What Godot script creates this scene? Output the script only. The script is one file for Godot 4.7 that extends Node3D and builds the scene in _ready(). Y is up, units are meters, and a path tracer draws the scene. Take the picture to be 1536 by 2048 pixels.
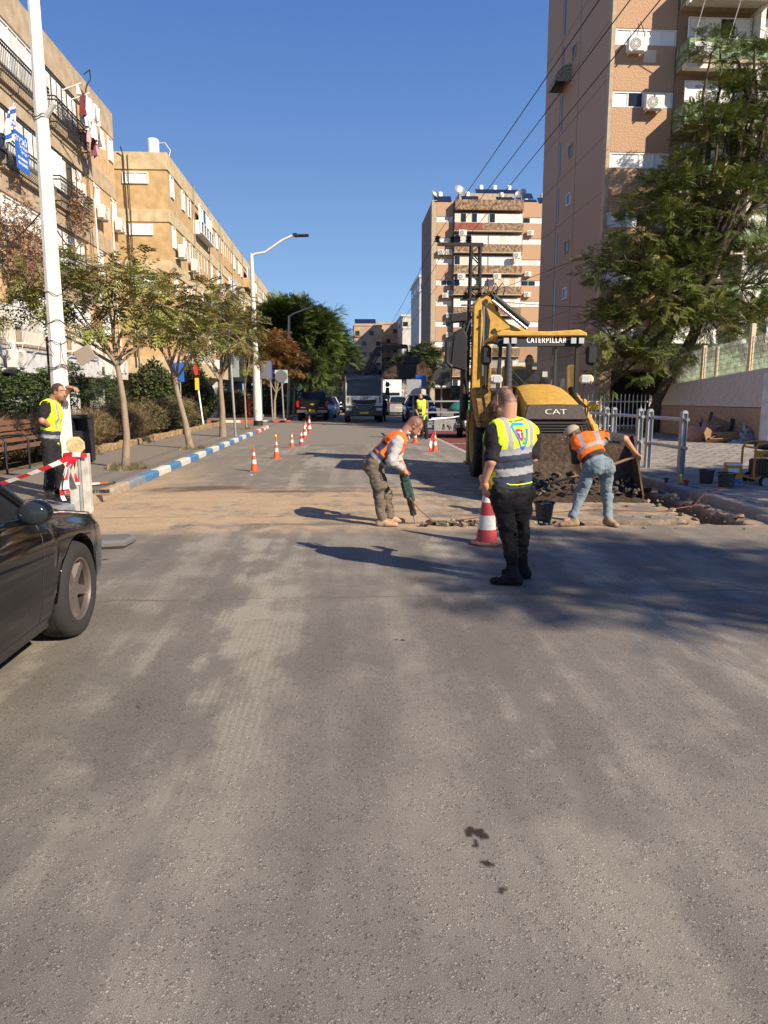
extends Node3D
class MB:
	var v:=PackedVector3Array()
	var n:=PackedVector3Array()
	var uv:=PackedVector2Array()
	var c:=PackedColorArray()
	var col:=Color.WHITE
	var x:=Transform3D()
	func tri(a: Vector3,b: Vector3,d: Vector3,na: Vector3,nb: Vector3,nd: Vector3,ua:=Vector2.ZERO,ub:=Vector2.ZERO,ud:=Vector2.ZERO)->void:
		a=x*a; b=x*b; d=x*d
		na=(x.basis*na).normalized(); nb=(x.basis*nb).normalized(); nd=(x.basis*nd).normalized()
		v.push_back(a); n.push_back(na); uv.push_back(ua)
		if (b-a).cross(d-a).dot(na+nb+nd) > 0.0:
			v.push_back(d); v.push_back(b); n.push_back(nd); n.push_back(nb); uv.push_back(ud); uv.push_back(ub)
		else:
			v.push_back(b); v.push_back(d); n.push_back(nb); n.push_back(nd); uv.push_back(ub); uv.push_back(ud)
		c.push_back(col); c.push_back(col); c.push_back(col)
	func quadn(a: Vector3,b: Vector3,d: Vector3,e: Vector3,nn: Vector3)->void:
		tri(a,b,d,nn,nn,nn,Vector2(0,1),Vector2(1,1),Vector2(1,0))
		tri(a,d,e,nn,nn,nn,Vector2(0,1),Vector2(1,0),Vector2(0,0))
	func quad(a: Vector3,b: Vector3,d: Vector3,e: Vector3,o: Vector3)->void:
		var g:=(d-a).cross(e-b).normalized()
		if g.dot((a+b+d+e)*0.25-o) < 0.0: g=-g
		quadn(a,b,d,e,g)
	func box(ctr: Vector3,s: Vector3,bev:=0.0)->void:
		var h:=s*0.5
		if bev <= 0.0:
			for ax in 3:
				for sg in [-1.0,1.0]:
					var nn:=Vector3.ZERO; nn[ax]=sg
					var u:=(ax+1) % 3
					var w:=(ax+2) % 3
					var pu:=Vector3.ZERO; pu[u]=h[u]
					var pw:=Vector3.ZERO; pw[w]=h[w]
					var p:=ctr+nn*h[ax]
					quadn(p-pu-pw,p+pu-pw,p+pu+pw,p-pu+pw,nn)
			return
		bev=minf(bev,minf(h.x,minf(h.y,h.z))*0.9)
		for ax in 3:
			for sg in [-1.0,1.0]:
				var nn:=Vector3.ZERO; nn[ax]=sg
				var u:=(ax+1) % 3
				var w:=(ax+2) % 3
				var pu:=Vector3.ZERO; pu[u]=h[u]-bev
				var pw:=Vector3.ZERO; pw[w]=h[w]-bev
				var p:=ctr+nn*h[ax]
				quadn(p-pu-pw,p+pu-pw,p+pu+pw,p-pu+pw,nn)
				for sg2 in [-1.0,1.0]:
					var n2:=Vector3.ZERO; n2[u]=sg2
					var a:=ctr+nn*h[ax]+n2*(h[u]-bev)
					var b:=ctr+nn*(h[ax]-bev)+n2*h[u]
					quadn(a-pw,a+pw,b+pw,b-pw,(nn+n2).normalized())
		for sx in [-1.0,1.0]:
			for sy in [-1.0,1.0]:
				for sz in [-1.0,1.0]:
					var k:=Vector3(sx,sy,sz)
					var q:=ctr+Vector3(sx*h.x,sy*h.y,sz*h.z)
					var nn:=k.normalized()
					tri(q-Vector3(0,sy,sz)*bev,q-Vector3(sx,0,sz)*bev,q-Vector3(sx,sy,0)*bev,nn,nn,nn)
	func bb(a: Vector3,b: Vector3,bev:=0.0)->void:
		box((a+b)*0.5,(b-a).abs(),bev)
	func bar(p: Vector3,q: Vector3,w: float,t: float,up:=Vector3.UP,bev:=0.0)->void:
		var d:=(q-p)
		var z:=d.normalized()
		if absf(z.dot(up)) > 0.99: up=Vector3(1,0,0)
		var xx:=up.cross(z).normalized()
		var yy:=z.cross(xx)
		var keep:=x
		x=keep*Transform3D(Basis(xx,yy,z),(p+q)*0.5)
		box(Vector3.ZERO,Vector3(w,t,d.length()),bev)
		x=keep
	func cyl(p: Vector3,q: Vector3,r0: float,r1:=-1.0,seg:=12,caps:=true)->void:
		if r1 < 0.0: r1=r0
		var z:=(q-p).normalized()
		var up:=Vector3.UP if absf(z.y) < 0.9 else Vector3.RIGHT
		var xx:=up.cross(z).normalized()
		var yy:=z.cross(xx)
		var sl:=(r0-r1)/maxf((q-p).length(),1e-6)
		for i in seg:
			var t0:=TAU*i/seg
			var t1:=TAU*(i+1)/seg
			var a:=xx*cos(t0)+yy*sin(t0)
			var b:=xx*cos(t1)+yy*sin(t1)
			var na:=(a+z*sl).normalized()
			var nb:=(b+z*sl).normalized()
			var u0:=float(i)/seg
			var u1:=float(i+1)/seg
			tri(p+a*r0,p+b*r0,q+b*r1,na,nb,nb,Vector2(u0,1),Vector2(u1,1),Vector2(u1,0))
			if r1 > 1e-5: tri(p+a*r0,q+b*r1,q+a*r1,na,nb,na,Vector2(u0,1),Vector2(u1,0),Vector2(u0,0))
			if caps:
				tri(p,p+a*r0,p+b*r0,-z,-z,-z)
				if r1 > 1e-5: tri(q,q+a*r1,q+b*r1,z,z,z)
	func tube(pts: Array,r,seg:=8,caps:=true)->void:
		var m:=pts.size()
		var fr:=[]
		var up:=Vector3.UP
		for i in m:
			var d: Vector3=(pts[mini(i+1,m-1)]-pts[maxi(i-1,0)]).normalized()
			if i == 0 and absf(d.dot(up)) > 0.95: up=Vector3.RIGHT
			var xx:=up.cross(d).normalized()
			up=d.cross(xx).normalized()
			fr.append([xx,up])
		for i in m-1:
			var r0: float=r[i] if r is Array else r
			var r1: float=r[i+1] if r is Array else r
			for k in seg:
				var t0:=TAU*k/seg
				var t1:=TAU*(k+1)/seg
				var a: Vector3=fr[i][0]*cos(t0)+fr[i][1]*sin(t0)
				var b: Vector3=fr[i][0]*cos(t1)+fr[i][1]*sin(t1)
				var d: Vector3=fr[i+1][0]*cos(t1)+fr[i+1][1]*sin(t1)
				var e: Vector3=fr[i+1][0]*cos(t0)+fr[i+1][1]*sin(t0)
				tri(pts[i]+a*r0,pts[i]+b*r0,pts[i+1]+d*r1,a,b,d)
				tri(pts[i]+a*r0,pts[i+1]+d*r1,pts[i+1]+e*r1,a,d,e)
				if caps and (i == 0 or i == m-2):
					if i == 0:
						var nz: Vector3=(pts[0]-pts[1]).normalized()
						tri(pts[0],pts[0]+a*r0,pts[0]+b*r0,nz,nz,nz)
					if i == m-2:
						var nz2: Vector3=(pts[m-1]-pts[m-2]).normalized()
						tri(pts[m-1],pts[m-1]+e*r1,pts[m-1]+d*r1,nz2,nz2,nz2)
	func lathe(prof: Array,seg:=24,a0:=0.0,a1:=TAU,smooth:=false)->void:
		var m:=prof.size()
		var ns:=[]
		for i in m-1:
			var d: Vector2=prof[i+1]-prof[i]
			ns.append(Vector2(d.y,-d.x).normalized())
		for i in m-1:
			var p: Vector2=prof[i]
			var q: Vector2=prof[i+1]
			var n0: Vector2=ns[i]
			var n1: Vector2=ns[i]
			if smooth:
				if i > 0: n0=(ns[i]+ns[i-1]).normalized()
				if i < m-2: n1=(ns[i]+ns[i+1]).normalized()
			for k in seg:
				var t0:=a0+(a1-a0)*k/seg
				var t1:=a0+(a1-a0)*(k+1)/seg
				var c0:=Vector3(cos(t0),0,sin(t0))
				var c1:=Vector3(cos(t1),0,sin(t1))
				var A:=c0*p.x+Vector3(0,p.y,0)
				var B:=c1*p.x+Vector3(0,p.y,0)
				var D:=c1*q.x+Vector3(0,q.y,0)
				var E:=c0*q.x+Vector3(0,q.y,0)
				var u0:=float(k)/seg
				var u1:=float(k+1)/seg
				if p.x > 1e-6: tri(A,B,D,c0*n0.x+Vector3(0,n0.y,0),c1*n0.x+Vector3(0,n0.y,0),c1*n1.x+Vector3(0,n1.y,0),Vector2(u0,p.y),Vector2(u1,p.y),Vector2(u1,q.y))
				if q.x > 1e-6: tri(A,D,E,c0*n0.x+Vector3(0,n0.y,0),c1*n1.x+Vector3(0,n1.y,0),c0*n1.x+Vector3(0,n1.y,0),Vector2(u0,p.y),Vector2(u1,q.y),Vector2(u0,q.y))
	func prism(poly: PackedVector2Array,d: float,bev:=0.0)->void:
		if Geometry2D.is_polygon_clockwise(poly): poly.reverse()
		var inner:=poly
		if bev > 0.0:
			var off:=Geometry2D.offset_polygon(poly,-bev,Geometry2D.JOIN_MITER)
			if off.size() == 1 and off[0].size() == poly.size():
				inner=off[0]
				if Geometry2D.is_polygon_clockwise(inner): inner.reverse()
				var best:=0
				for i in inner.size():
					if inner[i].distance_to(poly[0]) < inner[best].distance_to(poly[0]): best=i
				var r:=PackedVector2Array()
				for i in inner.size(): r.push_back(inner[(i+best) % inner.size()])
				inner=r
			else: bev=0.0
		var idx:=Geometry2D.triangulate_polygon(inner)
		var h:=d*0.5
		for i in range(0,idx.size(),3):
			for sg in [-1.0,1.0]:
				var nz:=Vector3(0,0,sg)
				var a:=inner[idx[i]]
				var b:=inner[idx[i+1]]
				var e:=inner[idx[i+2]]
				tri(Vector3(a.x,a.y,h*sg),Vector3(b.x,b.y,h*sg),Vector3(e.x,e.y,h*sg),nz,nz,nz,a,b,e)
		var m:=poly.size()
		for i in m:
			var p:=poly[i]
			var q:=poly[(i+1) % m]
			var nn:=Vector3(q.y-p.y,p.x-q.x,0).normalized()
			quadn(Vector3(p.x,p.y,-h+bev),Vector3(q.x,q.y,-h+bev),Vector3(q.x,q.y,h-bev),Vector3(p.x,p.y,h-bev),nn)
			if bev > 0.0:
				var ip:=inner[i]
				var iq:=inner[(i+1) % m]
				for sg in [-1.0,1.0]:
					quadn(Vector3(p.x,p.y,sg*(h-bev)),Vector3(q.x,q.y,sg*(h-bev)),Vector3(iq.x,iq.y,sg*h),Vector3(ip.x,ip.y,sg*h),(nn+Vector3(0,0,sg)).normalized())
	func ell(ctr: Vector3,r: Vector3,seg:=14,rings:=8)->void:
		for i in rings:
			for k in seg:
				var q:=[]
				for s in [[i,k],[i,k+1],[i+1,k+1],[i+1,k]]:
					var ph: float=PI*s[0]/rings
					var th: float=TAU*s[1]/seg
					q.append(Vector3(sin(ph)*cos(th),cos(ph),sin(ph)*sin(th)))
				var w:=[]
				for s in q: w.append((s/r).normalized())
				if i > 0: tri(ctr+q[0]*r,ctr+q[1]*r,ctr+q[2]*r,w[0],w[1],w[2])
				if i < rings-1: tri(ctr+q[0]*r,ctr+q[2]*r,ctr+q[3]*r,w[0],w[2],w[3])
	func grid(g: Array,o: Vector3,close:=false,flipn:=false)->void:
		var R:=g.size()
		var C: int=g[0].size()
		var ns:=[]
		for i in R:
			var row:=[]
			for j in C:
				var j0:=maxi(j-1,0)
				var j1:=mini(j+1,C-1)
				if close:
					j0=(j-1+C) % C
					j1=(j+1) % C
				var du: Vector3=g[i][j1]-g[i][j0]
				var dv: Vector3=g[mini(i+1,R-1)][j]-g[maxi(i-1,0)][j]
				var nn:=du.cross(dv).normalized()
				row.append(nn)
			ns.append(row)
		var s:=0.0
		for i in R:
			for j in C: s += ns[i][j].dot((g[i][j]-o).normalized())
		var f:=-1.0 if s < 0.0 else 1.0
		if flipn: f=-f
		for i in R-1:
			for j in (C if close else C-1):
				var k:=(j+1) % C
				var u0:=float(j)/(C-1)
				var u1:=float(j+1)/(C-1)
				var v0:=float(i)/(R-1)
				var v1:=float(i+1)/(R-1)
				tri(g[i][j],g[i][k],g[i+1][k],ns[i][j]*f,ns[i][k]*f,ns[i+1][k]*f,Vector2(u0,v0),Vector2(u1,v0),Vector2(u1,v1))
				tri(g[i][j],g[i+1][k],g[i+1][j],ns[i][j]*f,ns[i+1][k]*f,ns[i+1][j]*f,Vector2(u0,v0),Vector2(u1,v1),Vector2(u0,v1))
	func mesh()->ArrayMesh:
		var am:=ArrayMesh.new()
		if v.is_empty(): return am
		var a:=[]
		a.resize(Mesh.ARRAY_MAX)
		a[Mesh.ARRAY_VERTEX]=v
		a[Mesh.ARRAY_NORMAL]=n
		a[Mesh.ARRAY_TEX_UV]=uv
		a[Mesh.ARRAY_COLOR]=c
		am.add_surface_from_arrays(Mesh.PRIMITIVE_TRIANGLES,a)
		return am
func thing(called: String,label: String,category: String,at:=Vector3.ZERO,turn:=0.0,group:="")->Node3D:
	var o:=Node3D.new()
	o.name=called
	o.position=at
	o.rotation.y=turn
	return tag(o,label,category,group,self)
func tag(o: Node3D,label: String,category: String,group:="",parent: Node=null)->Node3D:
	o.set_meta("label",label)
	o.set_meta("category",category)
	if group: o.set_meta("group",group)
	if parent: parent.add_child(o,true)
	return o
func part(parent: Node,called: String,mesh,mat: Material,kind:="")->MeshInstance3D:
	var o:=MeshInstance3D.new()
	o.name=called
	o.mesh=mesh.mesh() if mesh is MB else mesh
	o.material_override=mat
	if kind: o.set_meta("kind",kind)
	parent.add_child(o,true)
	return o
func copy_of(t: Node3D,label: String,at: Vector3,turn:=0.0,group:="")->Node3D:
	var o: Node3D=t.duplicate()
	o.name=String(t.name).rstrip("0123456789")
	o.position=at
	o.rotation.y=turn
	o.set_meta("label",label)
	if group: o.set_meta("group",group)
	add_child(o,true)
	return o
var M:={}
var T:={}
func lin(r: float,g: float,b: float)->Color:
	return Color(r,g,b).linear_to_srgb()
func mt(key: String,r: float,g: float,b: float,rough:=0.8,metal:=0.0,tex:="",scale:=Vector3.ONE,bump:="",bump_s:=0.5)->StandardMaterial3D:
	if M.has(key): return M[key]
	var m:=StandardMaterial3D.new()
	m.albedo_color=lin(r,g,b)
	m.roughness=rough
	m.metallic=metal
	if tex or bump:
		m.uv1_triplanar=true
		m.uv1_world_triplanar=true
		m.uv1_scale=scale
		if tex: m.albedo_texture=T[tex]
		if bump:
			m.normal_enabled=true
			m.normal_texture=T[bump]
			m.normal_scale=bump_s
	M[key]=m
	return m
func vcol(key: String,rough:=0.8,metal:=0.0,tex:="",scale:=Vector3.ONE,bump:="",bump_s:=0.5)->StandardMaterial3D:
	var m:=mt(key,1,1,1,rough,metal,tex,scale,bump,bump_s)
	m.vertex_color_use_as_albedo=true
	return m
func glass(key: String,r: float,g: float,b: float,a: float,rough:=0.03)->StandardMaterial3D:
	if M.has(key): return M[key]
	var m:=StandardMaterial3D.new()
	var c:=lin(r,g,b)
	c.a=a
	m.albedo_color=c
	m.transparency=BaseMaterial3D.TRANSPARENCY_ALPHA
	m.roughness=rough
	m.metallic_specular=0.6
	M[key]=m
	return m
func noise_img(w: int,seed_: int,freq: float,oct:=5,type:=FastNoiseLite.TYPE_SIMPLEX_SMOOTH,h:=0,gain:=0.5)->Image:
	var f:=FastNoiseLite.new()
	f.seed=seed_
	f.noise_type=type
	f.frequency=freq
	f.fractal_type=FastNoiseLite.FRACTAL_FBM if oct > 1 else FastNoiseLite.FRACTAL_NONE
	f.fractal_octaves=oct
	f.fractal_gain=gain
	return f.get_seamless_image(w,h if h else w,false,false,0.15,true)
func ramped(im: Image,lo: Color,hi: Color,contrast:=1.0,mips:=true)->ImageTexture:
	var d:=im.get_data()
	var lut:=PackedByteArray()
	lut.resize(768)
	for i in 256:
		var t:=clampf((i/255.0-0.5)*contrast+0.5,0.0,1.0)
		var c:=lo.lerp(hi,t)
		lut[i*3]=int(c.r*255.0)
		lut[i*3+1]=int(c.g*255.0)
		lut[i*3+2]=int(c.b*255.0)
	var o:=PackedByteArray()
	o.resize(d.size()*3)
	for i in d.size():
		var q:=d[i]*3
		o[i*3]=lut[q]
		o[i*3+1]=lut[q+1]
		o[i*3+2]=lut[q+2]
	var r:=Image.create_from_data(im.get_width(),im.get_height(),false,Image.FORMAT_RGB8,o)
	return ImageTexture.create_from_image(r)
func normal_of(im: Image,strength: float)->ImageTexture:
	var q: Image=im.duplicate()
	q.convert(Image.FORMAT_RGBA8)
	q.bump_map_to_normal_map(strength)
	return ImageTexture.create_from_image(q)
func make_textures()->void:
	var a:=noise_img(512,11,0.012,6)
	T.mottle=ramped(a,Color(0.86,0.85,0.83),Color(1,1,1),1.3)
	T.streak=ramped(noise_img(512,12,0.02,6,FastNoiseLite.TYPE_SIMPLEX_SMOOTH,0,0.6),Color(0.86,0.845,0.82),Color(1,1,1),1.2)
	T.grain=ramped(noise_img(512,13,0.11,4),Color(0.84,0.83,0.82),Color(1,1,1),1.2)
	T.dirt=ramped(noise_img(512,14,0.016,6,FastNoiseLite.TYPE_SIMPLEX_SMOOTH,0,0.65),Color(0.6,0.54,0.46),Color(1,1,1),1.9)
	T.n_fine=normal_of(noise_img(512,15,0.16,3),3.0)
	T.n_stucco=normal_of(noise_img(512,16,0.06,4,FastNoiseLite.TYPE_CELLULAR),5.0)
	T.n_cloth=normal_of(noise_img(256,17,0.03,4),4.0)
var S:=0.0
func stamp(s: String)->void:
	var t:=Time.get_ticks_msec()/1000.0
	print("%s %.1f" % [s,t-S])
	S=t
func _ready()->void:
	var cam:=Camera3D.new()
	cam.name="camera"
	cam.fov=71.22
	cam.far=900.0
	cam.position=Vector3(0,1.62,0)
	cam.rotation=Vector3(deg_to_rad(-9.29),-atan(78.0/1430.0),0)
	add_child(cam)
	var env:=Environment.new()
	env.background_mode=Environment.BG_SKY
	env.tonemap_mode=Environment.TONE_MAPPER_LINEAR
	env.tonemap_exposure=1.57
	env.sdfgi_enabled=true
	env.ssao_enabled=true
	env.ssil_enabled=true
	var sky:=Sky.new()
	var sm:=ProceduralSkyMaterial.new()
	sm.sky_top_color=lin(0.034,0.1,0.32)
	sm.sky_horizon_color=lin(0.29,0.48,0.69)
	sm.sky_curve=0.16
	sm.ground_bottom_color=lin(0.16,0.14,0.12)
	sm.ground_horizon_color=lin(0.2,0.3,0.42)
	sm.sun_angle_max=4.0
	sky.sky_material=sm
	env.sky=sky
	var we:=WorldEnvironment.new()
	we.name="world_environment"
	we.environment=env
	add_child(we)
	var sun:=DirectionalLight3D.new()
	sun.name="sun"
	sun.light_energy=1.6
	sun.light_color=Color(1.0,0.945,0.86)
	sun.light_angular_distance=0.5
	sun.shadow_enabled=true
	sun.sky_mode=DirectionalLight3D.SKY_MODE_LIGHT_ONLY
	add_child(sun)
	sun.look_at_from_position(Vector3.ZERO,Vector3(-0.715,-0.65,-0.71),Vector3.UP)
	make_textures()
	stamp("textures")
	ground()
	stamp("ground")
	rest()
func sst(a: float,b: float,t: float)->float:
	t=clampf((t-a)/(b-a),0.0,1.0)
	return t*t*(3.0-2.0*t)
const MACRO_W:=1024
const MACRO_H:=1536
var macro_px: PackedByteArray
func macro_map()->ImageTexture:
	var W:=MACRO_W
	var H:=MACRO_H
	var f:=FastNoiseLite.new()
	f.noise_type=FastNoiseLite.TYPE_SIMPLEX_SMOOTH
	f.fractal_octaves=5
	f.fractal_gain=0.55
	var ims:=[]
	for k in 4:
		f.seed=40+k
		f.frequency=[0.0035,0.012,0.03,0.006][k]
		ims.append(f.get_image(W,H,false,false,true).get_data())
	f.seed=60
	f.frequency=0.02
	var si:=f.get_image(W,128,false,false,true)
	si.resize(W,H,Image.INTERPOLATE_CUBIC)
	var st:=si.get_data()
	f.seed=61
	f.frequency=0.02
	var xi:=f.get_image(64,H,false,false,true)
	xi.resize(W,H,Image.INTERPOLATE_CUBIC)
	var xs:=xi.get_data()
	var o:=PackedByteArray()
	o.resize(W*H*3)
	var enc:=PackedByteArray()
	enc.resize(4096)
	for i in 4096: enc[i]=int(pow(i/4095.0,1.0/2.2)*255.0+0.5)
	var A: PackedByteArray=ims[0]
	var B: PackedByteArray=ims[1]
	var C: PackedByteArray=ims[2]
	var D: PackedByteArray=ims[3]
	var trk:=PackedFloat32Array()
	trk.resize(W)
	var comb:=PackedFloat32Array()
	comb.resize(W)
	for i in W:
		var xx:=-5.0+12.0*i/W
		trk[i]=exp(-pow((xx+0.85)/0.45,2.0))+0.75*exp(-pow((xx-0.95)/0.35,2.0))+0.5*exp(-pow((xx-2.3)/0.5,2.0))+0.4*exp(-pow((xx+1.9)/0.5,2.0))+0.35
		comb[i]=0.72+0.28*sin(TAU*xx/0.038+sin(xx*9.0)*1.5)
	for j in H:
		var z:=-24.0*j/H
		var far:=sst(-6.0,-16.0,z)
		var band:=sst(-13.4,-12.2,z)*(1.0-sst(-8.75,-8.15,z))
		var near_fade:=1.0-sst(-4.5,-1.6,z)*0.55
		for i in W:
			var q:=j*W+i
			var xx:=-5.0+12.0*i/W
			var a:=A[q]/255.0
			var b:=B[q]/255.0
			var c:=C[q]/255.0
			var d:=D[q]/255.0
			var s:=st[q]/255.0
			var w:=xs[q]/255.0
			var du:=clampf((s*0.8+b*0.3+a*0.3+(c-0.5)*0.6-0.67)*3.4,0.0,1.0)*trk[i]*lerpf(1.0,comb[i],sst(0.42,0.62,d))*near_fade
			var r:=0.385+0.05*(a-0.5)+0.13*(b-0.5)+0.12*(s-0.5)
			var g:=r*0.9
			var bl:=r*0.775
			du=clampf(du+0.22*far,0.0,1.0)*0.85
			r=lerpf(r,0.69,du); g=lerpf(g,0.625,du); bl=lerpf(bl,0.515,du)
			var lft:=1.0-sst(-2.6,3.0,xx)
			var sand:=band*clampf((d*0.8+w*0.75+(c-0.5)*0.8-0.62+lft*0.42)*2.1,0.0,1.0)
			var strip:=exp(-pow((z+8.72+0.12*(b-0.5))/0.34,2.0))
			sand=maxf(sand,strip*clampf(0.55+1.6*(d-0.4)+(c-0.5),0.0,1.0))
			var gut:=(1.0-sst(-3.75,-2.2,xx+(b-0.5)*1.4))*sst(-19.0,-13.0,z)*(1.0-sst(-8.5,-7.8,z))
			sand=maxf(sand,gut*clampf(0.4+d+(c-0.5),0.0,1.0))
			var rt:=sst(4.0,5.0,xx)*sst(-13.5,-12.0,z)*(1.0-sst(-9.0,-7.4,z))
			sand=maxf(sand,rt*clampf(0.3+d,0.0,1.0)*0.7)
			sand=clampf(sand,0.0,1.0)*0.9
			r=lerpf(r,0.93,sand); g=lerpf(g,0.68,sand); bl=lerpf(bl,0.43,sand)
			var dk:=clampf((exp(-pow((xx+2.55+(z+12.5)*0.9)/0.95,2.0)-pow((z+12.55)/0.42,2.0))+0.7*exp(-pow((xx+0.7)/0.9,2.0)-pow((z+12.1)/0.2,2.0)))*(0.5+1.5*b+1.3*(c-0.5))*1.3-0.25,0.0,1.0)
			dk=maxf(dk,0.75*sst(0.055,0.02,absf(z+12.02+0.03*(w-0.5)))*sst(-3.0,-1.5,xx)*(0.4+b))
			dk=maxf(dk,0.7*sst(0.05,0.015,absf(z+9.55+0.1*(w-0.5)))*clampf(b*2.0-0.45,0.0,1.0)*(1.0-sst(0.2,1.0,xx)))
			dk=maxf(dk,0.8*sst(0.09,0.03,absf(z+8.98+0.15*(w-0.5)))*clampf(c*2.4-0.8,0.0,1.0)*sst(-2.2,-1.0,xx))
			dk=maxf(dk,0.6*clampf(exp(-pow((xx-3.55)/0.35,2.0)-pow((z+8.05)/0.14,2.0))*(0.4+1.6*c)*1.3-0.3,0.0,1.0))
			dk=maxf(dk,clampf(trench(xx,z)*12.0,0.0,0.9))
			dk=clampf(dk,0.0,1.0)
			r=lerpf(r,0.3,dk); g=lerpf(g,0.215,dk); bl=lerpf(bl,0.145,dk)
			var ck:=0.4*sst(0.02,0.006,absf(z+5.62+0.12*(w-0.5)+0.05*(c-0.5)))*clampf(b*2.0-0.4,0.0,1.0)
			var k:=1.0-ck
			o[q*3]=enc[int(clampf(r*k,0.0,1.0)*4095.0)]
			o[q*3+1]=enc[int(clampf(g*k,0.0,1.0)*4095.0)]
			o[q*3+2]=enc[int(clampf(bl*k,0.0,1.0)*4095.0)]
	var rng:=RandomNumberGenerator.new()
	rng.seed=77
	for s in [[0.47,-2.42,0.055],[0.455,-2.36,0.025],[0.48,-2.24,0.03],[0.505,-2.1,0.02],[0.325,-4.59,0.022],[0.365,-4.57,0.024],[0.3,-4.9,0.016],[-2.9,-7.4,0.09],[-2.4,-7.1,0.05],[-1.1,-3.6,0.015]]:
		for k in 7:
			var cx: float=s[0]+rng.randf_range(-0.7,0.7)*0.7*s[2]
			var cz: float=s[1]+rng.randf_range(-0.7,0.7)*s[2]
			var rr: float=0.45*s[2]*rng.randf_range(0.4,0.8)
			for j in range(int((-cz-rr)*H/24.0),int((-cz+rr)*H/24.0)+1):
				for i in range(int((cx-rr+5.0)*W/12.0),int((cx+rr+5.0)*W/12.0)+1):
					var q:=(j*W+i)*3
					if Vector2(-5.0+12.0*i/W-cx,-24.0*j/H-cz).length() < rr:
						o[q]=78; o[q+1]=70; o[q+2]=64
	return ImageTexture.create_from_image(Image.create_from_data(W,H,false,Image.FORMAT_RGB8,o))
func trench(x: float,z: float)->float:
	var h:=0.0
	var w:=sin(z*7.0)*0.03+sin(z*17.0)*0.015
	h=maxf(h,sst(0.26,0.17,absf(x-4.9+w))*sst(-12.6,-12.3,z)*(1.0-sst(-8.75,-8.6,z))*0.36)
	var w2:=sin(x*6.0)*0.03+sin(x*15.0)*0.02
	h=maxf(h,sst(0.16,0.1,absf(z+8.86+w2))*sst(1.6,2.0,x)*(1.0-sst(5.0,5.1,x))*lerpf(0.09,0.2,sst(3.4,4.4,x)))
	return h
func asphalt_maps()->void:
	var n:=1024
	var f:=FastNoiseLite.new()
	f.noise_type=FastNoiseLite.TYPE_CELLULAR
	f.fractal_type=FastNoiseLite.FRACTAL_NONE
	f.seed=5
	f.frequency=0.19
	f.cellular_jitter=1.0
	f.cellular_return_type=FastNoiseLite.RETURN_CELL_VALUE
	var cv:=f.get_seamless_image(n,n,false,false,0.1,false).get_data()
	f.cellular_return_type=FastNoiseLite.RETURN_DISTANCE2_SUB
	var ed:=f.get_seamless_image(n,n,false,false,0.1,true).get_data()
	var nz:=noise_img(n,6,0.02,5).get_data()
	var fine:=noise_img(n,7,0.3,2).get_data()
	var alb:=PackedByteArray()
	alb.resize(n*n*3)
	var hei:=PackedByteArray()
	hei.resize(n*n)
	for i in n*n:
		var c:=cv[i]/255.0
		var e:=minf(ed[i]/90.0,1.0)
		var bind:=clampf((nz[i]/255.0-0.3)*2.2,0.0,1.0)
		var stone:=e*clampf((c-0.35)*2.0,0.0,1.0)*bind
		var t:=0.72+(fine[i]/255.0-0.5)*0.26+stone*(0.045+0.22*(c-0.55))-(1.0-e)*0.09*bind
		if c > 0.93 and e > 0.3: t += 0.05
		if c < 0.05 and e > 0.3: t -= 0.1
		var b:=int(clampf(t,0.0,1.0)*255.0)
		alb[i*3]=b
		alb[i*3+1]=int(b*0.99)
		alb[i*3+2]=int(b*0.975)
		hei[i]=int(clampf(0.35+stone*0.5+(fine[i]/255.0-0.5)*0.35-(0.25 if c < 0.05 else 0.0),0.0,1.0)*255.0)
	T.asphalt=ImageTexture.create_from_image(Image.create_from_data(n,n,false,Image.FORMAT_RGB8,alb))
	T.n_asphalt=normal_of(Image.create_from_data(n,n,false,Image.FORMAT_L8,hei),2.6)
func sheet(xs: Array,zs: Array,hf: Callable,uv2f: Callable)->ArrayMesh:
	var nx:=xs.size()
	var nzn:=zs.size()
	var v:=PackedVector3Array()
	var nn:=PackedVector3Array()
	var u:=PackedVector2Array()
	var u2:=PackedVector2Array()
	var idx:=PackedInt32Array()
	for j in nzn:
		for i in nx:
			var x: float=xs[i]
			var z: float=zs[j]
			var h: float=hf.call(x,z)
			v.push_back(Vector3(x,h,z))
			var e:=0.03
			nn.push_back(Vector3(hf.call(x-e,z)-hf.call(x+e,z),2.0*e,hf.call(x,z-e)-hf.call(x,z+e)).normalized())
			u.push_back(Vector2(x,z)/1.7)
			u2.push_back(uv2f.call(x,z))
	for j in nzn-1:
		for i in nx-1:
			var a:=j*nx+i
			for q in [a,a+1,a+nx+1,a,a+nx+1,a+nx]: idx.push_back(q)
	var arr:=[]
	arr.resize(Mesh.ARRAY_MAX)
	arr[Mesh.ARRAY_VERTEX]=v
	arr[Mesh.ARRAY_NORMAL]=nn
	arr[Mesh.ARRAY_TEX_UV]=u
	arr[Mesh.ARRAY_TEX_UV2]=u2
	arr[Mesh.ARRAY_INDEX]=idx
	if (v[1]-v[0]).cross(v[nx+1]-v[0]).y > 0.0:
		for k in range(0,idx.size(),3):
			var t:=idx[k+1]
			idx[k+1]=idx[k+2]
			idx[k+2]=t
		arr[Mesh.ARRAY_INDEX]=idx
	var am:=ArrayMesh.new()
	am.add_surface_from_arrays(Mesh.PRIMITIVE_TRIANGLES,arr)
	return am
func lines(a: float,b: float,step: float)->Array:
	var r:=[]
	var k:=maxi(1,int(round(absf(b-a)/step)))
	for i in k: r.append(lerpf(a,b,float(i)/k))
	return r
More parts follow.
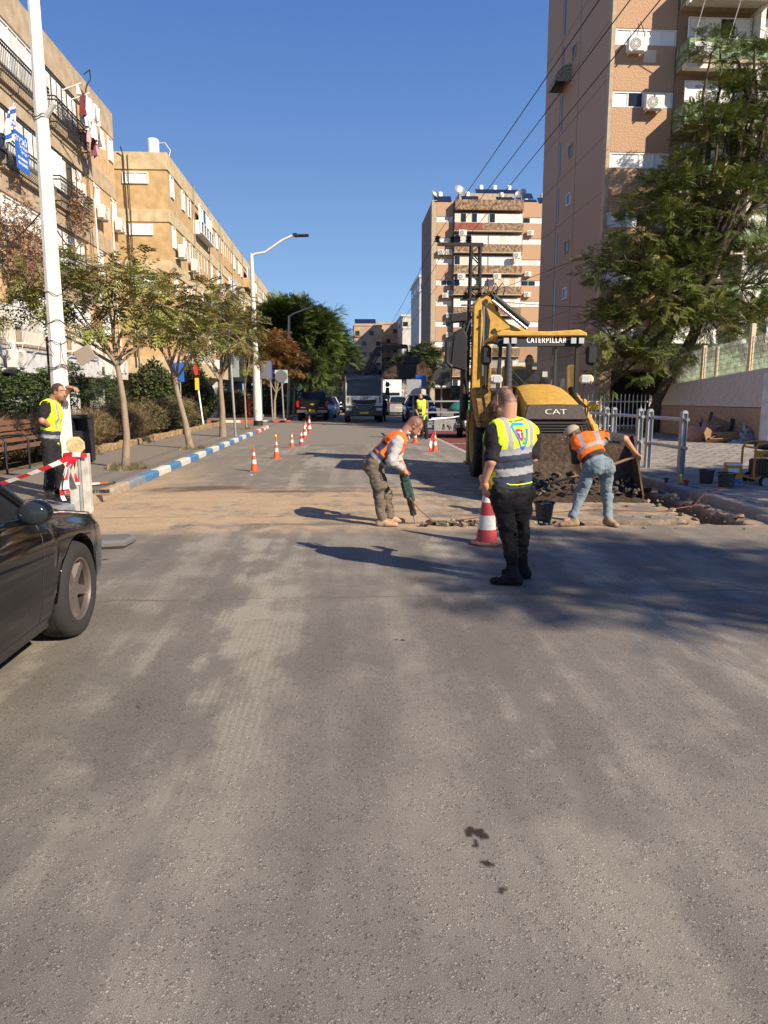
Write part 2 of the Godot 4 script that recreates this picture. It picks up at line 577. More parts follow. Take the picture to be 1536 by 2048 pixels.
func setting(called: String,mesh,mat: Material)->MeshInstance3D:
	var o:=part(self,called,mesh,mat)
	o.set_meta("kind","structure")
	return o
func kerb_mesh(l: float,hgt:=0.135,w:=0.16,seed_:=0)->ArrayMesh:
	var m:=MB.new()
	var rng:=RandomNumberGenerator.new()
	rng.seed=seed_
	var sec:=[Vector2(-w,-0.1),Vector2(-w,hgt),Vector2(-0.035,hgt),Vector2(-0.012,hgt-0.01),Vector2(0.0,hgt-0.04),Vector2(0.012,-0.1)]
	var g:=[]
	var n:=7
	for i in n:
		var row:=[]
		for s in sec:
			row.append(Vector3(s.x+rng.randf_range(-0.006,0.003),s.y+(rng.randf_range(-0.009,0.002) if s.y > 0.05 else 0.0),-l*0.5+0.006+(l-0.012)*i/(n-1)))
		g.append(row)
	for i in n-1:
		for j in sec.size()-1:
			m.quad(g[i][j],g[i][j+1],g[i+1][j+1],g[i+1][j],Vector3(-w*0.5,0,g[i][j].z))
	for e in [0,n-1]:
		for j in range(1,sec.size()-1):
			var nz:=Vector3(0,0,-1 if e == 0 else 1)
			m.tri(g[e][0],g[e][j],g[e][j+1],nz,nz,nz)
	return m.mesh()
func ground()->void:
	asphalt_maps()
	var mac:=macro_map()
	stamp("maps")
	var far:=mt("asphalt_far",0.42,0.37,0.3,0.95,0,"",Vector3.ONE)
	far.albedo_texture=T.asphalt
	far.uv1_scale=Vector3(0.35,0.35,1)
	var near:=StandardMaterial3D.new()
	near.albedo_texture=T.asphalt
	near.albedo_color=Color(1,1,1)
	near.roughness=0.92
	near.metallic_specular=0.3
	near.normal_enabled=true
	near.normal_texture=T.n_asphalt
	near.normal_scale=0.65
	near.detail_enabled=true
	near.detail_albedo=mac
	near.detail_blend_mode=BaseMaterial3D.BLEND_MODE_MUL
	near.detail_uv_layer=BaseMaterial3D.DETAIL_UV_2
	M.asphalt_near=near
	var bump:=FastNoiseLite.new()
	bump.seed=9
	bump.frequency=2.2
	bump.fractal_octaves=4
	var hf:=func(x: float,z: float)->float:
		var b:=sst(-13.5,-12.5,z)*(1.0-sst(-8.6,-8.2,z))
		if b <= 0.0: return 0.0
		var h:=-trench(x,z)
		return h+b*(0.012*maxf(bump.get_noise_2d(x,z),-0.3)+0.004)*(1.0-sst(5.3,5.5,x))+(0.05*bump.get_noise_2d(x*3.0,z*3.0) if h < -0.05 else 0.0)
	var uvf:=func(x: float,z: float)->Vector2: return Vector2((x+5.0)/12.0,-z/24.0)
	var xs:=lines(-5.0,-3.9,0.5)+lines(-3.9,1.5,0.12)+lines(1.5,5.6,0.05)+lines(5.6,7.0,0.5)+[7.0]
	var zs:=lines(-24.0,-13.6,0.8)+lines(-13.6,-8.1,0.05)+lines(-8.1,0.0,0.5)+[0.0]
	setting("road",sheet(xs,zs,hf,uvf),near)
	var flat:=func(_x: float,_z: float)->float: return 0.0
	var nouv:=func(_x: float,_z: float)->Vector2: return Vector2.ZERO
	setting("road",sheet(lines(-14,12,4)+[12.0],lines(-300,-24,6)+[-24.0],flat,nouv),far)
	setting("road",sheet(lines(-14,16,5)+[16.0],lines(0,40,5)+[40.0],flat,nouv),far)
	setting("road",sheet(lines(-14,-5,3)+[-5.0],lines(-24,0,4)+[0.0],flat,nouv),far)
	setting("road",sheet(lines(7,16,3)+[16.0],lines(-24,0,4)+[0.0],flat,nouv),far)
	var low:=func(_x: float,_z: float)->float: return -0.5
	setting("ground",sheet(lines(-700,700,100)+[700.0],lines(-700,200,100)+[200.0],low,nouv),mt("soil",0.2,0.16,0.11,0.95,0,"mottle",Vector3.ONE*0.2))
	var pav:=mt("pavement_left",0.4,0.35,0.285,0.92,0,"asphalt",Vector3.ONE*0.45,"n_asphalt",0.5)
	var m:=MB.new()
	m.bb(Vector3(-6.6,-0.3,-36.6),Vector3(-3.91,0.12,2.0))
	setting("pavement",m,pav)
	m=MB.new()
	m.bb(Vector3(-30,-0.3,-36.6),Vector3(-6.6,0.10,2.0))
	setting("garden_soil",m,mt("garden_soil",0.2,0.145,0.09,0.97,0,"dirt",Vector3.ONE*0.6,"n_stucco",0.8))
	m=MB.new()
	m.bb(Vector3(-30,-0.3,-300),Vector3(-3.91,0.11,-43.5))
	setting("pavement",m,pav)
	var kl:=Node3D.new()
	kl.name="kerb"
	kl.set_meta("kind","structure")
	add_child(kl,true)
	var stones:=[]
	for i in 5: stones.append(kerb_mesh(1.0,0.135,0.16,i))
	var kw:=mt("kerb_white",0.72,0.68,0.58,0.8,0,"mottle",Vector3.ONE*1.1,"n_fine",0.6)
	var kb:=mt("kerb_blue",0.085,0.23,0.46,0.75,0,"mottle",Vector3.ONE*1.1,"n_fine",0.6)
	var kr:=mt("kerb_red",0.55,0.08,0.075,0.75,0,"mottle",Vector3.ONE*1.1,"n_fine",0.6)
	var kd:=mt("kerb_dust",0.47,0.36,0.25,0.9,0,"mottle",Vector3.ONE*0.9,"n_fine",0.6)
	var kf:=mt("kerb_faded",0.25,0.27,0.31,0.85,0,"mottle",Vector3.ONE*0.9,"n_fine",0.6)
	for i in 40:
		var z:=2.9-i
		var o:=part(kl,"kerb_stone",stones[i % 5],kd)
		o.position=Vector3(-3.75,0,z)
		if i >= 13 and i < 15: o.material_override=kf if i == 14 or i == 13 else kd
		if i == 16: o.material_override=kf
		if i >= 17: o.material_override=kb if (i % 2) == 1 else kw
		if i >= 34: o.material_override=kr if (i % 2) == 0 else kw
		if i == 14 or i == 15: o.material_override=kd
		if i == 39: o.position.x=-3.95; o.rotation.y=0.45
		if i == 38: o.position.x=-3.79; o.rotation.y=0.12
		if i < 10: o.material_override=kd
	var k2:=Node3D.new()
	k2.name="kerb"
	k2.set_meta("kind","structure")
	add_child(k2,true)
	for i in 5:
		var o:=part(k2,"kerb_stone",stones[i % 5],kr if i % 2 == 0 else kw)
		o.position=Vector3(-3.75-i*0.98,0,-43.3-0.12*maxf(0.0,1.0-i))
		o.rotation.y=-PI/2
	for i in 24:
		var o:=part(k2,"kerb_stone",stones[i % 5],kd)
		o.position=Vector3(-3.75,0,-44.0-i)
	var k3:=Node3D.new()
	k3.name="kerb"
	k3.set_meta("kind","structure")
	add_child(k3,true)
	var ks:=mt("kerb_stone_grey",0.36,0.31,0.26,0.88,0,"mottle",Vector3.ONE*0.8,"n_fine",0.8)
	var rng:=RandomNumberGenerator.new()
	rng.seed=31
	for i in 56:
		var z:=2.5-i
		var o:=part(k3,"kerb_stone",stones[(i*2) % 5],ks)
		o.position=Vector3(5.47+rng.randf_range(-0.012,0.012),0,z)
		o.rotation.y=PI+rng.randf_range(-0.012,0.012)
		if i == 11:
			o.position += Vector3(-0.05,-0.03,0.0); o.rotation += Vector3(0.05,0.07,0.06)
		if i == 14: o.material_override=kf
	m=MB.new()
	m.bb(Vector3(5.64,-0.3,-60),Vector3(30,0.105,2.5))
	var walk:=setting("pavement",m,mt("paver_bed",0.23,0.19,0.15,0.95,0,"grain",Vector3.ONE*0.8))
	var pm:=vcol("paver",0.9,0,"grain",Vector3.ONE*0.9,"n_fine",0.5)
	var pieces:=[]
	for k in 4:
		var q:=MB.new()
		var t: float=[0.30,0.34,0.27,0.38][k]
		q.col=Color(t,t*0.86,t*0.72)
		q.bb(Vector3(-0.145,0.09,-0.095),Vector3(0.145,0.122,0.095),0.008)
		pieces.append(q.mesh())
	var rest:=MB.new()
	for j in range(0,84):
		for i in range(0,25):
			var p:=Vector3(5.80+0.3*i+(0.15 if j % 2 else 0.0),rng.randf_range(-0.004,0.003),-8.4-0.2*j)
			if p.z < -26.0 or p.x > 12.6: continue
			var k:=rng.randi() % 4
			if j > 11 and j < 25 and i < 22:
				var o:=part(walk,"paver",pieces[k],pm)
				o.position=p
			else:
				var t: float=[0.30,0.34,0.27,0.38][k]
				rest.col=Color(t,t*0.86,t*0.72)
				rest.bb(p+Vector3(-0.145,0.09,-0.095),p+Vector3(0.145,0.122,0.095),0.006)
	part(walk,"paving",rest,pm,"stuff")
	m=MB.new()
	m.bb(Vector3(3.55,-0.05,-33),Vector3(5.46,0.004,-16.5))
	setting("red_lane",m,mt("red_lane",0.33,0.085,0.075,0.9,0,"asphalt",Vector3.ONE*0.5,"n_asphalt",0.5))
	m=MB.new()
	m.bb(Vector3(3.4,-0.05,-33),Vector3(3.545,0.005,-16.5))
	m.bb(Vector3(3.548,-0.05,-24.1),Vector3(5.46,0.008,-24.0))
	setting("road_marking",m,mt("road_paint",0.62,0.56,0.5,0.8,0,"dirt",Vector3.ONE*1.5))
var U:={}
func slab(parent: Node,called: String,mat: Material,F: Transform3D,u0: float,u1: float,y0: float,y1: float,d0: float,d1: float,bev:=0.0)->MeshInstance3D:
	var m:=MB.new()
	m.x=F
	m.bb(Vector3(u0,y0,d0),Vector3(u1,y1,d1),bev)
	return part(parent,called,m,mat)
func unit_meshes()->void:
	var m:=MB.new()
	for i in 12:
		var y:=-0.46+0.92*i/11.0
		var keep:=m.x
		m.x=Transform3D(Basis(Vector3.RIGHT,0.55),Vector3(0,y,0))
		m.box(Vector3.ZERO,Vector3(0.96,0.078,0.09))
		m.x=keep
	for s in [-1,1]: m.box(Vector3(s*0.475,0,0.0),Vector3(0.05,1.0,0.5))
	U.shutter=m.mesh()
	m=MB.new()
	m.box(Vector3.ZERO,Vector3(0.98,0.98,0.3))
	U.pane=m.mesh()
	m=MB.new()
	m.box(Vector3.ZERO,Vector3(0.84,0.58,0.3),0.03)
	for s in [-1,1]: m.box(Vector3(s*0.3,-0.305,-0.08),Vector3(0.05,0.05,0.55))
	for i in 6: m.box(Vector3(0.33,-0.22+0.08*i,0.152),Vector3(0.1,0.02,0.01))
	U.ac=m.mesh()
	m=MB.new()
	m.x=Transform3D(Basis(Vector3.RIGHT,PI/2),Vector3(-0.1,0,0.152))
	for r in [0.06,0.12,0.18,0.235]:
		m.lathe([Vector2(r-0.012,0.0),Vector2(r-0.012,0.02),Vector2(r+0.008,0.02),Vector2(r+0.008,0.0)],18)
	for k in 6: m.bar(Vector3(cos(k*PI/6),0,sin(k*PI/6))*0.24+Vector3(0,0.016,0),Vector3(-cos(k*PI/6),0,-sin(k*PI/6))*0.24+Vector3(0,0.016,0),0.012,0.008)
	U.grille=m.mesh()
	m=MB.new()
	m.x=Transform3D(Basis(Vector3.RIGHT,PI/2),Vector3(-0.1,0,0.1505))
	m.lathe([Vector2(0.0,0.003),Vector2(0.24,0.003),Vector2(0.24,0.0)],18)
	U.fan=m.mesh()
	m=MB.new()
	m.lathe([Vector2(0,0),Vector2(0.27,0),Vector2(0.29,0.05),Vector2(0.29,1.2),Vector2(0.25,1.28),Vector2(0,1.3)],16)
	U.tank=m.mesh()
	m=MB.new()
	m.x=Transform3D(Basis(Vector3.RIGHT,0.7),Vector3(0,0.45,0))
	m.box(Vector3.ZERO,Vector3(1.9,0.06,1.2),0.01)
	m.x=Transform3D()
	for s in [-0.8,0.8]:
		m.bar(Vector3(s,0,0.4),Vector3(s,0.15,0.4),0.05,0.05)
		m.bar(Vector3(s,0,-0.4),Vector3(s,0.75,-0.4),0.05,0.05)
	U.solar=m.mesh()
	m=MB.new()
	m.x=Transform3D(Basis(Vector3.RIGHT,1.0),Vector3(0,0.9,0))
	var pr:=[]
	for i in 7: pr.append(Vector2(0.1*i,0.28*pow(i/6.0,2)))
	m.lathe(pr,18,0,TAU,true)
	m.cyl(Vector3(0,0.0,0),Vector3(0,0.45,0.0),0.03)
	m.x=Transform3D()
	m.cyl(Vector3(0,0,0),Vector3(0,0.9,0),0.04)
	U.dish=m.mesh()
func window(parent: Node,F: Transform3D,u: float,y: float,d: float,w: float,h: float,kinds: String,fr: Material)->MeshInstance3D:
	var m:=MB.new()
	m.x=F
	var t:=0.045
	m.bb(Vector3(u-w/2-t,y+h/2,d-0.03),Vector3(u+w/2+t,y+h/2+t,d+0.06))
	m.bb(Vector3(u-w/2-t,y-h/2-t,d-0.03),Vector3(u+w/2+t,y-h/2,d+0.075))
	for s in [-1,1]: m.bb(Vector3(u+s*w/2,y-h/2,d-0.03),Vector3(u+s*(w/2+t),y+h/2,d+0.06))
	var n:=kinds.length()
	for i in range(1,n): m.bb(Vector3(u-w/2+w*i/n-0.02,y-h/2,d-0.03),Vector3(u-w/2+w*i/n+0.02,y+h/2,d+0.05))
	var o:=part(parent,"window",m,fr)
	for i in n:
		var k:=kinds[i]
		var mat: Material={"s": M.shutter,"g": M.pane_dark,"o": M.pane_dark,"w": M.panel_white,"b": M.panel_beige,"t": M.panel_tan}[k]
		var q:=part(o,"pane" if k in "go" else "shutter",U.shutter if k == "s" else U.pane,mat)
		var cx:=u-w/2+w*(i+0.5)/n
		q.transform=F*Transform3D(Basis.from_scale(Vector3(w/n-0.045,h,0.08)),Vector3(cx,y,d+0.012))
		if k == "o":
			var q2:=part(o,"shutter",U.shutter,M.shutter)
			q2.transform=F*Transform3D(Basis.from_scale(Vector3(w/n-0.045,h,0.06)),Vector3(cx,y,d+0.055))
	return o
func air_con(parent: Node,F: Transform3D,u: float,y: float,d: float,s:=1.0)->void:
	var a:=part(parent,"air_conditioner",U.ac,M.ac_white)
	a.transform=F*Transform3D(Basis.from_scale(Vector3.ONE*s),Vector3(u,y,d+0.3*s))
	part(a,"fan",U.fan,M.ac_dark)
	part(a,"fan_grille",U.grille,M.ac_white)
func railing(parent: Node,F: Transform3D,u0: float,u1: float,y0: float,y1: float,d: float,mat: Material,style:=0,step:=0.11)->void:
	var m:=MB.new()
	m.x=F
	for y in [y0,y1,lerpf(y0,y1,0.86)]:
		m.bb(Vector3(u0,y-0.02,d-0.02),Vector3(u1,y+0.02,d+0.02))
		for u in [u0,u1]: m.bb(Vector3(u-0.02,y-0.02,0.0),Vector3(u+0.02,y+0.02,d))
	var n:=int((u1-u0)/step)
	for i in n+1:
		var u:=lerpf(u0,u1,float(i)/n)
		if style == 1:
			m.tube([Vector3(u,y1,d),Vector3(u,lerpf(y0,y1,0.6),d),Vector3(u,lerpf(y0,y1,0.35),d+0.12),Vector3(u,lerpf(y0,y1,0.15),d+0.16),Vector3(u,y0,d+0.02)],0.011,5,false)
		else:
			m.bb(Vector3(u-0.008,y0,d-0.008),Vector3(u+0.008,y1,d+0.008))
	if style == 2:
		for i in n:
			var u:=lerpf(u0,u1,(i+0.5)/n)
			for y in [0.3,0.6]:
				var pts:=[]
				for k in 9: pts.append(Vector3(u+cos(k*TAU/8)*step*0.42,lerpf(y0,y1,y)+sin(k*TAU/8)*0.1,d))
				m.tube(pts,0.009,4,false)
	var nb:=maxi(2,int((u1-u0)/1.1))
	for i in nb+1:
		var u:=lerpf(u0,u1,float(i)/nb)
		m.tube([Vector3(u,y0,d),Vector3(u,y0-0.2,d-0.05),Vector3(u,y0-0.32,0.03)],0.014,5)
	part(parent,"railing",m,mat)
func pipe(parent: Node,F: Transform3D,pts: Array,r: float,mat: Material,called:="drain_pipe")->void:
	var m:=MB.new()
	m.x=F
	m.tube(pts,r,7)
	part(parent,called,m,mat)
func wall_frame(px: float,pz: float,turn: float)->Transform3D:
	return Transform3D(Basis(Vector3.UP,turn),Vector3(px,0,pz))
func building_mats()->void:
	mt("stucco_orange",0.64,0.43,0.24,0.92,0,"mottle",Vector3.ONE*0.3,"n_stucco",0.4)
	mt("band_grey",0.5,0.39,0.265,0.9,0,"mottle",Vector3.ONE*0.22,"n_fine",0.4)
	mt("fascia_white",0.66,0.66,0.68,0.8,0,"mottle",Vector3.ONE*0.3,"n_fine",0.2)
	mt("ochre",0.56,0.385,0.195,0.92,0,"mottle",Vector3.ONE*0.25,"n_fine",0.4)
	mt("ochre_band",0.6,0.485,0.3,0.9,0,"mottle",Vector3.ONE*0.25,"n_fine",0.3)
	mt("shutter",0.82,0.8,0.75,0.55)
	mt("panel_white",0.82,0.8,0.75,0.6,0,"mottle",Vector3.ONE*0.4)
	mt("panel_beige",0.62,0.55,0.44,0.6)
	mt("panel_tan",0.55,0.38,0.25,0.6)
	mt("frame_white",0.78,0.77,0.74,0.4)
	mt("frame_dark",0.05,0.05,0.05,0.4)
	mt("pane_dark",0.02,0.024,0.028,0.06)
	mt("ac_white",0.66,0.63,0.57,0.5)
	mt("ac_dark",0.05,0.05,0.05,0.6)
	mt("iron_black",0.018,0.018,0.018,0.45)
	mt("pipe_white",0.7,0.68,0.63,0.5)
	mt("pipe_grey",0.28,0.24,0.2,0.6)
	mt("cable_black",0.012,0.012,0.012,0.6)
	mt("tank_white",0.8,0.79,0.76,0.45)
	mt("solar",0.015,0.02,0.04,0.12)
	mt("galv",0.46,0.46,0.45,0.45,0.6,"grain",Vector3.ONE*1.5)
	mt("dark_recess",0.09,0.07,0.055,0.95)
	mt("roof_felt",0.4,0.37,0.33,0.9)
func buildings()->void:
	building_mats()
	unit_meshes()
	building_a()
	building_b()
	building_d()
	building_c()
	far_buildings()
func building_a()->void:
	var b:=thing("apartment_building","four storey beige apartment block at left with iron railed balconies and hung laundry","building",Vector3.ZERO)
	var F:=wall_frame(-10.9,0,PI/2)
	slab(b,"wall",M.stucco_orange,F,8,36.8,3.25,14.62,-11,0)
	slab(b,"roof_slab",M.roof_felt,F,8.1,36.7,14.6,14.66,-10.9,-0.1)
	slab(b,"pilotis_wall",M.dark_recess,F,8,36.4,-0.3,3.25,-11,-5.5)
	slab(b,"fascia",M.fascia_white,F,8,36.85,2.35,3.3,-0.3,0.16,0.02)
	slab(b,"ceiling_slab",M.fascia_white,F,8,36.8,3.1,3.24,-5.5,-0.31)
	for u in [14.0,18.4,22.6,26.5,31.2,34.4]:
		var m:=MB.new()
		m.x=F
		var poly:=PackedVector2Array([Vector2(-0.9,-0.2),Vector2(0.25,-0.2),Vector2(0.5,2.4),Vector2(-0.3,2.4)])
		if u > 30.0: poly=PackedVector2Array([Vector2(-0.4,-0.2),Vector2(0.4,-0.2),Vector2(0.4,2.4),Vector2(-0.4,2.4)])
		m.x=F*Transform3D(Basis(Vector3.UP,0.0),Vector3(u,0,-0.6))
		m.prism(poly,0.45,0.02)
		part(b,"column",m,M.fascia_white)
	var segs:=[[29.0,32.2],[24.7,28.2],[20.6,23.9],[15.0,18.6],[10.0,13.6]]
	for k in 4:
		var yt:=13.45-2.75*k
		var top:=14.7 if k == 0 else yt+0.78
		slab(b,"floor_band",M.band_grey,F,7.95,36.86,yt+0.08,top,-0.05,0.09,0.012)
		slab(b,"wall_panel",M.stucco_orange,F,32.6,36.84,yt-1.97,yt+0.075,-0.05,0.05)
		if k < 3:
			window(b,F,34.0,yt-0.52,0.05,0.55,0.95,"s",M.frame_white)
			window(b,F,36.35,yt-0.52,0.05,0.55,0.95,"s",M.frame_white)
		else:
			window(b,F,34.6,yt-0.45,0.05,1.3,0.8,"ss",M.frame_white)
		for si in segs.size():
			var u0: float=segs[si][0]
			var u1: float=segs[si][1]
			slab(b,"parapet",M.band_grey,F,u0-0.05,u1+0.05,yt-1.97,yt-1.42,-0.05,0.075)
			slab(b,"sill",M.band_grey,F,u0-0.1,u1+0.1,yt-1.99,yt-1.9,0.05,0.2,0.01)
			var kinds: String=["ssgss","sswws","wswsw","ssoss"][(k+si) % 4]
			if si == 0 and k == 1: kinds="oowgwo"
			if si == 0 and k == 0: kinds="wswwsw"
			window(b,F,(u0+u1)/2,yt-0.68,0.012,u1-u0-0.1,1.32,kinds,M.frame_dark if (k+si) % 2 == 0 or si == 0 and k < 2 else M.frame_white)
			if k < 3:
				railing(b,F,u0-0.12,u1+0.12,yt-1.9,yt-1.02,0.42 if k != 1 or si != 1 else 0.3,M.iron_black if not (k == 1 and si == 1) else M.frame_dark,1 if k == 1 and si == 1 else (2 if si == 0 else 0),0.14 if si == 0 else 0.12)
			else:
				railing(b,F,u0-0.12,u1+0.12,yt-1.9,yt-0.8,0.42,M.frame_white,0,0.1)
		slab(b,"pilaster",M.stucco_orange,F,28.35,28.85,yt-1.95,yt+0.07,-0.05,0.065)
		slab(b,"pilaster",M.stucco_orange,F,24.05,24.55,yt-1.95,yt+0.07,-0.05,0.065)
		if k == 1 or k == 2:
			pass
	for a in [[33.9,9.55],[36.3,9.55]]: air_con(b,F,a[0],a[1],0.05)
	for a in [[33.2,2.75],[34.9,2.9],[23.9,2.75]]: air_con(b,F,a[0],a[1],0.17)
	for u in [33.55,35.95]:
		pipe(b,F,[Vector3(u,10.72,0.1),Vector3(u+0.05,10.6,0.16),Vector3(u+0.03,9.9,0.1),Vector3(u+0.06,8.0,0.1),Vector3(u,5.0,0.1),Vector3(u+0.02,3.3,0.2)],0.035,M.pipe_white,"hose")
	pipe(b,F,[Vector3(28.5,14.4,0.13),Vector3(28.52,11.5,0.13),Vector3(28.48,9.0,0.13),Vector3(28.5,3.4,0.2)],0.045,M.pipe_grey)
	pipe(b,F,[Vector3(28.72,12.2,0.13),Vector3(28.7,7.0,0.13),Vector3(28.74,3.4,0.2)],0.03,M.pipe_grey)
	pipe(b,F,[Vector3(32.75,13.9,0.08),Vector3(32.8,11.0,0.1),Vector3(32.72,8.0,0.1),Vector3(32.78,3.4,0.18)],0.012,M.cable_black,"cable")
	pipe(b,F,[Vector3(33.05,12.5,0.07),Vector3(33.0,9.0,0.1),Vector3(33.06,3.4,0.18)],0.01,M.cable_black,"cable")
	pipe(b,F,[Vector3(29.9,11.2,0.12),Vector3(31.0,10.9,0.12),Vector3(32.3,10.1,0.12),Vector3(32.75,9.6,0.12)],0.012,M.cable_black,"cable")
	pipe(b,F,[Vector3(33.2,14.9,0.1),Vector3(33.5,15.2,0.25),Vector3(33.7,14.9,0.2),Vector3(33.4,14.6,0.14),Vector3(33.2,14.2,0.12),Vector3(33.1,13.7,0.1)],0.025,M.cable_black,"cable")
	for u in [30.0,30.9]:
		pipe(b,F,[Vector3(u,13.05,0.3),Vector3(u+0.1,13.35,1.0)],0.03,M.pipe_white,"laundry_arm")
func building_b()->void:
	var b:=thing("apartment_building","long ochre four storey block receding along the left with a white roof tank","building")
	var F:=wall_frame(-8.5,0,PI/2)
	var G:=wall_frame(0,-37.3,0)
	slab(b,"wall",M.ochre,F,37.3,88,3.0,12.4,-10,0)
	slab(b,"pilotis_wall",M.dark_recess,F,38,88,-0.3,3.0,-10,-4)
	slab(b,"ground_wall",M.ochre_band,F,40.2,42.6,-0.3,3.0,-6,-2.5)
	var yts:=[12.2,9.8,7.4,5.0]
	for k in 4:
		var yt: float=yts[k]
		var y1: float=13.15 if k == 0 else yt+0.75
		slab(b,"floor_band",M.ochre_band,F,37.24,88.05,yt+0.16,y1,-0.05,0.06,0.01)
		slab(b,"floor_band",M.ochre_band,G,-18.5,-8.5,yt+0.162,y1-0.002,-0.05,0.055,0.01)
	slab(b,"floor_band",M.ochre_band,F,37.22,88.05,2.7,3.5,-0.2,0.07,0.01)
	slab(b,"floor_band",M.ochre_band,G,-18.5,-8.47,2.702,3.498,-0.2,0.065,0.01)
	slab(b,"roof_slab",M.roof_felt,F,37.5,88,13.0,13.1,-9.9,-0.1)
	for u in [37.6,44,50,56,62,68,74,80,87]:
		slab(b,"column",M.fascia_white,F,u-0.25,u+0.25,-0.3,2.71,-0.7,-0.15)
	for i in 4:
		if i == 0: window(b,G,-10.0,yts[i]-0.22,0.0,1.15,0.44,"ss",M.frame_white)
		elif i == 1: window(b,G,-9.85,yts[i]-0.2,0.0,1.05,0.42,"oo",M.frame_white)
		else: window(b,G,-9.9,yts[i]-0.22,0.0,1.1,0.44,"ss",M.frame_white)
	for rep in 5:
		var o:=10.2*rep
		for k in 4:
			var yt: float=yts[k]
			window(b,F,38.2+o,yt-0.4,0.0,0.55,0.95,"s",M.frame_white)
			window(b,F,40.7+o,yt-0.4,0.0,0.5,0.9,"s",M.frame_white)
			window(b,F,42.2+o,yt-0.4,0.0,0.5,0.9,"g",M.frame_white)
			var d:=0.42 if (k+rep) % 2 == 0 else 0.05
			slab(b,"balcony",M.ochre if (k+rep) % 3 else M.panel_white,F,43.3+o,47.2+o,yt-1.5,yt-0.75,-0.02,d)
			window(b,F,45.25+o,yt-0.32,d-0.08,3.7,0.82,["wgsw","sgws","ggww","wwgg"][(k*3+rep) % 4],M.frame_white)
			if k == 0 and rep == 0:
				for j in 5: window(b,F,43.65+0.8*j,yt-1.12,d,0.7,0.6,"g",M.frame_white)
	for a in [[38.7,9.15],[41.7,9.0],[43.0,6.5],[48.2,6.6],[50.5,9.0],[53.0,6.4],[58.0,9.1],[62.0,6.6],[69.0,9.0],[39.5,3.9],[47.8,3.9],[55.5,3.7]]: air_con(b,F,a[0],a[1]-0.35,0.0,1.1)
	pipe(b,G,[Vector3(-10.55,13.3,0.3),Vector3(-10.5,13.0,0.12),Vector3(-10.45,10,0.1),Vector3(-10.4,3.0,0.1)],0.03,M.cable_black,"cable")
	pipe(b,G,[Vector3(-10.3,13.0,0.1),Vector3(-10.28,8,0.09),Vector3(-10.25,3.0,0.1)],0.02,M.cable_black,"cable")
	for u in [43.0,47.5,51.5,57,62.5,68,73]:
		pipe(b,F,[Vector3(u,12.9,-0.3),Vector3(u,13.35,0.0),Vector3(u+0.1,13.2,0.16),Vector3(u+0.1,10.5,0.1),Vector3(u+0.12,3.2,0.1)],0.03,M.pipe_grey)
	var t:=thing("water_tank","single white cylindrical water tank on the near corner of the ochre roof","water tank",Vector3(-9.3,13.1,-38.2))
	part(t,"tank",U.tank,M.tank_white).scale=Vector3(1,0.72,1)
	var so:=part(t,"stand",U.solar,M.galv)
	so.position=Vector3(-0.2,-0.28,-0.3)
	so.scale=Vector3(0.7,0.4,0.5)
	pipe(t,Transform3D(),[Vector3(0.25,0.75,0),Vector3(0.6,0.75,0.1),Vector3(0.85,0.4,0.1),Vector3(0.75,0.0,0.1)],0.02,M.pipe_white,"hose")
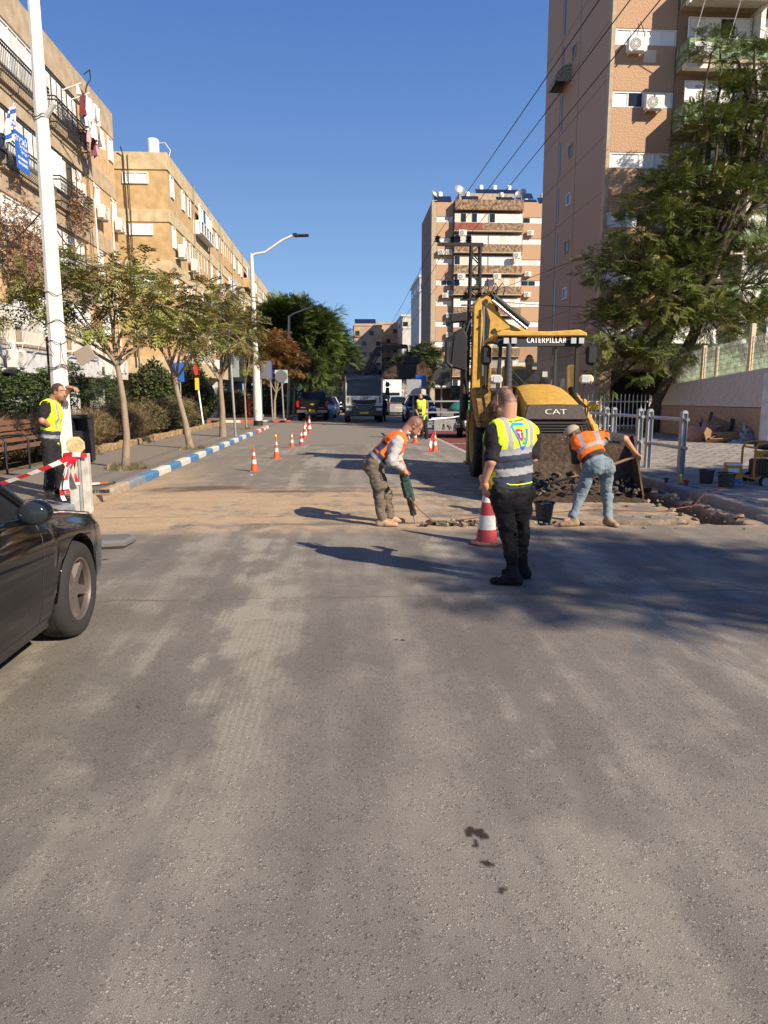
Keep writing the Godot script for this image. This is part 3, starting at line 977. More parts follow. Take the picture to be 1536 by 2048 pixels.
func building_d()->void:
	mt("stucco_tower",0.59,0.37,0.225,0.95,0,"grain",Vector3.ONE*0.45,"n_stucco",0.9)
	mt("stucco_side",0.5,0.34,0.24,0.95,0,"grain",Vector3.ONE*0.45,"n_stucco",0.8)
	mt("green_paint",0.30,0.46,0.27,0.85,0,"dirt",Vector3(0.4,0.25,0.4),"n_stucco",0.4)
	mt("corner_cream",0.5,0.4,0.27,0.9,0,"streak",Vector3.ONE*0.3)
	mt("awning",0.4,0.36,0.3,0.8,0,"dirt",Vector3.ONE)
	mt("joint_dark",0.12,0.08,0.06,0.9)
	var b:=thing("apartment_tower","tall tower at right, pinkish stucco, shaded street side and green painted balconies","building")
	var F:=wall_frame(0,-33.5,0)
	var L:=wall_frame(11.75,0,-PI/2)
	slab(b,"wall",M.stucco_side,F,11.75,20.2,2.8,27,-4.0,0)
	slab(b,"rear_wing",M.stucco_side,F,11.752,15.6,2.8,26.8,-10.5,-3.9)
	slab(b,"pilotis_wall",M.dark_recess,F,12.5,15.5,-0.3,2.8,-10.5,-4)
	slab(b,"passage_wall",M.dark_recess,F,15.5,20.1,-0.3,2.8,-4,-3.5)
	slab(b,"corner_pier",M.stucco_side,F,11.75,12.5,-0.3,2.8,-10.5,-0.02)
	slab(b,"corner_strip",M.corner_cream,F,11.72,11.9,-0.3,27.02,-0.2,0.11)
	for k in range(-3,6):
		var yt:=17.3-2.52*k
		slab(b,"wall_panel",M.stucco_tower,F,11.9,14.62,yt+0.04,yt+2.52-0.6,-0.1,0.09,0.015)
		var kind: String=["ssss","ssoo","ssoo","ssss","sgss","ssss","ssgs","ssss","ssss"][(k+3) % 9]
		if k == 0: kind="ssss"
		window(b,F,13.26,yt-0.3,0.015,2.62,0.56,kind,M.frame_white)
		var yb:=yt-1.7
		slab(b,"balcony_floor",M.corner_cream,F,14.7,20.1,yb-0.02,yb+0.12,0.0,1.25)
		slab(b,"balcony_parapet",M.green_paint,F,14.66,20.1,yb+0.12,yb+0.92,1.15,1.27,0.015)
		slab(b,"balcony_parapet",M.green_paint,F,14.66,14.78,yb+0.12,yb+0.92,0.0,1.15,0.01)
		slab(b,"balcony_band",M.panel_beige,F,14.6,20.1,yb-0.24,yb-0.03,0.9,1.2)
		window(b,F,16.3,yt-0.22,0.55,2.7,1.0,["ssss","sgss","ggss","wsgs"][(k+3) % 4],M.frame_white)
		window(b,F,19.0,yt-0.22,0.55,1.9,1.0,["wwgw","wsss","wggw"][(k+3) % 3],M.frame_white)
		slab(b,"balcony_pier",M.panel_white,F,17.75,17.95,yb+0.9,yt+0.55,0.3,1.2)
		if k == 0 or k == 2:
			var m:=MB.new()
			m.x=F
			for i in 26:
				m.bar(Vector3(14.8+0.13*i,yt+0.72,1.1),Vector3(14.8+0.13*i,yt+0.42,2.1),0.12,0.02)
			for i in 3: m.bar(Vector3(14.9+1.5*i,yb+0.9,1.2),Vector3(14.9+1.5*i,yt+0.42,2.05),0.03,0.03)
			part(b,"balcony_awning",m,M.panel_white)
	for a in [[12.75,16.55,0.09],[13.65,14.25,0.09],[15.1,15.9,1.27],[16.0,10.8,1.27],[18.0,5.9,1.27]]: air_con(b,F,a[0],a[1],a[2],1.0)
	slab(b,"patch",M.panel_beige,F,13.2,13.75,16.0,16.5,0.08,0.096)
	pipe(b,F,[Vector3(12.95,17.6,0.15),Vector3(13.1,17.2,0.2),Vector3(13.15,16.8,0.3)],0.015,M.cable_black,"cable")
	for k in 9:
		var y:=22.1-2.36*k
		slab(b,"slit_window",M.pane_dark,L,-40.75,-40.55,y-1.75,y,-0.02,0.012)
		if k > 0 and k != 2:
			window(b,L,-38.75,y-1.0,0.0,0.55,0.5,"g",M.corner_cream if k % 2 else M.frame_white)
		slab(b,"panel_joint",M.joint_dark,L,-44,-33.7,y-1.95,y-1.93,-0.02,0.006)
	slab(b,"panel_joint",M.joint_dark,L,-41.0,-40.98,2.8,27,-0.02,0.007)
	slab(b,"panel_joint",M.joint_dark,L,-37.9,-37.88,2.8,27,-0.02,0.007)
	var m:=MB.new()
	m.x=L*Transform3D(Basis(),Vector3(-39.9,18.35,0))
	var n:=16
	for i in n:
		var u0:=-0.75+1.5*i/n
		var u1:=-0.75+1.5*(i+1)/n
		var g:=[]
		for k in 6:
			var a:=k*PI/10
			g.append(Vector2(0.85*sin(a),0.85*cos(a)-0.85))
		for k in 5:
			m.quad(Vector3(u0,g[k].y,g[k].x),Vector3(u1,g[k].y,g[k].x),Vector3(u1,g[k+1].y,g[k+1].x),Vector3(u0,g[k+1].y,g[k+1].x),Vector3(0,-2,0))
		var lo0:=-0.97-0.06*absf(sin(i*PI/3))
		var lo1:=-0.97-0.06*absf(sin((i+1)*PI/3))
		m.quad(Vector3(u0,-0.85,0.85),Vector3(u1,-0.85,0.85),Vector3(u1,lo1,0.86),Vector3(u0,lo0,0.86),Vector3.ZERO)
	for s in [-0.75,0.75]:
		for k in 5:
			var a:=k*PI/10
			var a2:=(k+1)*PI/10
			m.tri(Vector3(s,-0.85,0),Vector3(s,0.85*cos(a)-0.85,0.85*sin(a)),Vector3(s,0.85*cos(a2)-0.85,0.85*sin(a2)),Vector3(signf(s),0,0),Vector3(signf(s),0,0),Vector3(signf(s),0,0))
	part(b,"awning",m,M.awning)
func building_c()->void:
	mt("brick_brown",0.41,0.29,0.195,0.95,0,"dirt",Vector3.ONE*0.22,"n_stucco",0.6)
	mt("rust_red",0.3,0.09,0.06,0.9,0,"mottle",Vector3.ONE*0.3)
	mt("c_side",0.33,0.23,0.16,0.95,0,"streak",Vector3(0.1,0.02,0.1))
	var b:=thing("apartment_tower","nine storey block at the bend with white shuttered balconies and many roof tanks","building")
	var F:=wall_frame(0,-104,0)
	slab(b,"wall",M.c_side,F,12.3,29.4,2.6,28.0,-13,0)
	slab(b,"ground_wall",M.dark_recess,F,13.2,29,-0.3,2.6,-13,-3)
	slab(b,"corner_pier",M.corner_cream,F,12.3,13.0,-0.3,28.2,-1.0,0.12)
	slab(b,"column",M.panel_white,F,19,19.8,-0.3,2.6,-1,0)
	slab(b,"column",M.panel_white,F,24,24.8,-0.3,2.6,-1,0)
	slab(b,"roof_house",M.band_grey,F,16.5,24.5,28.0,30.0,-9,-3)
	slab(b,"balcony_parapet",M.brick_brown,F,15.4,24.9,26.75,28.05,0,1.3)
	for k in 9:
		var yt:=26.05-2.82*k
		slab(b,"wall_panel",M.stucco_tower,F,13.0,15.3,yt+0.05,yt+2.05,-0.1,0.14)
		slab(b,"wall_panel",M.stucco_tower,F,25.0,29.4,yt+0.05,yt+2.05,-0.1,0.14)
		window(b,F,14.1,yt-0.36,0.02,2.3,0.66,["www","www","wbw","wgg","bww","wwg","www","wgw","www"][k],M.frame_white)
		window(b,F,27.1,yt-0.36,0.02,4.0,0.66,["gwww","wwww","wbww","ggww","wwww","www","wwww","wwgw","wwww"][k],M.frame_white)
		slab(b,"balcony_parapet",M.brick_brown if k != 0 else M.brick_brown,F,15.35,24.9,yt-2.0,yt-0.98,0.0,1.3)
		slab(b,"balcony_band",M.corner_cream,F,15.3,24.95,yt-2.15,yt-2.01,0.0,1.35)
		window(b,F,17.75,yt-0.28,0.8,4.6,1.15,["bgbgwb","gbgwww","gbbwbw","gwwwgw","wwwwww","wgwwww","bwwwbw","gwwwww","gwgwww"][k],M.frame_white)
		window(b,F,22.55,yt-0.28,0.8,4.6,1.15,["gwwwww","wwbwww","wwwwbw","bbtbtb","wbwwbw","bwwbww","wwbwww","wwwwww","wwbwww"][k],M.frame_white)
	slab(b,"parapet_patch",M.rust_red,F,15.4,19.2,24.1,25.0,1.28,1.33)
	for a in [[13.6,22.0],[14.7,22.0],[15.0,16.5],[14.3,16.2],[14.9,13.5],[14.9,10.8],[26.1,24.7],[25.9,19.2],[25.9,16.4]]: air_con(b,F,a[0],a[1]-0.75,0.14,1.15)
	for a in [[16.4,24.6],[16.3,18.8],[21.3,18.9],[24.0,21.7],[16.2,10.6],[16.2,7.8]]: air_con(b,F,a[0],a[1]-1.0,1.3,1.3)
	var L:=wall_frame(12.3,0,-PI/2)
	for k in 9: window(b,L,-110,25.5-2.82*k,0.0,0.8,0.9,"g",M.corner_cream)
	var spots:=[[13.6,28.05,-1.5],[17.4,28.05,-1.2],[20.0,30.0,-5],[22.0,30.0,-5],[24.1,30.0,-5],[22.3,28.05,-1.4],[25.4,29.0,-3],[26.6,28.7,-5],[28.2,28.05,-1.5]]
	var tank:=thing("water_tank","","water tank")
	part(tank,"tank",U.tank,M.tank_white)
	var sp:=part(tank,"solar_panel",U.solar,M.solar)
	sp.position=Vector3(0.2,-0.1,0.9)
	for i in spots.size():
		var at:=Vector3(spots[i][0],spots[i][1],-104+spots[i][2])
		var lab: String=["white tank over the left wing of the nine storey block's roof","white tank between the big dish and the roof house","leftmost of the three high tanks on the roof house","middle one of the three high tanks on the roof house","rightmost of the three high tanks on the roof house","low white tank in front of the roof house","white tank just left of the right hand dish","white tank behind the right hand dish","white tank at the right end of the nine storey block's roof"][i]
		var t:=tank if i == 0 else copy_of(tank,lab,at)
		t.position=at
		t.scale=Vector3.ONE*1.25
		t.set_meta("label",lab)
		t.set_meta("group","water tanks on the roof of the block")
	for s in [[16.2,28.05,-0.9,1.6,0.5,"large white dish on the left of the block's roof"],[25.0,28.05,-0.8,1.35,-0.6,"white dish right of the solar panels on the block's roof"],[12.5,28.1,-0.4,1.0,0.9,"small reddish dish on the left roof corner of the block"]]:
		var d:=thing("satellite_dish",s[5],"satellite dish",Vector3(s[0],s[1],-104+s[2]),s[4])
		part(d,"dish",U.dish,M.galv).scale=Vector3.ONE*s[3]
func far_block(label: String,at: Vector3,w: float,h: float,dep: float,wall: Material,cols: int,rows: int,roof:=true)->Node3D:
	var b:=thing("far_building",label,"building",at)
	var m:=MB.new()
	m.bb(Vector3(-w/2,-1,-dep),Vector3(w/2,h,0))
	part(b,"wall",m,wall)
	m=MB.new()
	var rng:=RandomNumberGenerator.new()
	rng.seed=int(h*10)
	for i in cols:
		for j in rows:
			if rng.randf() < 0.15: continue
			var x:=-w/2+w*(i+0.5)/cols
			var y:=h-1.6-(h-3.0)*j/rows
			m.bb(Vector3(x-w/cols*0.3,y-0.55,-0.1),Vector3(x+w/cols*0.3,y+0.45,0.05))
			m.bb(Vector3(-w/2-0.04,y-0.5,-dep*(i+0.7)/cols),Vector3(-w/2+0.1,y+0.4,-dep*(i+0.25)/cols))
	part(b,"windows",m,M.pane_dark if cols < 6 else M.panel_white,"stuff")
	m=MB.new()
	for j in rows: m.bb(Vector3(-w/2-0.1,h-2.7-(h-3.0)*j/rows,-dep-0.1),Vector3(w/2+0.1,h-2.45-(h-3.0)*j/rows,0.12))
	m.bb(Vector3(-w/2-0.15,h,-dep),Vector3(w/2+0.15,h+0.5,0.15))
	part(b,"floor_bands",m,wall)
	return b
func far_buildings()->void:
	mt("white_tower",0.66,0.63,0.58,0.9,0,"streak",Vector3(0.05,0.01,0.05))
	mt("far_beige",0.52,0.37,0.25,0.9,0,"mottle",Vector3.ONE*0.05)
	mt("far_red",0.36,0.16,0.1,0.9,0,"mottle",Vector3.ONE*0.05)
	var a:=far_block("far beige block with solar panels on its roof, left of the white towers",Vector3(5.6,0,-172),6.5,17.6,14,M.far_beige,4,6)
	var m:=MB.new()
	m.x=Transform3D(Basis(Vector3.RIGHT,0.6),Vector3(-0.5,18.9,-4))
	m.box(Vector3.ZERO,Vector3(5,0.1,2.5))
	part(a,"solar_panel",m,M.solar)
	m=MB.new()
	m.bb(Vector3(-3.3,-1,0.3),Vector3(3.2,8.5,0.6))
	part(a,"brick_front",m,M.far_red)
	far_block("far tan block just right of the one with solar panels",Vector3(11.0,0,-182),5,18.9,16,M.far_beige,3,7)
	var t:=far_block("lower white tower farther down the street, left of the tallest one",Vector3(15.2,0,-176),3.8,19.5,22,M.white_tower,2,1)
	t.position.z=-170
	far_block("tallest white tower beside the nine storey block",Vector3(17.3,0,-146),4.6,24.5,18,M.white_tower,3,1)
	far_block("low far building between the truck and the trees",Vector3(-1,0,-200),14,6.5,10,M.far_beige,8,2)
func leaf_quad(m: MB,p: Vector3,d: Vector3,side: Vector3,l: float,w: float,up: Vector3)->void:
	var n:=up.normalized()
	var mid:=p+d*l*0.45
	var tip:=p+d*l-up*l*0.12
	var a:=mid+side*w*0.5-up*w*0.12
	var b:=mid-side*w*0.5-up*w*0.12
	m.tri(p,a,tip,n,(n+side*0.4).normalized(),n)
	m.tri(p,tip,b,n,n,(n-side*0.4).normalized())
func frond_pinnate(len: float,pairs: int,ll: float,lw: float,droop: float)->ArrayMesh:
	var m:=MB.new()
	var pts:=[]
	for i in pairs+1:
		var t:=float(i)/pairs
		pts.append(Vector3(0,-droop*t*t*len,t*len))
	for i in pairs:
		var p: Vector3=pts[i+1]
		for s in [-1,1]:
			var d:=Vector3(s*0.85,-0.2,0.5).normalized()
			leaf_quad(m,p,d,Vector3(0.5,0,-s*0.85).normalized(),ll,lw,Vector3(0,1,0.1))
	leaf_quad(m,pts[pairs],Vector3(0,-0.3,1).normalized(),Vector3.RIGHT,ll,lw,Vector3.UP)
	m.quadn(Vector3(-0.004,0,0),Vector3(0.004,0,0),pts[pairs]+Vector3(0.003,0,0),pts[pairs]-Vector3(0.003,0,0),Vector3.UP)
	return m.mesh()
func frond_feather(len: float)->ArrayMesh:
	var m:=MB.new()
	var n:=8
	for i in n:
		var t:=(i+0.7)/n
		var p:=Vector3(0,-0.16*t*t*len,t*len)
		var l:=len*0.34*sin(PI*(0.15+0.8*t))
		for s in [-1,1]:
			var d:=Vector3(s*0.8,-0.12,0.6).normalized()
			leaf_quad(m,p,d,Vector3(0.6,0,-s*0.8).normalized(),l,len*0.085,Vector3(0,1,0.2))
	leaf_quad(m,Vector3(0,-0.3*len,0.9*len),Vector3(0,-0.6,0.8),Vector3.RIGHT,len*0.2,len*0.07,Vector3.UP)
	return m.mesh()
func spray(len: float,n: int,lw: float,rng: RandomNumberGenerator)->ArrayMesh:
	var m:=MB.new()
	for i in n:
		var d:=Vector3(rng.randf_range(-1,1),rng.randf_range(-0.4,1),rng.randf_range(-1,1)).normalized()
		var p:=d*rng.randf_range(0.02,0.5)*len
		var s:=d.cross(Vector3(rng.randf(),rng.randf(),0.3)).normalized()
		leaf_quad(m,p,d,s,len*0.6,lw,s.cross(d))
	return m.mesh()
func sticks(len: float,n: int,rng: RandomNumberGenerator)->ArrayMesh:
	var m:=MB.new()
	for i in n:
		var d:=Vector3(rng.randf_range(-0.8,0.8),rng.randf_range(0.1,1),rng.randf_range(-0.8,0.8)).normalized()
		var s:=d.cross(Vector3(0.3,0.2,0.9)).normalized()*0.004
		var p:=Vector3(rng.randf_range(-0.5,0.5),rng.randf_range(-0.4,0.2),rng.randf_range(-0.5,0.5))*len
		m.quadn(p-s,p+s,p+d*len+s*0.4,p+d*len-s*0.4,s.cross(d).normalized())
	return m.mesh()
func leaf_mat()->StandardMaterial3D:
	if M.has("leaf"): return M.leaf
	var m:=vcol("leaf",0.55)
	m.cull_mode=BaseMaterial3D.CULL_DISABLED
	m.backlight_enabled=true
	m.backlight=Color(0.4,0.42,0.16)
	return m
func scatter(parent: Node,called: String,mesh: Mesh,xf: Array,cols: Array,mat: Material,kind:="stuff")->MultiMeshInstance3D:
	var mm:=MultiMesh.new()
	mm.transform_format=MultiMesh.TRANSFORM_3D
	mm.use_colors=true
	mm.mesh=mesh
	mm.instance_count=xf.size()
	for i in xf.size():
		mm.set_instance_transform(i,xf[i])
		mm.set_instance_color(i,cols[i])
	var o:=MultiMeshInstance3D.new()
	o.name=called
	o.multimesh=mm
	o.material_override=mat
	o.set_meta("kind",kind)
	parent.add_child(o,true)
	return o
func rdir(rng: RandomNumberGenerator)->Vector3:
	var z:=rng.randf_range(-1,1)
	var a:=rng.randf_range(0,TAU)
	var r:=sqrt(1-z*z)
	return Vector3(r*cos(a),z,r*sin(a))
func tree(called: String,label: String,at: Vector3,trunk: Array,r0: float,blobs: Array,clusters: int,per: int,rc: float,frond: Mesh,pal: Array,seed_: int,opt:={})->Node3D:
	var t:=thing(called,label,"tree",at,0.0,opt.get("group",""))
	var rng:=RandomNumberGenerator.new()
	rng.seed=seed_
	var m:=MB.new()
	var rr:=[]
	for i in trunk.size(): rr.append(r0*lerpf(1.0,0.62,float(i)/(trunk.size()-1))*(1.25 if i == 0 else 1.0))
	m.tube(trunk,rr,9)
	var top: Vector3=trunk[trunk.size()-1]
	var sub:=[]
	var tot:=0.0
	for b in blobs: tot += b[1].x*b[1].y*b[1].z
	for b in blobs:
		var nl:=3 if b[1].x > 1.1 else 2
		for k in nl:
			var q: Vector3=b[0]+rdir(rng)*b[1]*0.45
			var s: Vector3=trunk[maxi(trunk.size()-1-(k % 2),1)] if k < 2 else top
			s=s.lerp(top,0.4)
			var pts:=[]
			var rad:=[]
			var mid: Vector3=s.lerp(q,0.5)+Vector3(rng.randf_range(-0.2,0.2),0.12,rng.randf_range(-0.2,0.2))*s.distance_to(q)*0.5
			for i in 7:
				var f:=i/6.0
				var p:=s.lerp(mid,f).lerp(mid.lerp(q,f),f)+rdir(rng)*0.03*s.distance_to(q)*f
				pts.append(p)
				rad.append(lerpf(r0*0.5,r0*0.1,f))
				if i > 1: sub.append(p)
			m.tube(pts,rad,6)
	part(t,"trunk",m,opt.get("bark",M.bark))
	var xf:=[]
	var cols:=[]
	var tw:=MB.new()
	for b in blobs:
		var share:=int(clusters*b[1].x*b[1].y*b[1].z/tot)
		for i in share:
			var d:=rdir(rng)
			if d.y < -0.3 and rng.randf() < 0.5: d.y=-d.y
			var rad:=pow(rng.randf(),0.42)
			var cc: Vector3=b[0]+d*b[1]*rad*rng.randf_range(0.92,1.1)
			var best: Vector3=sub[0]
			for s in sub:
				if s.distance_squared_to(cc) < best.distance_squared_to(cc): best=s
			if i % 2 == 0 or opt.has("sparse"):
				var md:=best.lerp(cc,0.5)+Vector3(0,0.06,0)*best.distance_to(cc)+rdir(rng)*0.05*best.distance_to(cc)
				tw.tube([best,md,cc],[r0*0.09,r0*0.06,r0*0.03],4,false)
			var tone:=rng.randf_range(0.7,1.25)
			var pc: Color=pal[rng.randi() % pal.size()]
			for k in per:
				var o:=rdir(rng)
				o.y *= 0.6
				var p:=cc+o*rc*rng.randf()
				var f:=(Vector3(o.x,rng.randf_range(-0.5,0.35),o.z)+d*0.7).normalized()
				var up:=Vector3.UP+rdir(rng)*0.5
				var bs:=Basis.looking_at(-f,up).scaled(Vector3.ONE*rng.randf_range(0.7,1.2))
				xf.append(Transform3D(bs,p))
				var c:=pc.lerp(pal[rng.randi() % pal.size()],0.3)*(tone*rng.randf_range(0.8,1.2))
				c.a=1.0
				cols.append(c)
	part(t,"twigs",tw,opt.get("bark",M.bark),"stuff")
	scatter(t,"crown",frond,xf,cols,leaf_mat())
	return t
func bush(called: String,label: String,at: Vector3,blobs: Array,n: int,mesh: Mesh,pal: Array,seed_: int,group:="",cat:="bush",dry:=0,dry_pal:=[])->Node3D:
	var t:=thing(called,label,cat,at,0.0,group)
	var rng:=RandomNumberGenerator.new()
	rng.seed=seed_
	var m:=MB.new()
	for b in blobs:
		for k in 5:
			var q: Vector3=b[0]+rdir(rng)*b[1]*0.7
			var s:=Vector3(b[0].x+rng.randf_range(-0.2,0.2),0,b[0].z+rng.randf_range(-0.2,0.2))
			m.tube([s,s.lerp(q,0.5)+Vector3(0,0.1,0),q],[0.02,0.014,0.006],5,false)
	part(t,"stem",m,M.bark)
	for pas in 2:
		var xf:=[]
		var cols:=[]
		var tot:=0.0
		for b in blobs: tot += b[1].x*b[1].y*b[1].z
		var pl: Array=pal if pas == 0 else dry_pal
		for b in blobs:
			var share:=int((n if pas == 0 else dry)*b[1].x*b[1].y*b[1].z/tot)
			for i in share:
				var d:=rdir(rng)
				if d.y < 0.0: d.y *= 0.9
				var rad:=pow(rng.randf(),0.25)
				var lump:=0.88+0.16*sin(d.x*7.0+seed_)*cos(d.z*6.0+d.y*5.0)
				var p: Vector3=b[0]+d*b[1]*rad*lump
				if p.y < 0.03: p.y=rng.randf_range(0.03,0.25)
				var bs:=Basis(Vector3.UP,rng.randf()*TAU)*Basis(Vector3.RIGHT,rng.randf_range(-0.7,0.7))
				xf.append(Transform3D(bs.scaled(Vector3.ONE*rng.randf_range(0.7,1.3)),p))
				var c: Color=pl[rng.randi() % pl.size()]*rng.randf_range(0.65,1.3)
				c.a=1.0
				cols.append(c)
		if xf.size(): scatter(t,"foliage" if pas == 0 else "dry_twigs",mesh if pas == 0 else U.sticks,xf,cols,leaf_mat())
	return t
func plants_setup()->void:
	mt("bark",0.32,0.245,0.175,0.9,0,"mottle",Vector3(3,0.8,3),"n_stucco",0.7)
	mt("bark_dark",0.085,0.06,0.042,0.9,0,"mottle",Vector3(2,0.6,2),"n_stucco",0.9)
	mt("bark_jaca",0.14,0.10,0.07,0.9,0,"dirt",Vector3(1.5,0.5,1.5),"n_stucco",0.9)
	var rng:=RandomNumberGenerator.new()
	rng.seed=3
	U.pinnate=frond_pinnate(0.26,4,0.105,0.042,0.35)
	U.pinnate_small=frond_pinnate(0.3,5,0.11,0.045,0.4)
	U.feather=frond_feather(0.44)
	U.feather_big=frond_feather(0.85)
	U.spray=spray(0.13,9,0.045,rng)
	U.spray_big=spray(0.24,9,0.08,rng)
	U.spray_small=spray(0.08,10,0.02,rng)
	U.sticks=sticks(0.3,9,rng)
func trees()->void:
	plants_setup()
	var green:=[Color(0.22,0.225,0.055),Color(0.165,0.195,0.045),Color(0.32,0.3,0.09),Color(0.22,0.15,0.055)]
	var rusty:=[Color(0.19,0.155,0.045),Color(0.22,0.13,0.045),Color(0.16,0.155,0.045),Color(0.28,0.2,0.07)]
	var gp:="young street trees along the left pavement"
	tree("street_tree","nearest young street tree with a pale straight trunk and wide olive brown crown",Vector3(-4.55,0.1,-15.07),[Vector3(0,0,0),Vector3(0.06,0.7,0),Vector3(0.04,1.4,0.02),Vector3(-0.03,2.0,0),Vector3(-0.08,2.25,0)],0.075,
		[[Vector3(-0.05,3.75,0),Vector3(1.0,0.62,0.9)],[Vector3(-1.15,3.6,0.1),Vector3(0.85,0.7,0.8)],[Vector3(0.65,3.35,-0.2),Vector3(0.7,0.75,0.8)],[Vector3(-0.55,2.95,0.3),Vector3(0.8,0.45,0.7)],[Vector3(-1.9,3.1,0.3),Vector3(0.6,0.5,0.6)],[Vector3(0.6,2.65,0.1),Vector3(0.55,0.35,0.5)]],125,10,0.2,U.pinnate,green,21,{"group": gp,"sparse": 1})
	tree("street_tree","second street tree, its thin trunk leaning towards the hedge",Vector3(-4.4,0.1,-20.7),[Vector3(0,0,0),Vector3(-0.12,0.8,0),Vector3(-0.3,1.6,0),Vector3(-0.42,2.4,0)],0.09,
		[[Vector3(-0.5,3.7,0),Vector3(0.95,0.95,0.9)],[Vector3(0.3,3.2,0.2),Vector3(0.85,0.7,0.8)],[Vector3(-1.2,3.3,0.1),Vector3(0.7,0.7,0.7)],[Vector3(0.7,3.9,0),Vector3(0.7,0.7,0.7)]],100,10,0.22,U.pinnate_small,rusty+green,22,{"group": gp,"sparse": 1})
	tree("street_tree","third street tree beside the grey sign post, sparse olive crown on a straight trunk",Vector3(-4.45,0.1,-26.5),[Vector3(0,0,0),Vector3(0.02,1.0,0),Vector3(-0.02,1.9,0),Vector3(0.0,2.2,0)],0.11,
		[[Vector3(-0.3,3.9,0),Vector3(1.0,1.1,0.9)],[Vector3(0.55,3.6,0.2),Vector3(0.8,0.9,0.8)],[Vector3(0.2,4.8,0),Vector3(0.8,0.8,0.7)],[Vector3(-1.0,3.2,0.2),Vector3(0.6,0.6,0.6)]],95,10,0.25,U.pinnate_small,green+[Color(0.16,0.13,0.06)],23,{"group": gp,"sparse": 1})
	tree("street_tree","slim sapling with a thin bare trunk just before the white street lamp",Vector3(-4.4,0.1,-32.5),[Vector3(0,0,0),Vector3(-0.02,1.2,0),Vector3(-0.04,2.3,0)],0.045,
		[[Vector3(-0.1,3.5,0),Vector3(0.85,1.2,0.8)],[Vector3(0.3,4.4,0),Vector3(0.7,0.9,0.7)]],70,10,0.25,U.pinnate_small,rusty+green,24,{"group": gp,"sparse": 1})
	var orange:=[Color(0.27,0.12,0.03),Color(0.21,0.11,0.035),Color(0.3,0.16,0.05),Color(0.17,0.10,0.035)]
	tree("orange_tree","small tree with rust orange autumn leaves before the dark green trees",Vector3(-4.5,0.1,-46.5),[Vector3(0,0,0),Vector3(0.05,1.2,0),Vector3(0.3,2.3,0)],0.09,
		[[Vector3(0.2,3.9,0),Vector3(1.5,1.2,1.3)],[Vector3(-0.7,3.3,0.2),Vector3(1.0,0.9,1.0)],[Vector3(1.2,3.5,0.1),Vector3(0.9,0.9,0.9)],[Vector3(0.3,4.7,0),Vector3(0.9,0.8,0.9)]],260,11,0.25,U.pinnate_small,orange,25)
	tree("brown_tree","brownish thin tree in the shade behind the rust orange one",Vector3(-3.9,0.1,-55.5),[Vector3(0,0,0),Vector3(0.05,1.2,0),Vector3(0.1,2.3,0)],0.1,
		[[Vector3(0.6,3.7,0),Vector3(1.4,1.1,1.2)],[Vector3(-0.4,3.3,0),Vector3(1.1,0.9,1.1)]],130,11,0.3,U.pinnate_small,orange,26)
	var dark:=[Color(0.07,0.11,0.025),Color(0.09,0.135,0.03),Color(0.12,0.16,0.035),Color(0.055,0.085,0.02)]
	tree("large_tree","big dark green tree, nearest and tallest of the mass over the left pavement",Vector3(-5.4,0.1,-65),[Vector3(0,0,0),Vector3(0.1,1.5,0),Vector3(0.2,3,0)],0.3,
		[[Vector3(0.2,7.2,0),Vector3(2.6,2.5,2.4)],[Vector3(2.8,6.6,0),Vector3(2.3,2.2,2.2)],[Vector3(-1.5,6.7,0.4),Vector3(2.0,2.5,1.8)],[Vector3(1.4,8.6,0),Vector3(1.7,1.3,1.6)],[Vector3(2.8,4.0,0.3),Vector3(1.8,1.4,1.7)],[Vector3(-0.4,4.4,0.2),Vector3(2.0,1.4,1.9)]],720,12,0.5,U.feather_big,dark,27,{"bark": M.bark_dark})
	tree("large_tree","dark green tree leaning out over the road above the black pickup",Vector3(-3.8,0.1,-70),[Vector3(0,0,0),Vector3(0.4,1.5,0),Vector3(0.9,3,0)],0.28,
		[[Vector3(2.2,6.0,0),Vector3(2.2,2.1,2.2)],[Vector3(3.5,4.6,0),Vector3(1.7,1.8,1.8)],[Vector3(1.0,8.0,0),Vector3(1.4,1.4,1.4)],[Vector3(0.4,4.6,0),Vector3(2.2,1.8,2)],[Vector3(2.8,8.6,0),Vector3(0.6,1.5,0.6)]],560,12,0.5,U.feather_big,dark,28,{"bark": M.bark_dark})
	tree("large_tree","far dark green tree farthest up the left side of the street",Vector3(-6.5,0.1,-84),[Vector3(0,0,0),Vector3(0.1,1.5,0),Vector3(0.2,3,0)],0.3,
		[[Vector3(3.0,4.4,0),Vector3(4.2,3.6,3)],[Vector3(-2,5.2,0),Vector3(3.4,3.6,3)],[Vector3(5.4,5.4,0),Vector3(2.4,2.6,2)]],600,11,0.6,U.feather_big,dark,29,{"bark": M.bark_dark})
	tree("far_tree","green tree standing left of the nine storey block",Vector3(9.5,0.0,-94),[Vector3(0,0,0),Vector3(0.1,1.5,0),Vector3(0.2,3,0)],0.2,
		[[Vector3(0.8,6.2,0),Vector3(2.2,2.0,2)],[Vector3(-1.4,5.0,0),Vector3(1.9,1.7,1.8)],[Vector3(2.0,4.2,0),Vector3(1.6,1.8,1.6)]],260,11,0.5,U.feather_big,[Color(0.07,0.10,0.03),Color(0.09,0.11,0.04),Color(0.05,0.075,0.025)],30)
	tree("bare_tree","reddish brown half bare tree behind the truck's raised grab",Vector3(6.6,0.0,-80),[Vector3(0,0,0),Vector3(0.1,1.2,0),Vector3(0.1,2.2,0)],0.12,
		[[Vector3(0.2,4.0,0),Vector3(1.8,1.2,1.6)],[Vector3(1.6,3.8,0),Vector3(1.5,1.3,1.4)],[Vector3(-1.4,3.5,0),Vector3(1.3,1.0,1.2)]],190,9,0.4,U.sticks,[Color(0.16,0.085,0.05),Color(0.2,0.11,0.06),Color(0.12,0.07,0.05)],31,{"sparse": 1})
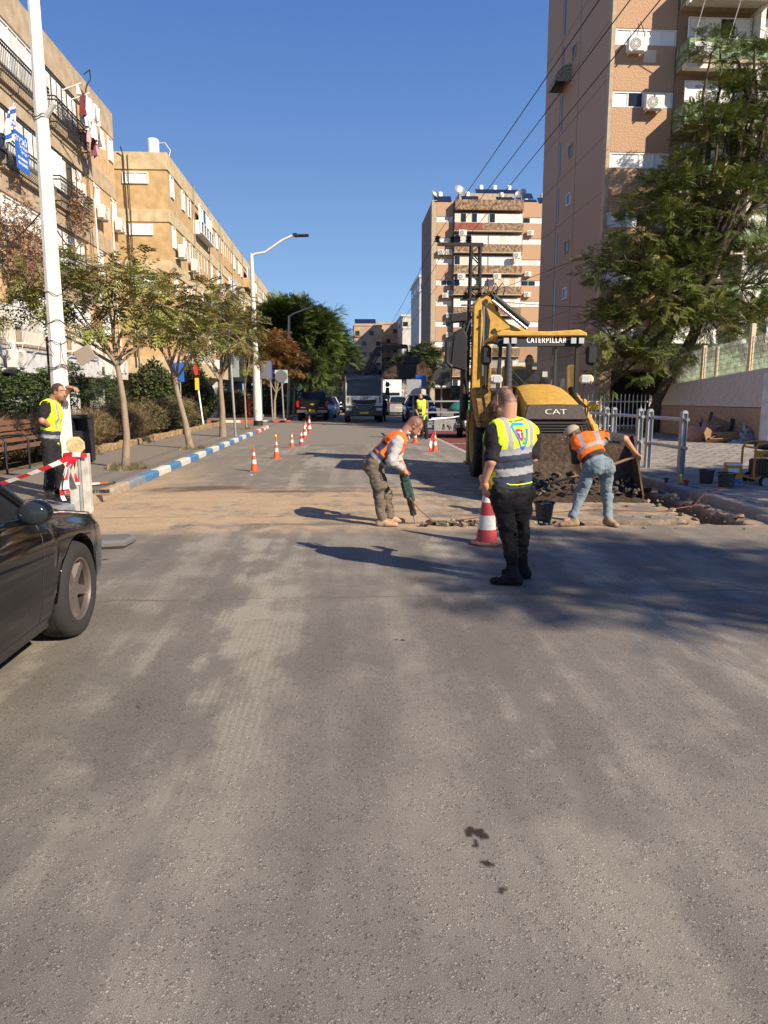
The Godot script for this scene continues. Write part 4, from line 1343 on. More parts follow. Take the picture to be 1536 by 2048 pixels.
	var jac:=[Color(0.1,0.14,0.028),Color(0.13,0.165,0.034),Color(0.165,0.185,0.04),Color(0.07,0.105,0.022),Color(0.21,0.2,0.05)]
	var jb:=[]
	for q in [[1235,560,85,0.4],[1225,660,75,0.0],[1300,480,95,0.2],[1290,610,80,1.0],[1345,400,85,0.0],[1260,735,58,0.6],[1360,560,95,0.2],[1450,250,75,-0.2],[1400,300,80,0.0],[1460,430,95,0.4],[1400,655,75,0.8],[1510,560,95,0.0],[1310,700,60,1.2],[1480,165,62,0.0],[1400,150,48,0.1],[1530,230,75,0.2],[1530,350,90,0.0],[1500,650,70,0.4],[1210,760,40,0.3]]:
		var dz:=29.0
		var r: float=q[2]*dz/1430.0
		jb.append([Vector3((q[0]-689.0)/1430.0*dz-13.1,(790.0-q[1])/1430.0*dz+1.62,q[3]),Vector3(r,r*0.85,minf(r,1.5))])
	tree("jacaranda_tree","tall feathery jacaranda with a leaning forked trunk behind the rendered wall",Vector3(13.1,0.0,-29.2),[Vector3(-0.5,-0.1,0),Vector3(-0.3,0.9,0),Vector3(0.1,1.9,0),Vector3(0.7,3.0,0),Vector3(1.2,4.2,0.0),Vector3(1.1,6.0,0.0)],0.32,jb,1050,13,0.33,U.feather,jac,32,{"bark": M.bark_jaca})
	tree("jacaranda_tree","jacaranda on the right pavement beside the camera that shades the road",Vector3(12.6,0.1,3.6),[Vector3(0,0,0),Vector3(0.05,2.4,0),Vector3(-0.1,5.2,0)],0.17,
		[[Vector3(-0.9,7.9,-0.8),Vector3(1.7,0.8,1.2)],[Vector3(0.9,8.2,-0.3),Vector3(1.5,0.9,1.1)],[Vector3(-2.5,7.6,-1.0),Vector3(1.1,0.5,0.7)],[Vector3(0.2,8.7,-0.9),Vector3(1.4,0.7,1.0)],[Vector3(2.2,7.6,0.4),Vector3(1.3,0.8,1.0)]],200,9,0.36,U.feather,jac,33)
	tree("jacaranda_tree","jacaranda on the right pavement that shades the pavers and the generator",Vector3(13.6,0.1,-6.5),[Vector3(0,0,0),Vector3(0.05,1.4,0),Vector3(-0.1,2.8,0)],0.18,
		[[Vector3(-1.2,5.0,0.4),Vector3(1.9,1.3,1.7)],[Vector3(0.9,5.4,0.6),Vector3(1.9,1.4,1.7)],[Vector3(0.3,4.6,-1.4),Vector3(1.8,1.1,1.4)],[Vector3(-1.6,4.2,2.2),Vector3(1.5,1.0,1.5)]],460,9,0.36,U.feather,jac,34)
func hedges()->void:
	var hg:=[Color(0.085,0.095,0.03),Color(0.06,0.075,0.022),Color(0.11,0.10,0.04)]
	var br:=[Color(0.19,0.12,0.06),Color(0.14,0.085,0.045),Color(0.24,0.16,0.085)]
	var dk:=[Color(0.045,0.075,0.018),Color(0.06,0.09,0.024),Color(0.035,0.055,0.016)]
	var lab:=["dry brown clipped hedge behind the bench","brown and green clipped hedge right of the black litter bin","clipped hedge between the first and second street trees, brown at its foot","green clipped hedge behind the third street tree","far end of the clipped hedge, next to the side street"]
	var zz:=[-15.0,-19.2,-24.0,-28.6,-33.4]
	var hh:=[0.95,0.95,1.1,1.25,1.35]
	for i in 5:
		var bl:=[]
		for k in 5: bl.append([Vector3(0.0,hh[i]*0.5,-1.9+0.95*k),Vector3(0.75,hh[i]*0.56,0.72)])
		bush("clipped_hedge",lab[i],Vector3(-7.75+0.12*i,0.1,zz[i]),bl,2600,U.spray_small if i < 3 else U.spray,hg if i > 0 else br+hg,50+i,"clipped hedge along the left pavement","hedge",1700 if i < 3 else 500,br)
	bush("green_shrub","big glossy green shrub at the far left before the white columns",Vector3(-9.6,0.1,-18.5),[[Vector3(0,1.5,0),Vector3(1.4,1.3,1.2)],[Vector3(1.1,1.2,-0.8),Vector3(1.0,1.0,1.0)]],1900,U.spray,dk,61)
	bush("green_shrub","leafy green shrub behind the white lattice pole",Vector3(-9.0,0.1,-22.0),[[Vector3(0,1.2,0),Vector3(1.0,1.2,1.2)],[Vector3(0.5,1.9,-0.6),Vector3(0.7,0.8,0.8)]],1500,U.spray,dk,62)
	bush("green_shrub","round dark shrub between the pole and the first street tree",Vector3(-8.3,0.1,-25.5),[[Vector3(0,1.3,0),Vector3(0.9,1.1,1.1)]],1100,U.spray_small,dk,63)
	bush("green_shrub","bright green shrub in front of the dark passage under the ochre block",Vector3(-8.4,0.1,-32.5),[[Vector3(0,1.6,0),Vector3(1.0,1.4,1.2)]],1100,U.spray_big,dk+hg,64)
	bush("green_shrub","tall shrub covering the corner behind the second street tree",Vector3(-7.6,0.1,-36.0),[[Vector3(0,1.7,0),Vector3(1.1,1.5,1.1)],[Vector3(0.7,1.2,0.6),Vector3(0.8,1.0,0.8)]],1500,U.spray_big,dk+hg,65)
	bush("green_shrub","broad yellowish shrub behind the red hydrant",Vector3(-7.4,0.1,-51),[[Vector3(0,0.9,0),Vector3(1.7,1.0,1.2)],[Vector3(-2.2,1.4,0),Vector3(1.6,1.5,1.3)]],1300,U.spray_big,hg+br,66)
	bush("green_shrub","long dark hedge in the shade under the big trees",Vector3(-6.2,0.1,-56),[[Vector3(0,1.0,0),Vector3(1.6,1.2,1.2)],[Vector3(2.0,0.9,-2),Vector3(1.3,1.1,1.4)],[Vector3(0,1.2,-5),Vector3(2.2,1.5,2.5)],[Vector3(0,1.2,-12),Vector3(2.6,1.9,3.5)]],2400,U.spray_big,dk,67)
	var rng:=RandomNumberGenerator.new()
	rng.seed=5
	var blade:=MB.new()
	for i in 7:
		var d:=Vector3(rng.randf_range(-0.5,0.5),1,rng.randf_range(-0.5,0.5)).normalized()
		var s:=Vector3(0.004,0,0.003)
		var p:=Vector3(rng.randf_range(-0.04,0.04),0,rng.randf_range(-0.04,0.04))
		blade.tri(p-s,p+s,p+d*rng.randf_range(0.06,0.16),Vector3(0,0.5,1),Vector3(0,0.5,1),Vector3(0,0.5,1))
	var bm:=blade.mesh()
	for q in [[-4.5,-15.0,220,0.55,"tuft of weeds around the nearest street tree's foot"],[-4.35,-20.6,90,0.5,"thin weeds around the second street tree's foot"],[-4.35,-32.4,120,0.4,"small weeds under the slim sapling"]]:
		var xf:=[]
		var cols:=[]
		for i in q[2]:
			var r: float=pow(rng.randf(),0.6)*q[3]
			var a:=rng.randf()*TAU
			xf.append(Transform3D(Basis(Vector3.UP,rng.randf()*TAU).scaled(Vector3.ONE*rng.randf_range(0.5,1.2)),Vector3(q[0]+r*cos(a)*0.8,0.115,q[1]+r*sin(a))))
			var c:=Color(0.11,0.12,0.04).lerp(Color(0.3,0.24,0.12),rng.randf())*rng.randf_range(0.6,1.2)
			c.a=1
			cols.append(c)
		var g:=scatter(self,"weeds",bm,xf,cols,leaf_mat())
		tag(g,q[4],"weeds")
	for v in [[Vector3(-10.2,6.6,-24.6),Vector3(0.5,1.7,1.5),430,"mass of dry red brown creeper hanging from the first floor railing at far left"],[Vector3(-8.6,5.0,-20.6),Vector3(0.6,0.9,0.9),200,"lower clump of dry red creeper at the left edge"],[Vector3(-10.3,8.6,-30.0),Vector3(0.25,1.3,0.5),170,"wisp of dry creeper hanging beside the white pole"]]:
		var t:=thing("dry_creeper",v[3],"creeper",v[0])
		var m:=MB.new()
		for i in int(v[2]/9):
			var p: Vector3=rdir(rng)*v[1]*rng.randf()
			m.tube([p,p+rdir(rng)*0.4+Vector3(0,-0.2,0),p+rdir(rng)*0.7+Vector3(0,-0.6,0)],[0.008,0.006,0.003],4,false)
		part(t,"stem",m,M.bark_dark,"stuff")
		var xf:=[]
		var cols:=[]
		for i in v[2]:
			var p: Vector3=rdir(rng)*v[1]*pow(rng.randf(),0.5)
			xf.append(Transform3D(Basis(rdir(rng),rng.randf()*TAU),p))
			var c:=Color(0.25,0.115,0.06).lerp(Color(0.34,0.22,0.13),rng.randf())*rng.randf_range(0.5,1.2)
			c.a=1
			cols.append(c)
		scatter(t,"dry_leaves",U.spray,xf,cols,leaf_mat())
func frustum4(m: MB,p: Vector3,q: Vector3,w0: float,w1: float,turn: float,ch:=0.18)->void:
	var b:=Basis(Vector3.UP,turn)
	var ring:=[]
	for e in 2:
		var w:=(w0 if e == 0 else w1)*0.5
		var c:=w*(1.0-ch*2.0)
		var o:=p if e == 0 else q
		var r:=[]
		for s in [[c,w],[w,c],[w,-c],[c,-w],[-c,-w],[-w,-c],[-w,c],[-c,w]]: r.append(o+b*Vector3(s[0],0,s[1]))
		ring.append(r)
	for i in 8:
		var j:=(i+1) % 8
		m.quad(ring[0][i],ring[0][j],ring[1][j],ring[1][i],(p+q)*0.5)
		m.tri(q,ring[1][i],ring[1][j],Vector3.UP,Vector3.UP,Vector3.UP)
func text_part(parent: Node,called: String,s: String,h: float,mat: Material,xf: Transform3D,bold:=true,sx:=1.0,depth:=0.006)->MeshInstance3D:
	var t:=TextMesh.new()
	var f:=SystemFont.new()
	f.font_names=PackedStringArray(["Droid Sans"])
	if bold: f.font_weight=700
	t.font=f
	t.text=s
	t.font_size=64
	t.pixel_size=h/46.0
	t.depth=depth
	t.curve_step=2.0
	var o:=part(parent,called,t,mat)
	o.transform=xf*Transform3D(Basis.from_scale(Vector3(sx,1,1)),Vector3.ZERO)
	return o
func plate(m: MB,c: Vector3,r: float,n: int,t: float,F: Transform3D)->void:
	var poly:=PackedVector2Array()
	for i in n: poly.push_back(Vector2(cos(TAU*(i+0.5)/n),sin(TAU*(i+0.5)/n))*r)
	var k:=m.x
	m.x=F*Transform3D(Basis(),c)
	m.prism(poly,t,t*0.3)
	m.x=k
func ribbon(m: MB,pts: Array,wd: Array,w: float,step: float,a: Color,b: Color)->void:
	var acc:=0.0
	for i in pts.size()-1:
		var p: Vector3=pts[i]
		var q: Vector3=pts[i+1]
		var d0: Vector3=wd[i]*w*0.5
		var d1: Vector3=wd[i+1]*w*0.5
		m.col=a if int(floor(acc/step)) % 2 == 0 else b
		var n:=(q-p).cross(d0).normalized()
		var sk:=(q-p)*0.6
		m.tri(p+d0+sk,p-d0,q-d1,n,n,n)
		m.tri(p+d0+sk,q-d1,q+d1+sk,n,n,n)
		acc += p.distance_to(q)
func left_side()->void:
	var white:=mt("pole_white",0.74,0.72,0.68,0.75,0,"mottle",Vector3(1.2,0.35,1.2),"n_fine",0.4)
	mt("paint_grey",0.3,0.31,0.32,0.5,0.2)
	mt("concrete",0.6,0.56,0.5,0.9,0,"mottle",Vector3.ONE*1.0,"n_fine",0.6)
	mt("wood_slat",0.2,0.1,0.055,0.65,0,"grain",Vector3(1,1,0.3),"n_fine",0.4)
	mt("black_plastic",0.016,0.016,0.017,0.5)
	mt("rust",0.2,0.085,0.045,0.9,0,"dirt",Vector3.ONE*2)
	mt("red_paint",0.5,0.025,0.02,0.45)
	mt("sign_blue",0.02,0.13,0.5,0.4)
	mt("sign_yellow",0.75,0.5,0.03,0.5)
	mt("sign_back",0.16,0.16,0.165,0.55,0.3)
	mt("wire",0.1,0.07,0.055,0.7)
	var t:=thing("utility_pole","tall white painted concrete pole that the man leans his arm on","pole",Vector3(-4.33,0.1,-11.3))
	var m:=MB.new()
	frustum4(m,Vector3(0,-0.2,0),Vector3(0.04,10.5,0),0.275,0.1,0.35)
	part(t,"shaft",m,white)
	m=MB.new()
	m.bar(Vector3(0.03,5.38,0.02),Vector3(0.26,5.62,0.1),0.06,0.06,Vector3.UP,0.01)
	part(t,"stub_pipe",m,white)
	m=MB.new()
	for q in [[5.42,0.11],[5.46,0.11],[3.0,0.14],[2.6,0.145],[2.3,0.15],[1.95,0.155],[1.92,0.155]]:
		var pts:=[]
		for k in 17: pts.append(Vector3(cos(k*TAU/16),0,sin(k*TAU/16))*q[1]+Vector3(0.01,q[0]+0.03*sin(k*1.3+q[0]*9),0))
		m.tube(pts,0.006,4,false)
	m.tube([Vector3(0.1,2.3,0.1),Vector3(0.14,2.05,0.16),Vector3(0.3,1.7,0.1)],0.005,4)
	m.tube([Vector3(-0.05,2.6,0.14),Vector3(-0.1,2.35,0.2),Vector3(0.02,2.1,0.16)],0.005,4)
	part(t,"binding_wire",m,M.wire)
	m=MB.new()
	m.bb(Vector3(-0.32,1.75,-0.5),Vector3(-0.2,2.42,-0.4),0.01)
	part(t,"steel_strut",m,M.rust)
	m=MB.new()
	m.x=Transform3D(Basis(Vector3.FORWARD,-0.5),Vector3(0.27,2.14,-0.4))
	m.box(Vector3.ZERO,Vector3(0.28,0.24,0.02),0.004)
	part(t,"bent_plate",m,mt("plate_brown",0.3,0.24,0.19,0.5))
	for w in [[Vector3(-4.4,4.35,-11.3),Vector3(-10.8,7.0,-33.0),"thin service wire from the white pole towards the plain end of the flats"],[Vector3(-4.44,4.3,-11.4),Vector3(-10.7,5.6,-22),"thin slack wire from the white pole to the creeper at far left"]]:
		m=MB.new()
		var pts:=[]
		for i in 15:
			var f:=i/14.0
			pts.append(w[0].lerp(w[1],f)-Vector3(0,1.1*f*(1-f),0))
		m.tube(pts,0.012,5)
		tag(part(self,"service_wire",m,M.wire),w[2],"wire")
	t=thing("bollard","short white bollard with a pale yellow disc on top, tape tied round it","bollard",Vector3(-3.68,0,-10.1),0.05)
	m=MB.new()
	m.bb(Vector3(-0.135,-0.1,-0.07),Vector3(0.0,0.84,0.06),0.008)
	m.bb(Vector3(0.035,-0.1,-0.07),Vector3(0.135,0.82,0.05),0.008)
	part(t,"post",m,M.concrete)
	m=MB.new()
	m.bb(Vector3(0.003,-0.1,-0.03),Vector3(0.032,0.8,0.075),0.004)
	part(t,"steel_channel",m,mt("galv_light",0.5,0.52,0.54,0.4,0.6))
	m=MB.new()
	plate(m,Vector3(-0.02,0.935,0.03),0.128,8,0.035,Transform3D())
	part(t,"reflector_disc",m,mt("disc_yellow",0.72,0.56,0.27,0.6,0,"mottle",Vector3.ONE*2))
	m=MB.new()
	var pts:=[]
	var wd:=[]
	for i in 41:
		var f:=i/40.0
		var p:=Vector3(-3.72,0.79,-10.0).lerp(Vector3(-6.3,-0.05+0.2,-9.2),f)-Vector3(0,0.55*f*(1-f),0)
		pts.append(p)
		wd.append(Vector3(0.05,cos(sin(f*7.0)*0.9),sin(sin(f*7.0)*0.9)).normalized())
	ribbon(m,pts,wd,0.075,0.14,Color(0.62,0.02,0.03),Color(0.8,0.78,0.76))
	for s in [[Vector3(-3.72,0.8,-9.99),Vector3(-3.86,0.45,-9.93),Vector3(-3.8,0.3,-9.96)],[Vector3(-3.72,0.8,-9.98),Vector3(-3.95,0.4,-9.9),Vector3(-3.86,0.2,-9.95)],[Vector3(-3.68,0.8,-9.98),Vector3(-3.7,0.6,-9.9),Vector3(-3.66,0.42,-9.95)],[Vector3(-3.86,0.8,-9.99),Vector3(-3.7,0.84,-9.96),Vector3(-3.54,0.8,-10.0)],[Vector3(-3.66,0.8,-9.98),Vector3(-3.8,0.62,-9.9),Vector3(-3.82,0.36,-9.92)]]:
		pts=[]
		wd=[]
		for i in 13:
			var f:=i/12.0
			pts.append(s[0].lerp(s[1],f).lerp(s[1].lerp(s[2],f),f))
			wd.append(Vector3(cos(f*2.6),0.3,sin(f*2.6)).normalized() if s[0].x > -3.85 else Vector3(0,1,0.2).normalized())
		ribbon(m,pts,wd,0.065,0.11,Color(0.62,0.02,0.03),Color(0.8,0.78,0.76))
	tag(part(self,"barrier_tape",m,vcol("tape",0.4)),"red and white barrier tape tied to the bollard and running off to the left","barrier tape")
	t=thing("park_bench","wooden slatted park bench with black iron arms at the left edge","bench",Vector3(-6.75,0.12,-15.4))
	for i in 4:
		m=MB.new()
		m.bb(Vector3(-0.2+0.115*i,0.43,-1.5),Vector3(-0.1+0.115*i,0.465,1.5),0.006)
		part(t,"seat_slat",m,M.wood_slat)
	for i in 4:
		m=MB.new()
		m.x=Transform3D(Basis(Vector3.BACK,0.22),Vector3(-0.26-0.028*i,0.56+0.12*i,0))
		m.box(Vector3.ZERO,Vector3(0.035,0.095,3.0),0.006)
		part(t,"back_slat",m,M.wood_slat)
	for z in [-1.2,0.35,1.35]:
		m=MB.new()
		m.tube([Vector3(0.27,-0.02,z),Vector3(0.27,0.4,z),Vector3(0.28,0.62,z),Vector3(0.2,0.7,z),Vector3(-0.1,0.69,z),Vector3(-0.33,0.66,z)],0.022,7)
		m.tube([Vector3(-0.28,-0.02,z),Vector3(-0.2,0.25,z),Vector3(-0.24,0.45,z),Vector3(-0.4,0.98,z)],0.022,7)
		m.tube([Vector3(0.27,0.41,z),Vector3(-0.23,0.41,z)],0.02,7)
		part(t,"iron_arm",m,M.iron_black)
	t=thing("litter_bin","black square litter bin with an open mouth behind the white pole","litter bin",Vector3(-5.85,0.12,-16.4),0.1)
	m=MB.new()
	m.bb(Vector3(-0.2,0.03,-0.2),Vector3(0.2,0.72,0.2),0.02)
	for s in [-1,1]: m.bb(Vector3(s*0.2,0.72,-0.2),Vector3(s*0.15,0.98,0.2))
	m.bb(Vector3(-0.2,0.72,-0.2),Vector3(0.2,0.98,-0.17))
	part(t,"body",m,M.black_plastic)
	m=MB.new()
	m.bb(Vector3(-0.215,0.98,-0.215),Vector3(0.215,1.07,0.215),0.03)
	part(t,"lid",m,M.black_plastic)
	m=MB.new()
	m.bb(Vector3(-0.205,0.68,-0.205),Vector3(0.205,0.71,0.206),0.004)
	part(t,"rim_band",m,M.iron_black)
	t=thing("planter_wall","low edge of rough sandy stones along the foot of the hedge","low wall",Vector3(-6.5,0.1,0))
	var rng:=RandomNumberGenerator.new()
	rng.seed=8
	mt("planter_stone",0.46,0.32,0.18,0.95,0,"dirt",Vector3.ONE*1.3,"n_stucco",0.8)
	for i in 44:
		m=MB.new()
		var l:=rng.randf_range(0.38,0.5)
		m.box(Vector3.ZERO,Vector3(0.2,rng.randf_range(0.17,0.24),l),0.025)
		var o:=part(t,"stone",m,M.planter_stone)
		o.position=Vector3(rng.randf_range(-0.03,0.03)+0.006*i,0.1,-17.4-0.44*i)
		o.rotation=Vector3(rng.randf_range(-0.06,0.06),rng.randf_range(-0.1,0.1),rng.randf_range(-0.08,0.08))
	m=MB.new()
	m.bb(Vector3(-9.0,0.0,-50.6),Vector3(-5.6,0.3,-50.3),0.02)
	tag(part(self,"planter_wall",m,M.planter_stone),"low sandy kerb wall beside the red hydrant across the side street","low wall")
	t=thing("street_lamp","white street lamp with a thick lower shaft and a curved arm over the road","street lamp",Vector3(-4.3,0.1,-36.1))
	m=MB.new()
	m.cyl(Vector3(0,0.25,0),Vector3(-0.03,3.1,0),0.21,0.17,14)
	m.cyl(Vector3(-0.03,3.1,0),Vector3(-0.1,8.2,0),0.135,0.085,14)
	part(t,"shaft",m,white)
	m=MB.new()
	m.cyl(Vector3(0,0,0),Vector3(0,0.27,0),0.23,0.22,14)
	part(t,"base",m,M.black_plastic)
	m=MB.new()
	m.tube([Vector3(-0.1,8.1,0),Vector3(0.1,8.2,0),Vector3(0.55,8.28,0),Vector3(0.95,8.55,0),Vector3(1.4,8.85,0),Vector3(1.8,9.02,0),Vector3(2.0,9.05,0)],0.055,8)
	part(t,"arm",m,white)
	m=MB.new()
	m.x=Transform3D(Basis(Vector3.BACK,0.03),Vector3(2.3,9.06,0))
	m.box(Vector3.ZERO,Vector3(0.72,0.1,0.28),0.03)
	m.box(Vector3(-0.3,0.07,0),Vector3(0.2,0.08,0.2),0.02)
	part(t,"lamp_head",m,M.black_plastic)
	m=MB.new()
	for i in 26:
		var y:=3.4+rng.randf()*1.7
		var a:=rng.randf_range(0.9,2.2)
		var r:=lerpf(0.135,0.085,(y-3.1)/5.1)+0.002
		var c:=Vector3(cos(a)*r-0.03-0.07*(y-3.1)/5.1,y,sin(a)*r)
		var k:=m.x
		m.x=Transform3D(Basis(Vector3.UP,PI/2-a),c)
		m.box(Vector3.ZERO,Vector3(rng.randf_range(0.02,0.06),rng.randf_range(0.02,0.07),0.004))
		m.x=k
	part(t,"sticker_remains",m,M.black_plastic)
	t=thing("street_lamp","dark grey street lamp before the big trees, its arm reaching over the road","street lamp",Vector3(-3.85,0.1,-49.6))
	m=MB.new()
	m.cyl(Vector3(0,0,0),Vector3(0.2,6.75,0),0.11,0.07,12)
	part(t,"shaft",m,M.paint_grey)
	m=MB.new()
	m.tube([Vector3(0.2,6.7,0),Vector3(0.5,6.9,0),Vector3(1.3,7.2,0),Vector3(1.8,7.35,0)],0.05,8)
	part(t,"arm",m,M.paint_grey)
	m=MB.new()
	m.box(Vector3(2.05,7.4,0),Vector3(0.7,0.09,0.25),0.02)
	part(t,"lamp_head",m,M.sign_back)
	t=thing("road_sign","grey back of a rectangular sign on a thin steel post by the third tree","road sign",Vector3(-4.0,0.1,-26.4))
	m=MB.new()
	m.cyl(Vector3(0.03,0,0),Vector3(-0.08,3.35,0),0.045,0.045,10)
	part(t,"post",m,M.galv)
	m=MB.new()
	m.bb(Vector3(-0.12,2.15,-0.08),Vector3(0.22,2.95,-0.05),0.01)
	part(t,"sign_plate",m,M.paint_grey)
	t=thing("road_sign","thin steel sign post at the corner, left of the round sign","road sign",Vector3(-4.35,0.1,-43.9))
	m=MB.new()
	m.cyl(Vector3(0,0,0),Vector3(-0.1,3.2,0),0.045,0.045,8)
	part(t,"post",m,M.galv)
	m=MB.new()
	m.bb(Vector3(-0.12,2.35,0.05),Vector3(-0.02,3.0,0.075))
	part(t,"sign_plate",m,M.sign_back)
	t=thing("road_sign","round sign seen from behind over a pale blue plate, by the red kerb corner","road sign",Vector3(-3.7,0.1,-43.8))
	m=MB.new()
	m.cyl(Vector3(0.03,0,0),Vector3(-0.07,3.0,0),0.05,0.05,8)
	part(t,"post",m,M.galv)
	m=MB.new()
	plate(m,Vector3(-0.07,2.62,0.07),0.37,20,0.02,Transform3D())
	part(t,"round_plate",m,M.sign_back)
	m=MB.new()
	m.bb(Vector3(-0.45,2.25,-0.09),Vector3(0.31,3.0,-0.06))
	part(t,"square_plate",m,mt("sign_pale",0.35,0.55,0.62,0.4))
	t=thing("road_sign","dark sign board with a blue edge just behind the white street lamp","road sign",Vector3(-4.55,0.1,-40.0))
	m=MB.new()
	m.cyl(Vector3(0,0,0),Vector3(0,3.4,0),0.04,0.04,8)
	part(t,"post",m,M.galv)
	m=MB.new()
	m.bb(Vector3(0.0,2.4,0.05),Vector3(0.55,3.35,0.08),0.01)
	part(t,"sign_plate",m,M.sign_back)
	m=MB.new()
	m.bb(Vector3(0.5,2.38,-0.0),Vector3(0.62,3.3,0.03))
	part(t,"blue_edge",m,M.sign_blue)
	t=thing("road_sign","white post with a red bordered disc and a yellow plate, leaning in the shrubs","road sign",Vector3(-6.42,0.1,-33.2))
	m=MB.new()
	m.cyl(Vector3(0,0,0),Vector3(-0.2,2.0,0),0.04,0.04,8)
	part(t,"post",m,M.frame_white)
	m=MB.new()
	m.x=Transform3D(Basis(Vector3.UP,1.38),Vector3(-0.25,2.65,0))
	plate(m,Vector3.ZERO,0.26,20,0.02,m.x)
	part(t,"disc",m,M.red_paint)
	m=MB.new()
	m.bb(Vector3(-0.3,1.75,0.045),Vector3(-0.12,2.28,0.07))
	part(t,"yellow_plate",m,M.sign_yellow)
	t=thing("road_sign","blue sign plate half hidden by the second street tree","road sign",Vector3(-7.35,0.1,-33.0))
	m=MB.new()
	m.cyl(Vector3(0,0,0),Vector3(0,2.9,0),0.035,0.035,8)
	part(t,"post",m,M.galv)
	m=MB.new()
	m.bb(Vector3(-0.22,2.1,0.04),Vector3(0.2,2.95,0.06),0.008)
	part(t,"sign_plate",m,M.sign_blue)
	t=thing("fire_hydrant","red standpipe fire hydrant beside the hedge beyond the side street","fire hydrant",Vector3(-6.5,0.05,-49.6))
	m=MB.new()
	m.lathe([Vector2(0.17,0),Vector2(0.17,0.05),Vector2(0.085,0.06),Vector2(0.08,0.85),Vector2(0.13,0.87),Vector2(0.13,0.95),Vector2(0.12,1.0),Vector2(0.14,1.1),Vector2(0.1,1.2),Vector2(0,1.22)],14)
	part(t,"standpipe",m,M.red_paint)
	m=MB.new()
	m.cyl(Vector3(0,1.05,0),Vector3(0.22,1.05,0.05),0.055,0.06,10)
	m.cyl(Vector3(0,1.05,0),Vector3(-0.2,1.05,0.05),0.055,0.06,10)
	part(t,"outlet",m,M.red_paint)
	facade_things()
func cloth_sheet(m: MB,F: Transform3D,u: float,y: float,d: float,w: float,h: float,seed_: int,puff:=0.12)->void:
	var g:=[]
	for i in 8:
		var row:=[]
		for j in 7:
			var fu:=j/6.0
			var fv:=i/7.0
			row.append(F*Vector3(u+w*(fu-0.5)*(1.0+0.12*sin(fv*4+seed_))+0.04*sin(fv*5+seed_),y-h*fv*(1.0+0.07*sin(fu*7+seed_)),d+puff*fv*sin(fu*6.0+seed_*1.7)+0.03*sin(fu*13+seed_)))
		g.append(row)
	m.grid(g,F*Vector3(u,y,d-3))
func facade_things()->void:
	var F:=wall_frame(-10.9,0,PI/2)
	var cm:=vcol("laundry",0.9,0,"",Vector3.ONE,"n_cloth",0.4)
	cm.cull_mode=BaseMaterial3D.CULL_DISABLED
	var m:=MB.new()
	for d in [0.5,0.7,0.9]: m.tube([F*Vector3(29.7,13.1+0.25*d,d),F*Vector3(31.2,13.02+0.25*d,d),F*Vector3(33.0,13.12+0.25*d,d)],0.006,4)
	tag(part(self,"washing_line",m,M.pipe_white),"washing line with several strands outside the top right balcony","washing line")
	for s in [[30.05,13.24,0.9,0.3,0.35,Color(0.7,0.66,0.6),"small cream cloth first on the washing line"],[30.35,13.2,0.9,0.42,0.95,Color(0.14,0.025,0.025),"dark red garment on the washing line"],[30.75,13.2,0.75,0.4,1.05,Color(0.16,0.24,0.36),"blue jeans on the washing line"],[31.3,13.26,0.9,1.0,0.9,Color(0.72,0.7,0.68),"big white sheet folded over the washing line"],[32.1,13.28,0.9,0.6,0.65,Color(0.76,0.72,0.72),"white shirt at the upper end of the washing line"],[31.0,12.55,0.8,0.45,0.5,Color(0.6,0.62,0.72),"pale blue shirt hanging low beside the jeans"],[31.35,12.25,0.75,0.3,0.6,Color(0.5,0.3,0.34),"pink garment hanging lowest on the line"],[31.75,12.35,0.9,0.75,0.55,Color(0.76,0.73,0.7),"white towel bulging at the middle of the lower line"],[32.0,12.05,0.7,0.5,0.75,Color(0.17,0.06,0.08),"dark maroon garment under the white towel"],[32.45,12.55,0.85,0.5,0.75,Color(0.78,0.76,0.76),"white shirt at the right end of the lower line"],[32.3,11.9,0.75,0.35,0.5,Color(0.42,0.25,0.25),"dusky pink cloth at the bottom right of the laundry"]]:
		m=MB.new()
		m.col=s[5]
		cloth_sheet(m,F,s[0],s[1],s[2],s[3],s[4],int(s[0]*10) % 17)
		tag(part(self,"laundry",m,cm),s[6],"laundry","washing hung outside the top balcony")
	m=MB.new()
	m.tube([F*Vector3(30.2,12.5,0.5),F*Vector3(31.4,12.42,0.8),F*Vector3(32.7,12.6,0.8)],0.006,4)
	tag(part(self,"washing_line",m,M.pipe_white),"lower strand of the washing line with pale shirts","washing line")
	m=MB.new()
	m.col=Color(0.66,0.6,0.5)
	cloth_sheet(m,F,31.25,10.05,0.47,0.45,0.42,3,0.02)
	tag(part(self,"hanging_cloth",m,cm),"cream cloth hung over the dark railing of the second balcony","cloth")
	var t:=thing("banner","blue sale banner with white Hebrew writing tied to the bellied railing","banner",F*Vector3(25.15,9.3,0.62),PI/2)
	m=MB.new()
	m.box(Vector3.ZERO,Vector3(0.95,1.15,0.012),0.003)
	part(t,"sheet",m,M.sign_blue)
	m=MB.new()
	var glyphs:={
		"l": [[0.1,1.35,0.1,0.9],[0.1,0.9,0.7,0.9],[0.7,0.9,0.7,0.55],[0.7,0.55,0.35,0.0]],
		"m": [[0.05,0.0,0.25,0.9],[0.2,0.65,0.55,0.9],[0.55,0.9,0.75,0.6],[0.75,0.6,0.75,0.0],[0.75,0.0,0.4,0.0]],
		"k": [[0.1,0.9,0.6,0.9],[0.6,0.9,0.75,0.7],[0.75,0.7,0.75,0.2],[0.75,0.2,0.6,0.0],[0.6,0.0,0.1,0.0]],
		"y": [[0.2,0.9,0.45,0.9],[0.45,0.9,0.45,0.5]],
		"r": [[0.1,0.9,0.6,0.9],[0.6,0.9,0.75,0.7],[0.75,0.7,0.75,0.0]],
		"h": [[0.05,0.9,0.75,0.9],[0.75,0.9,0.75,0.0],[0.15,0.0,0.15,0.55]]}
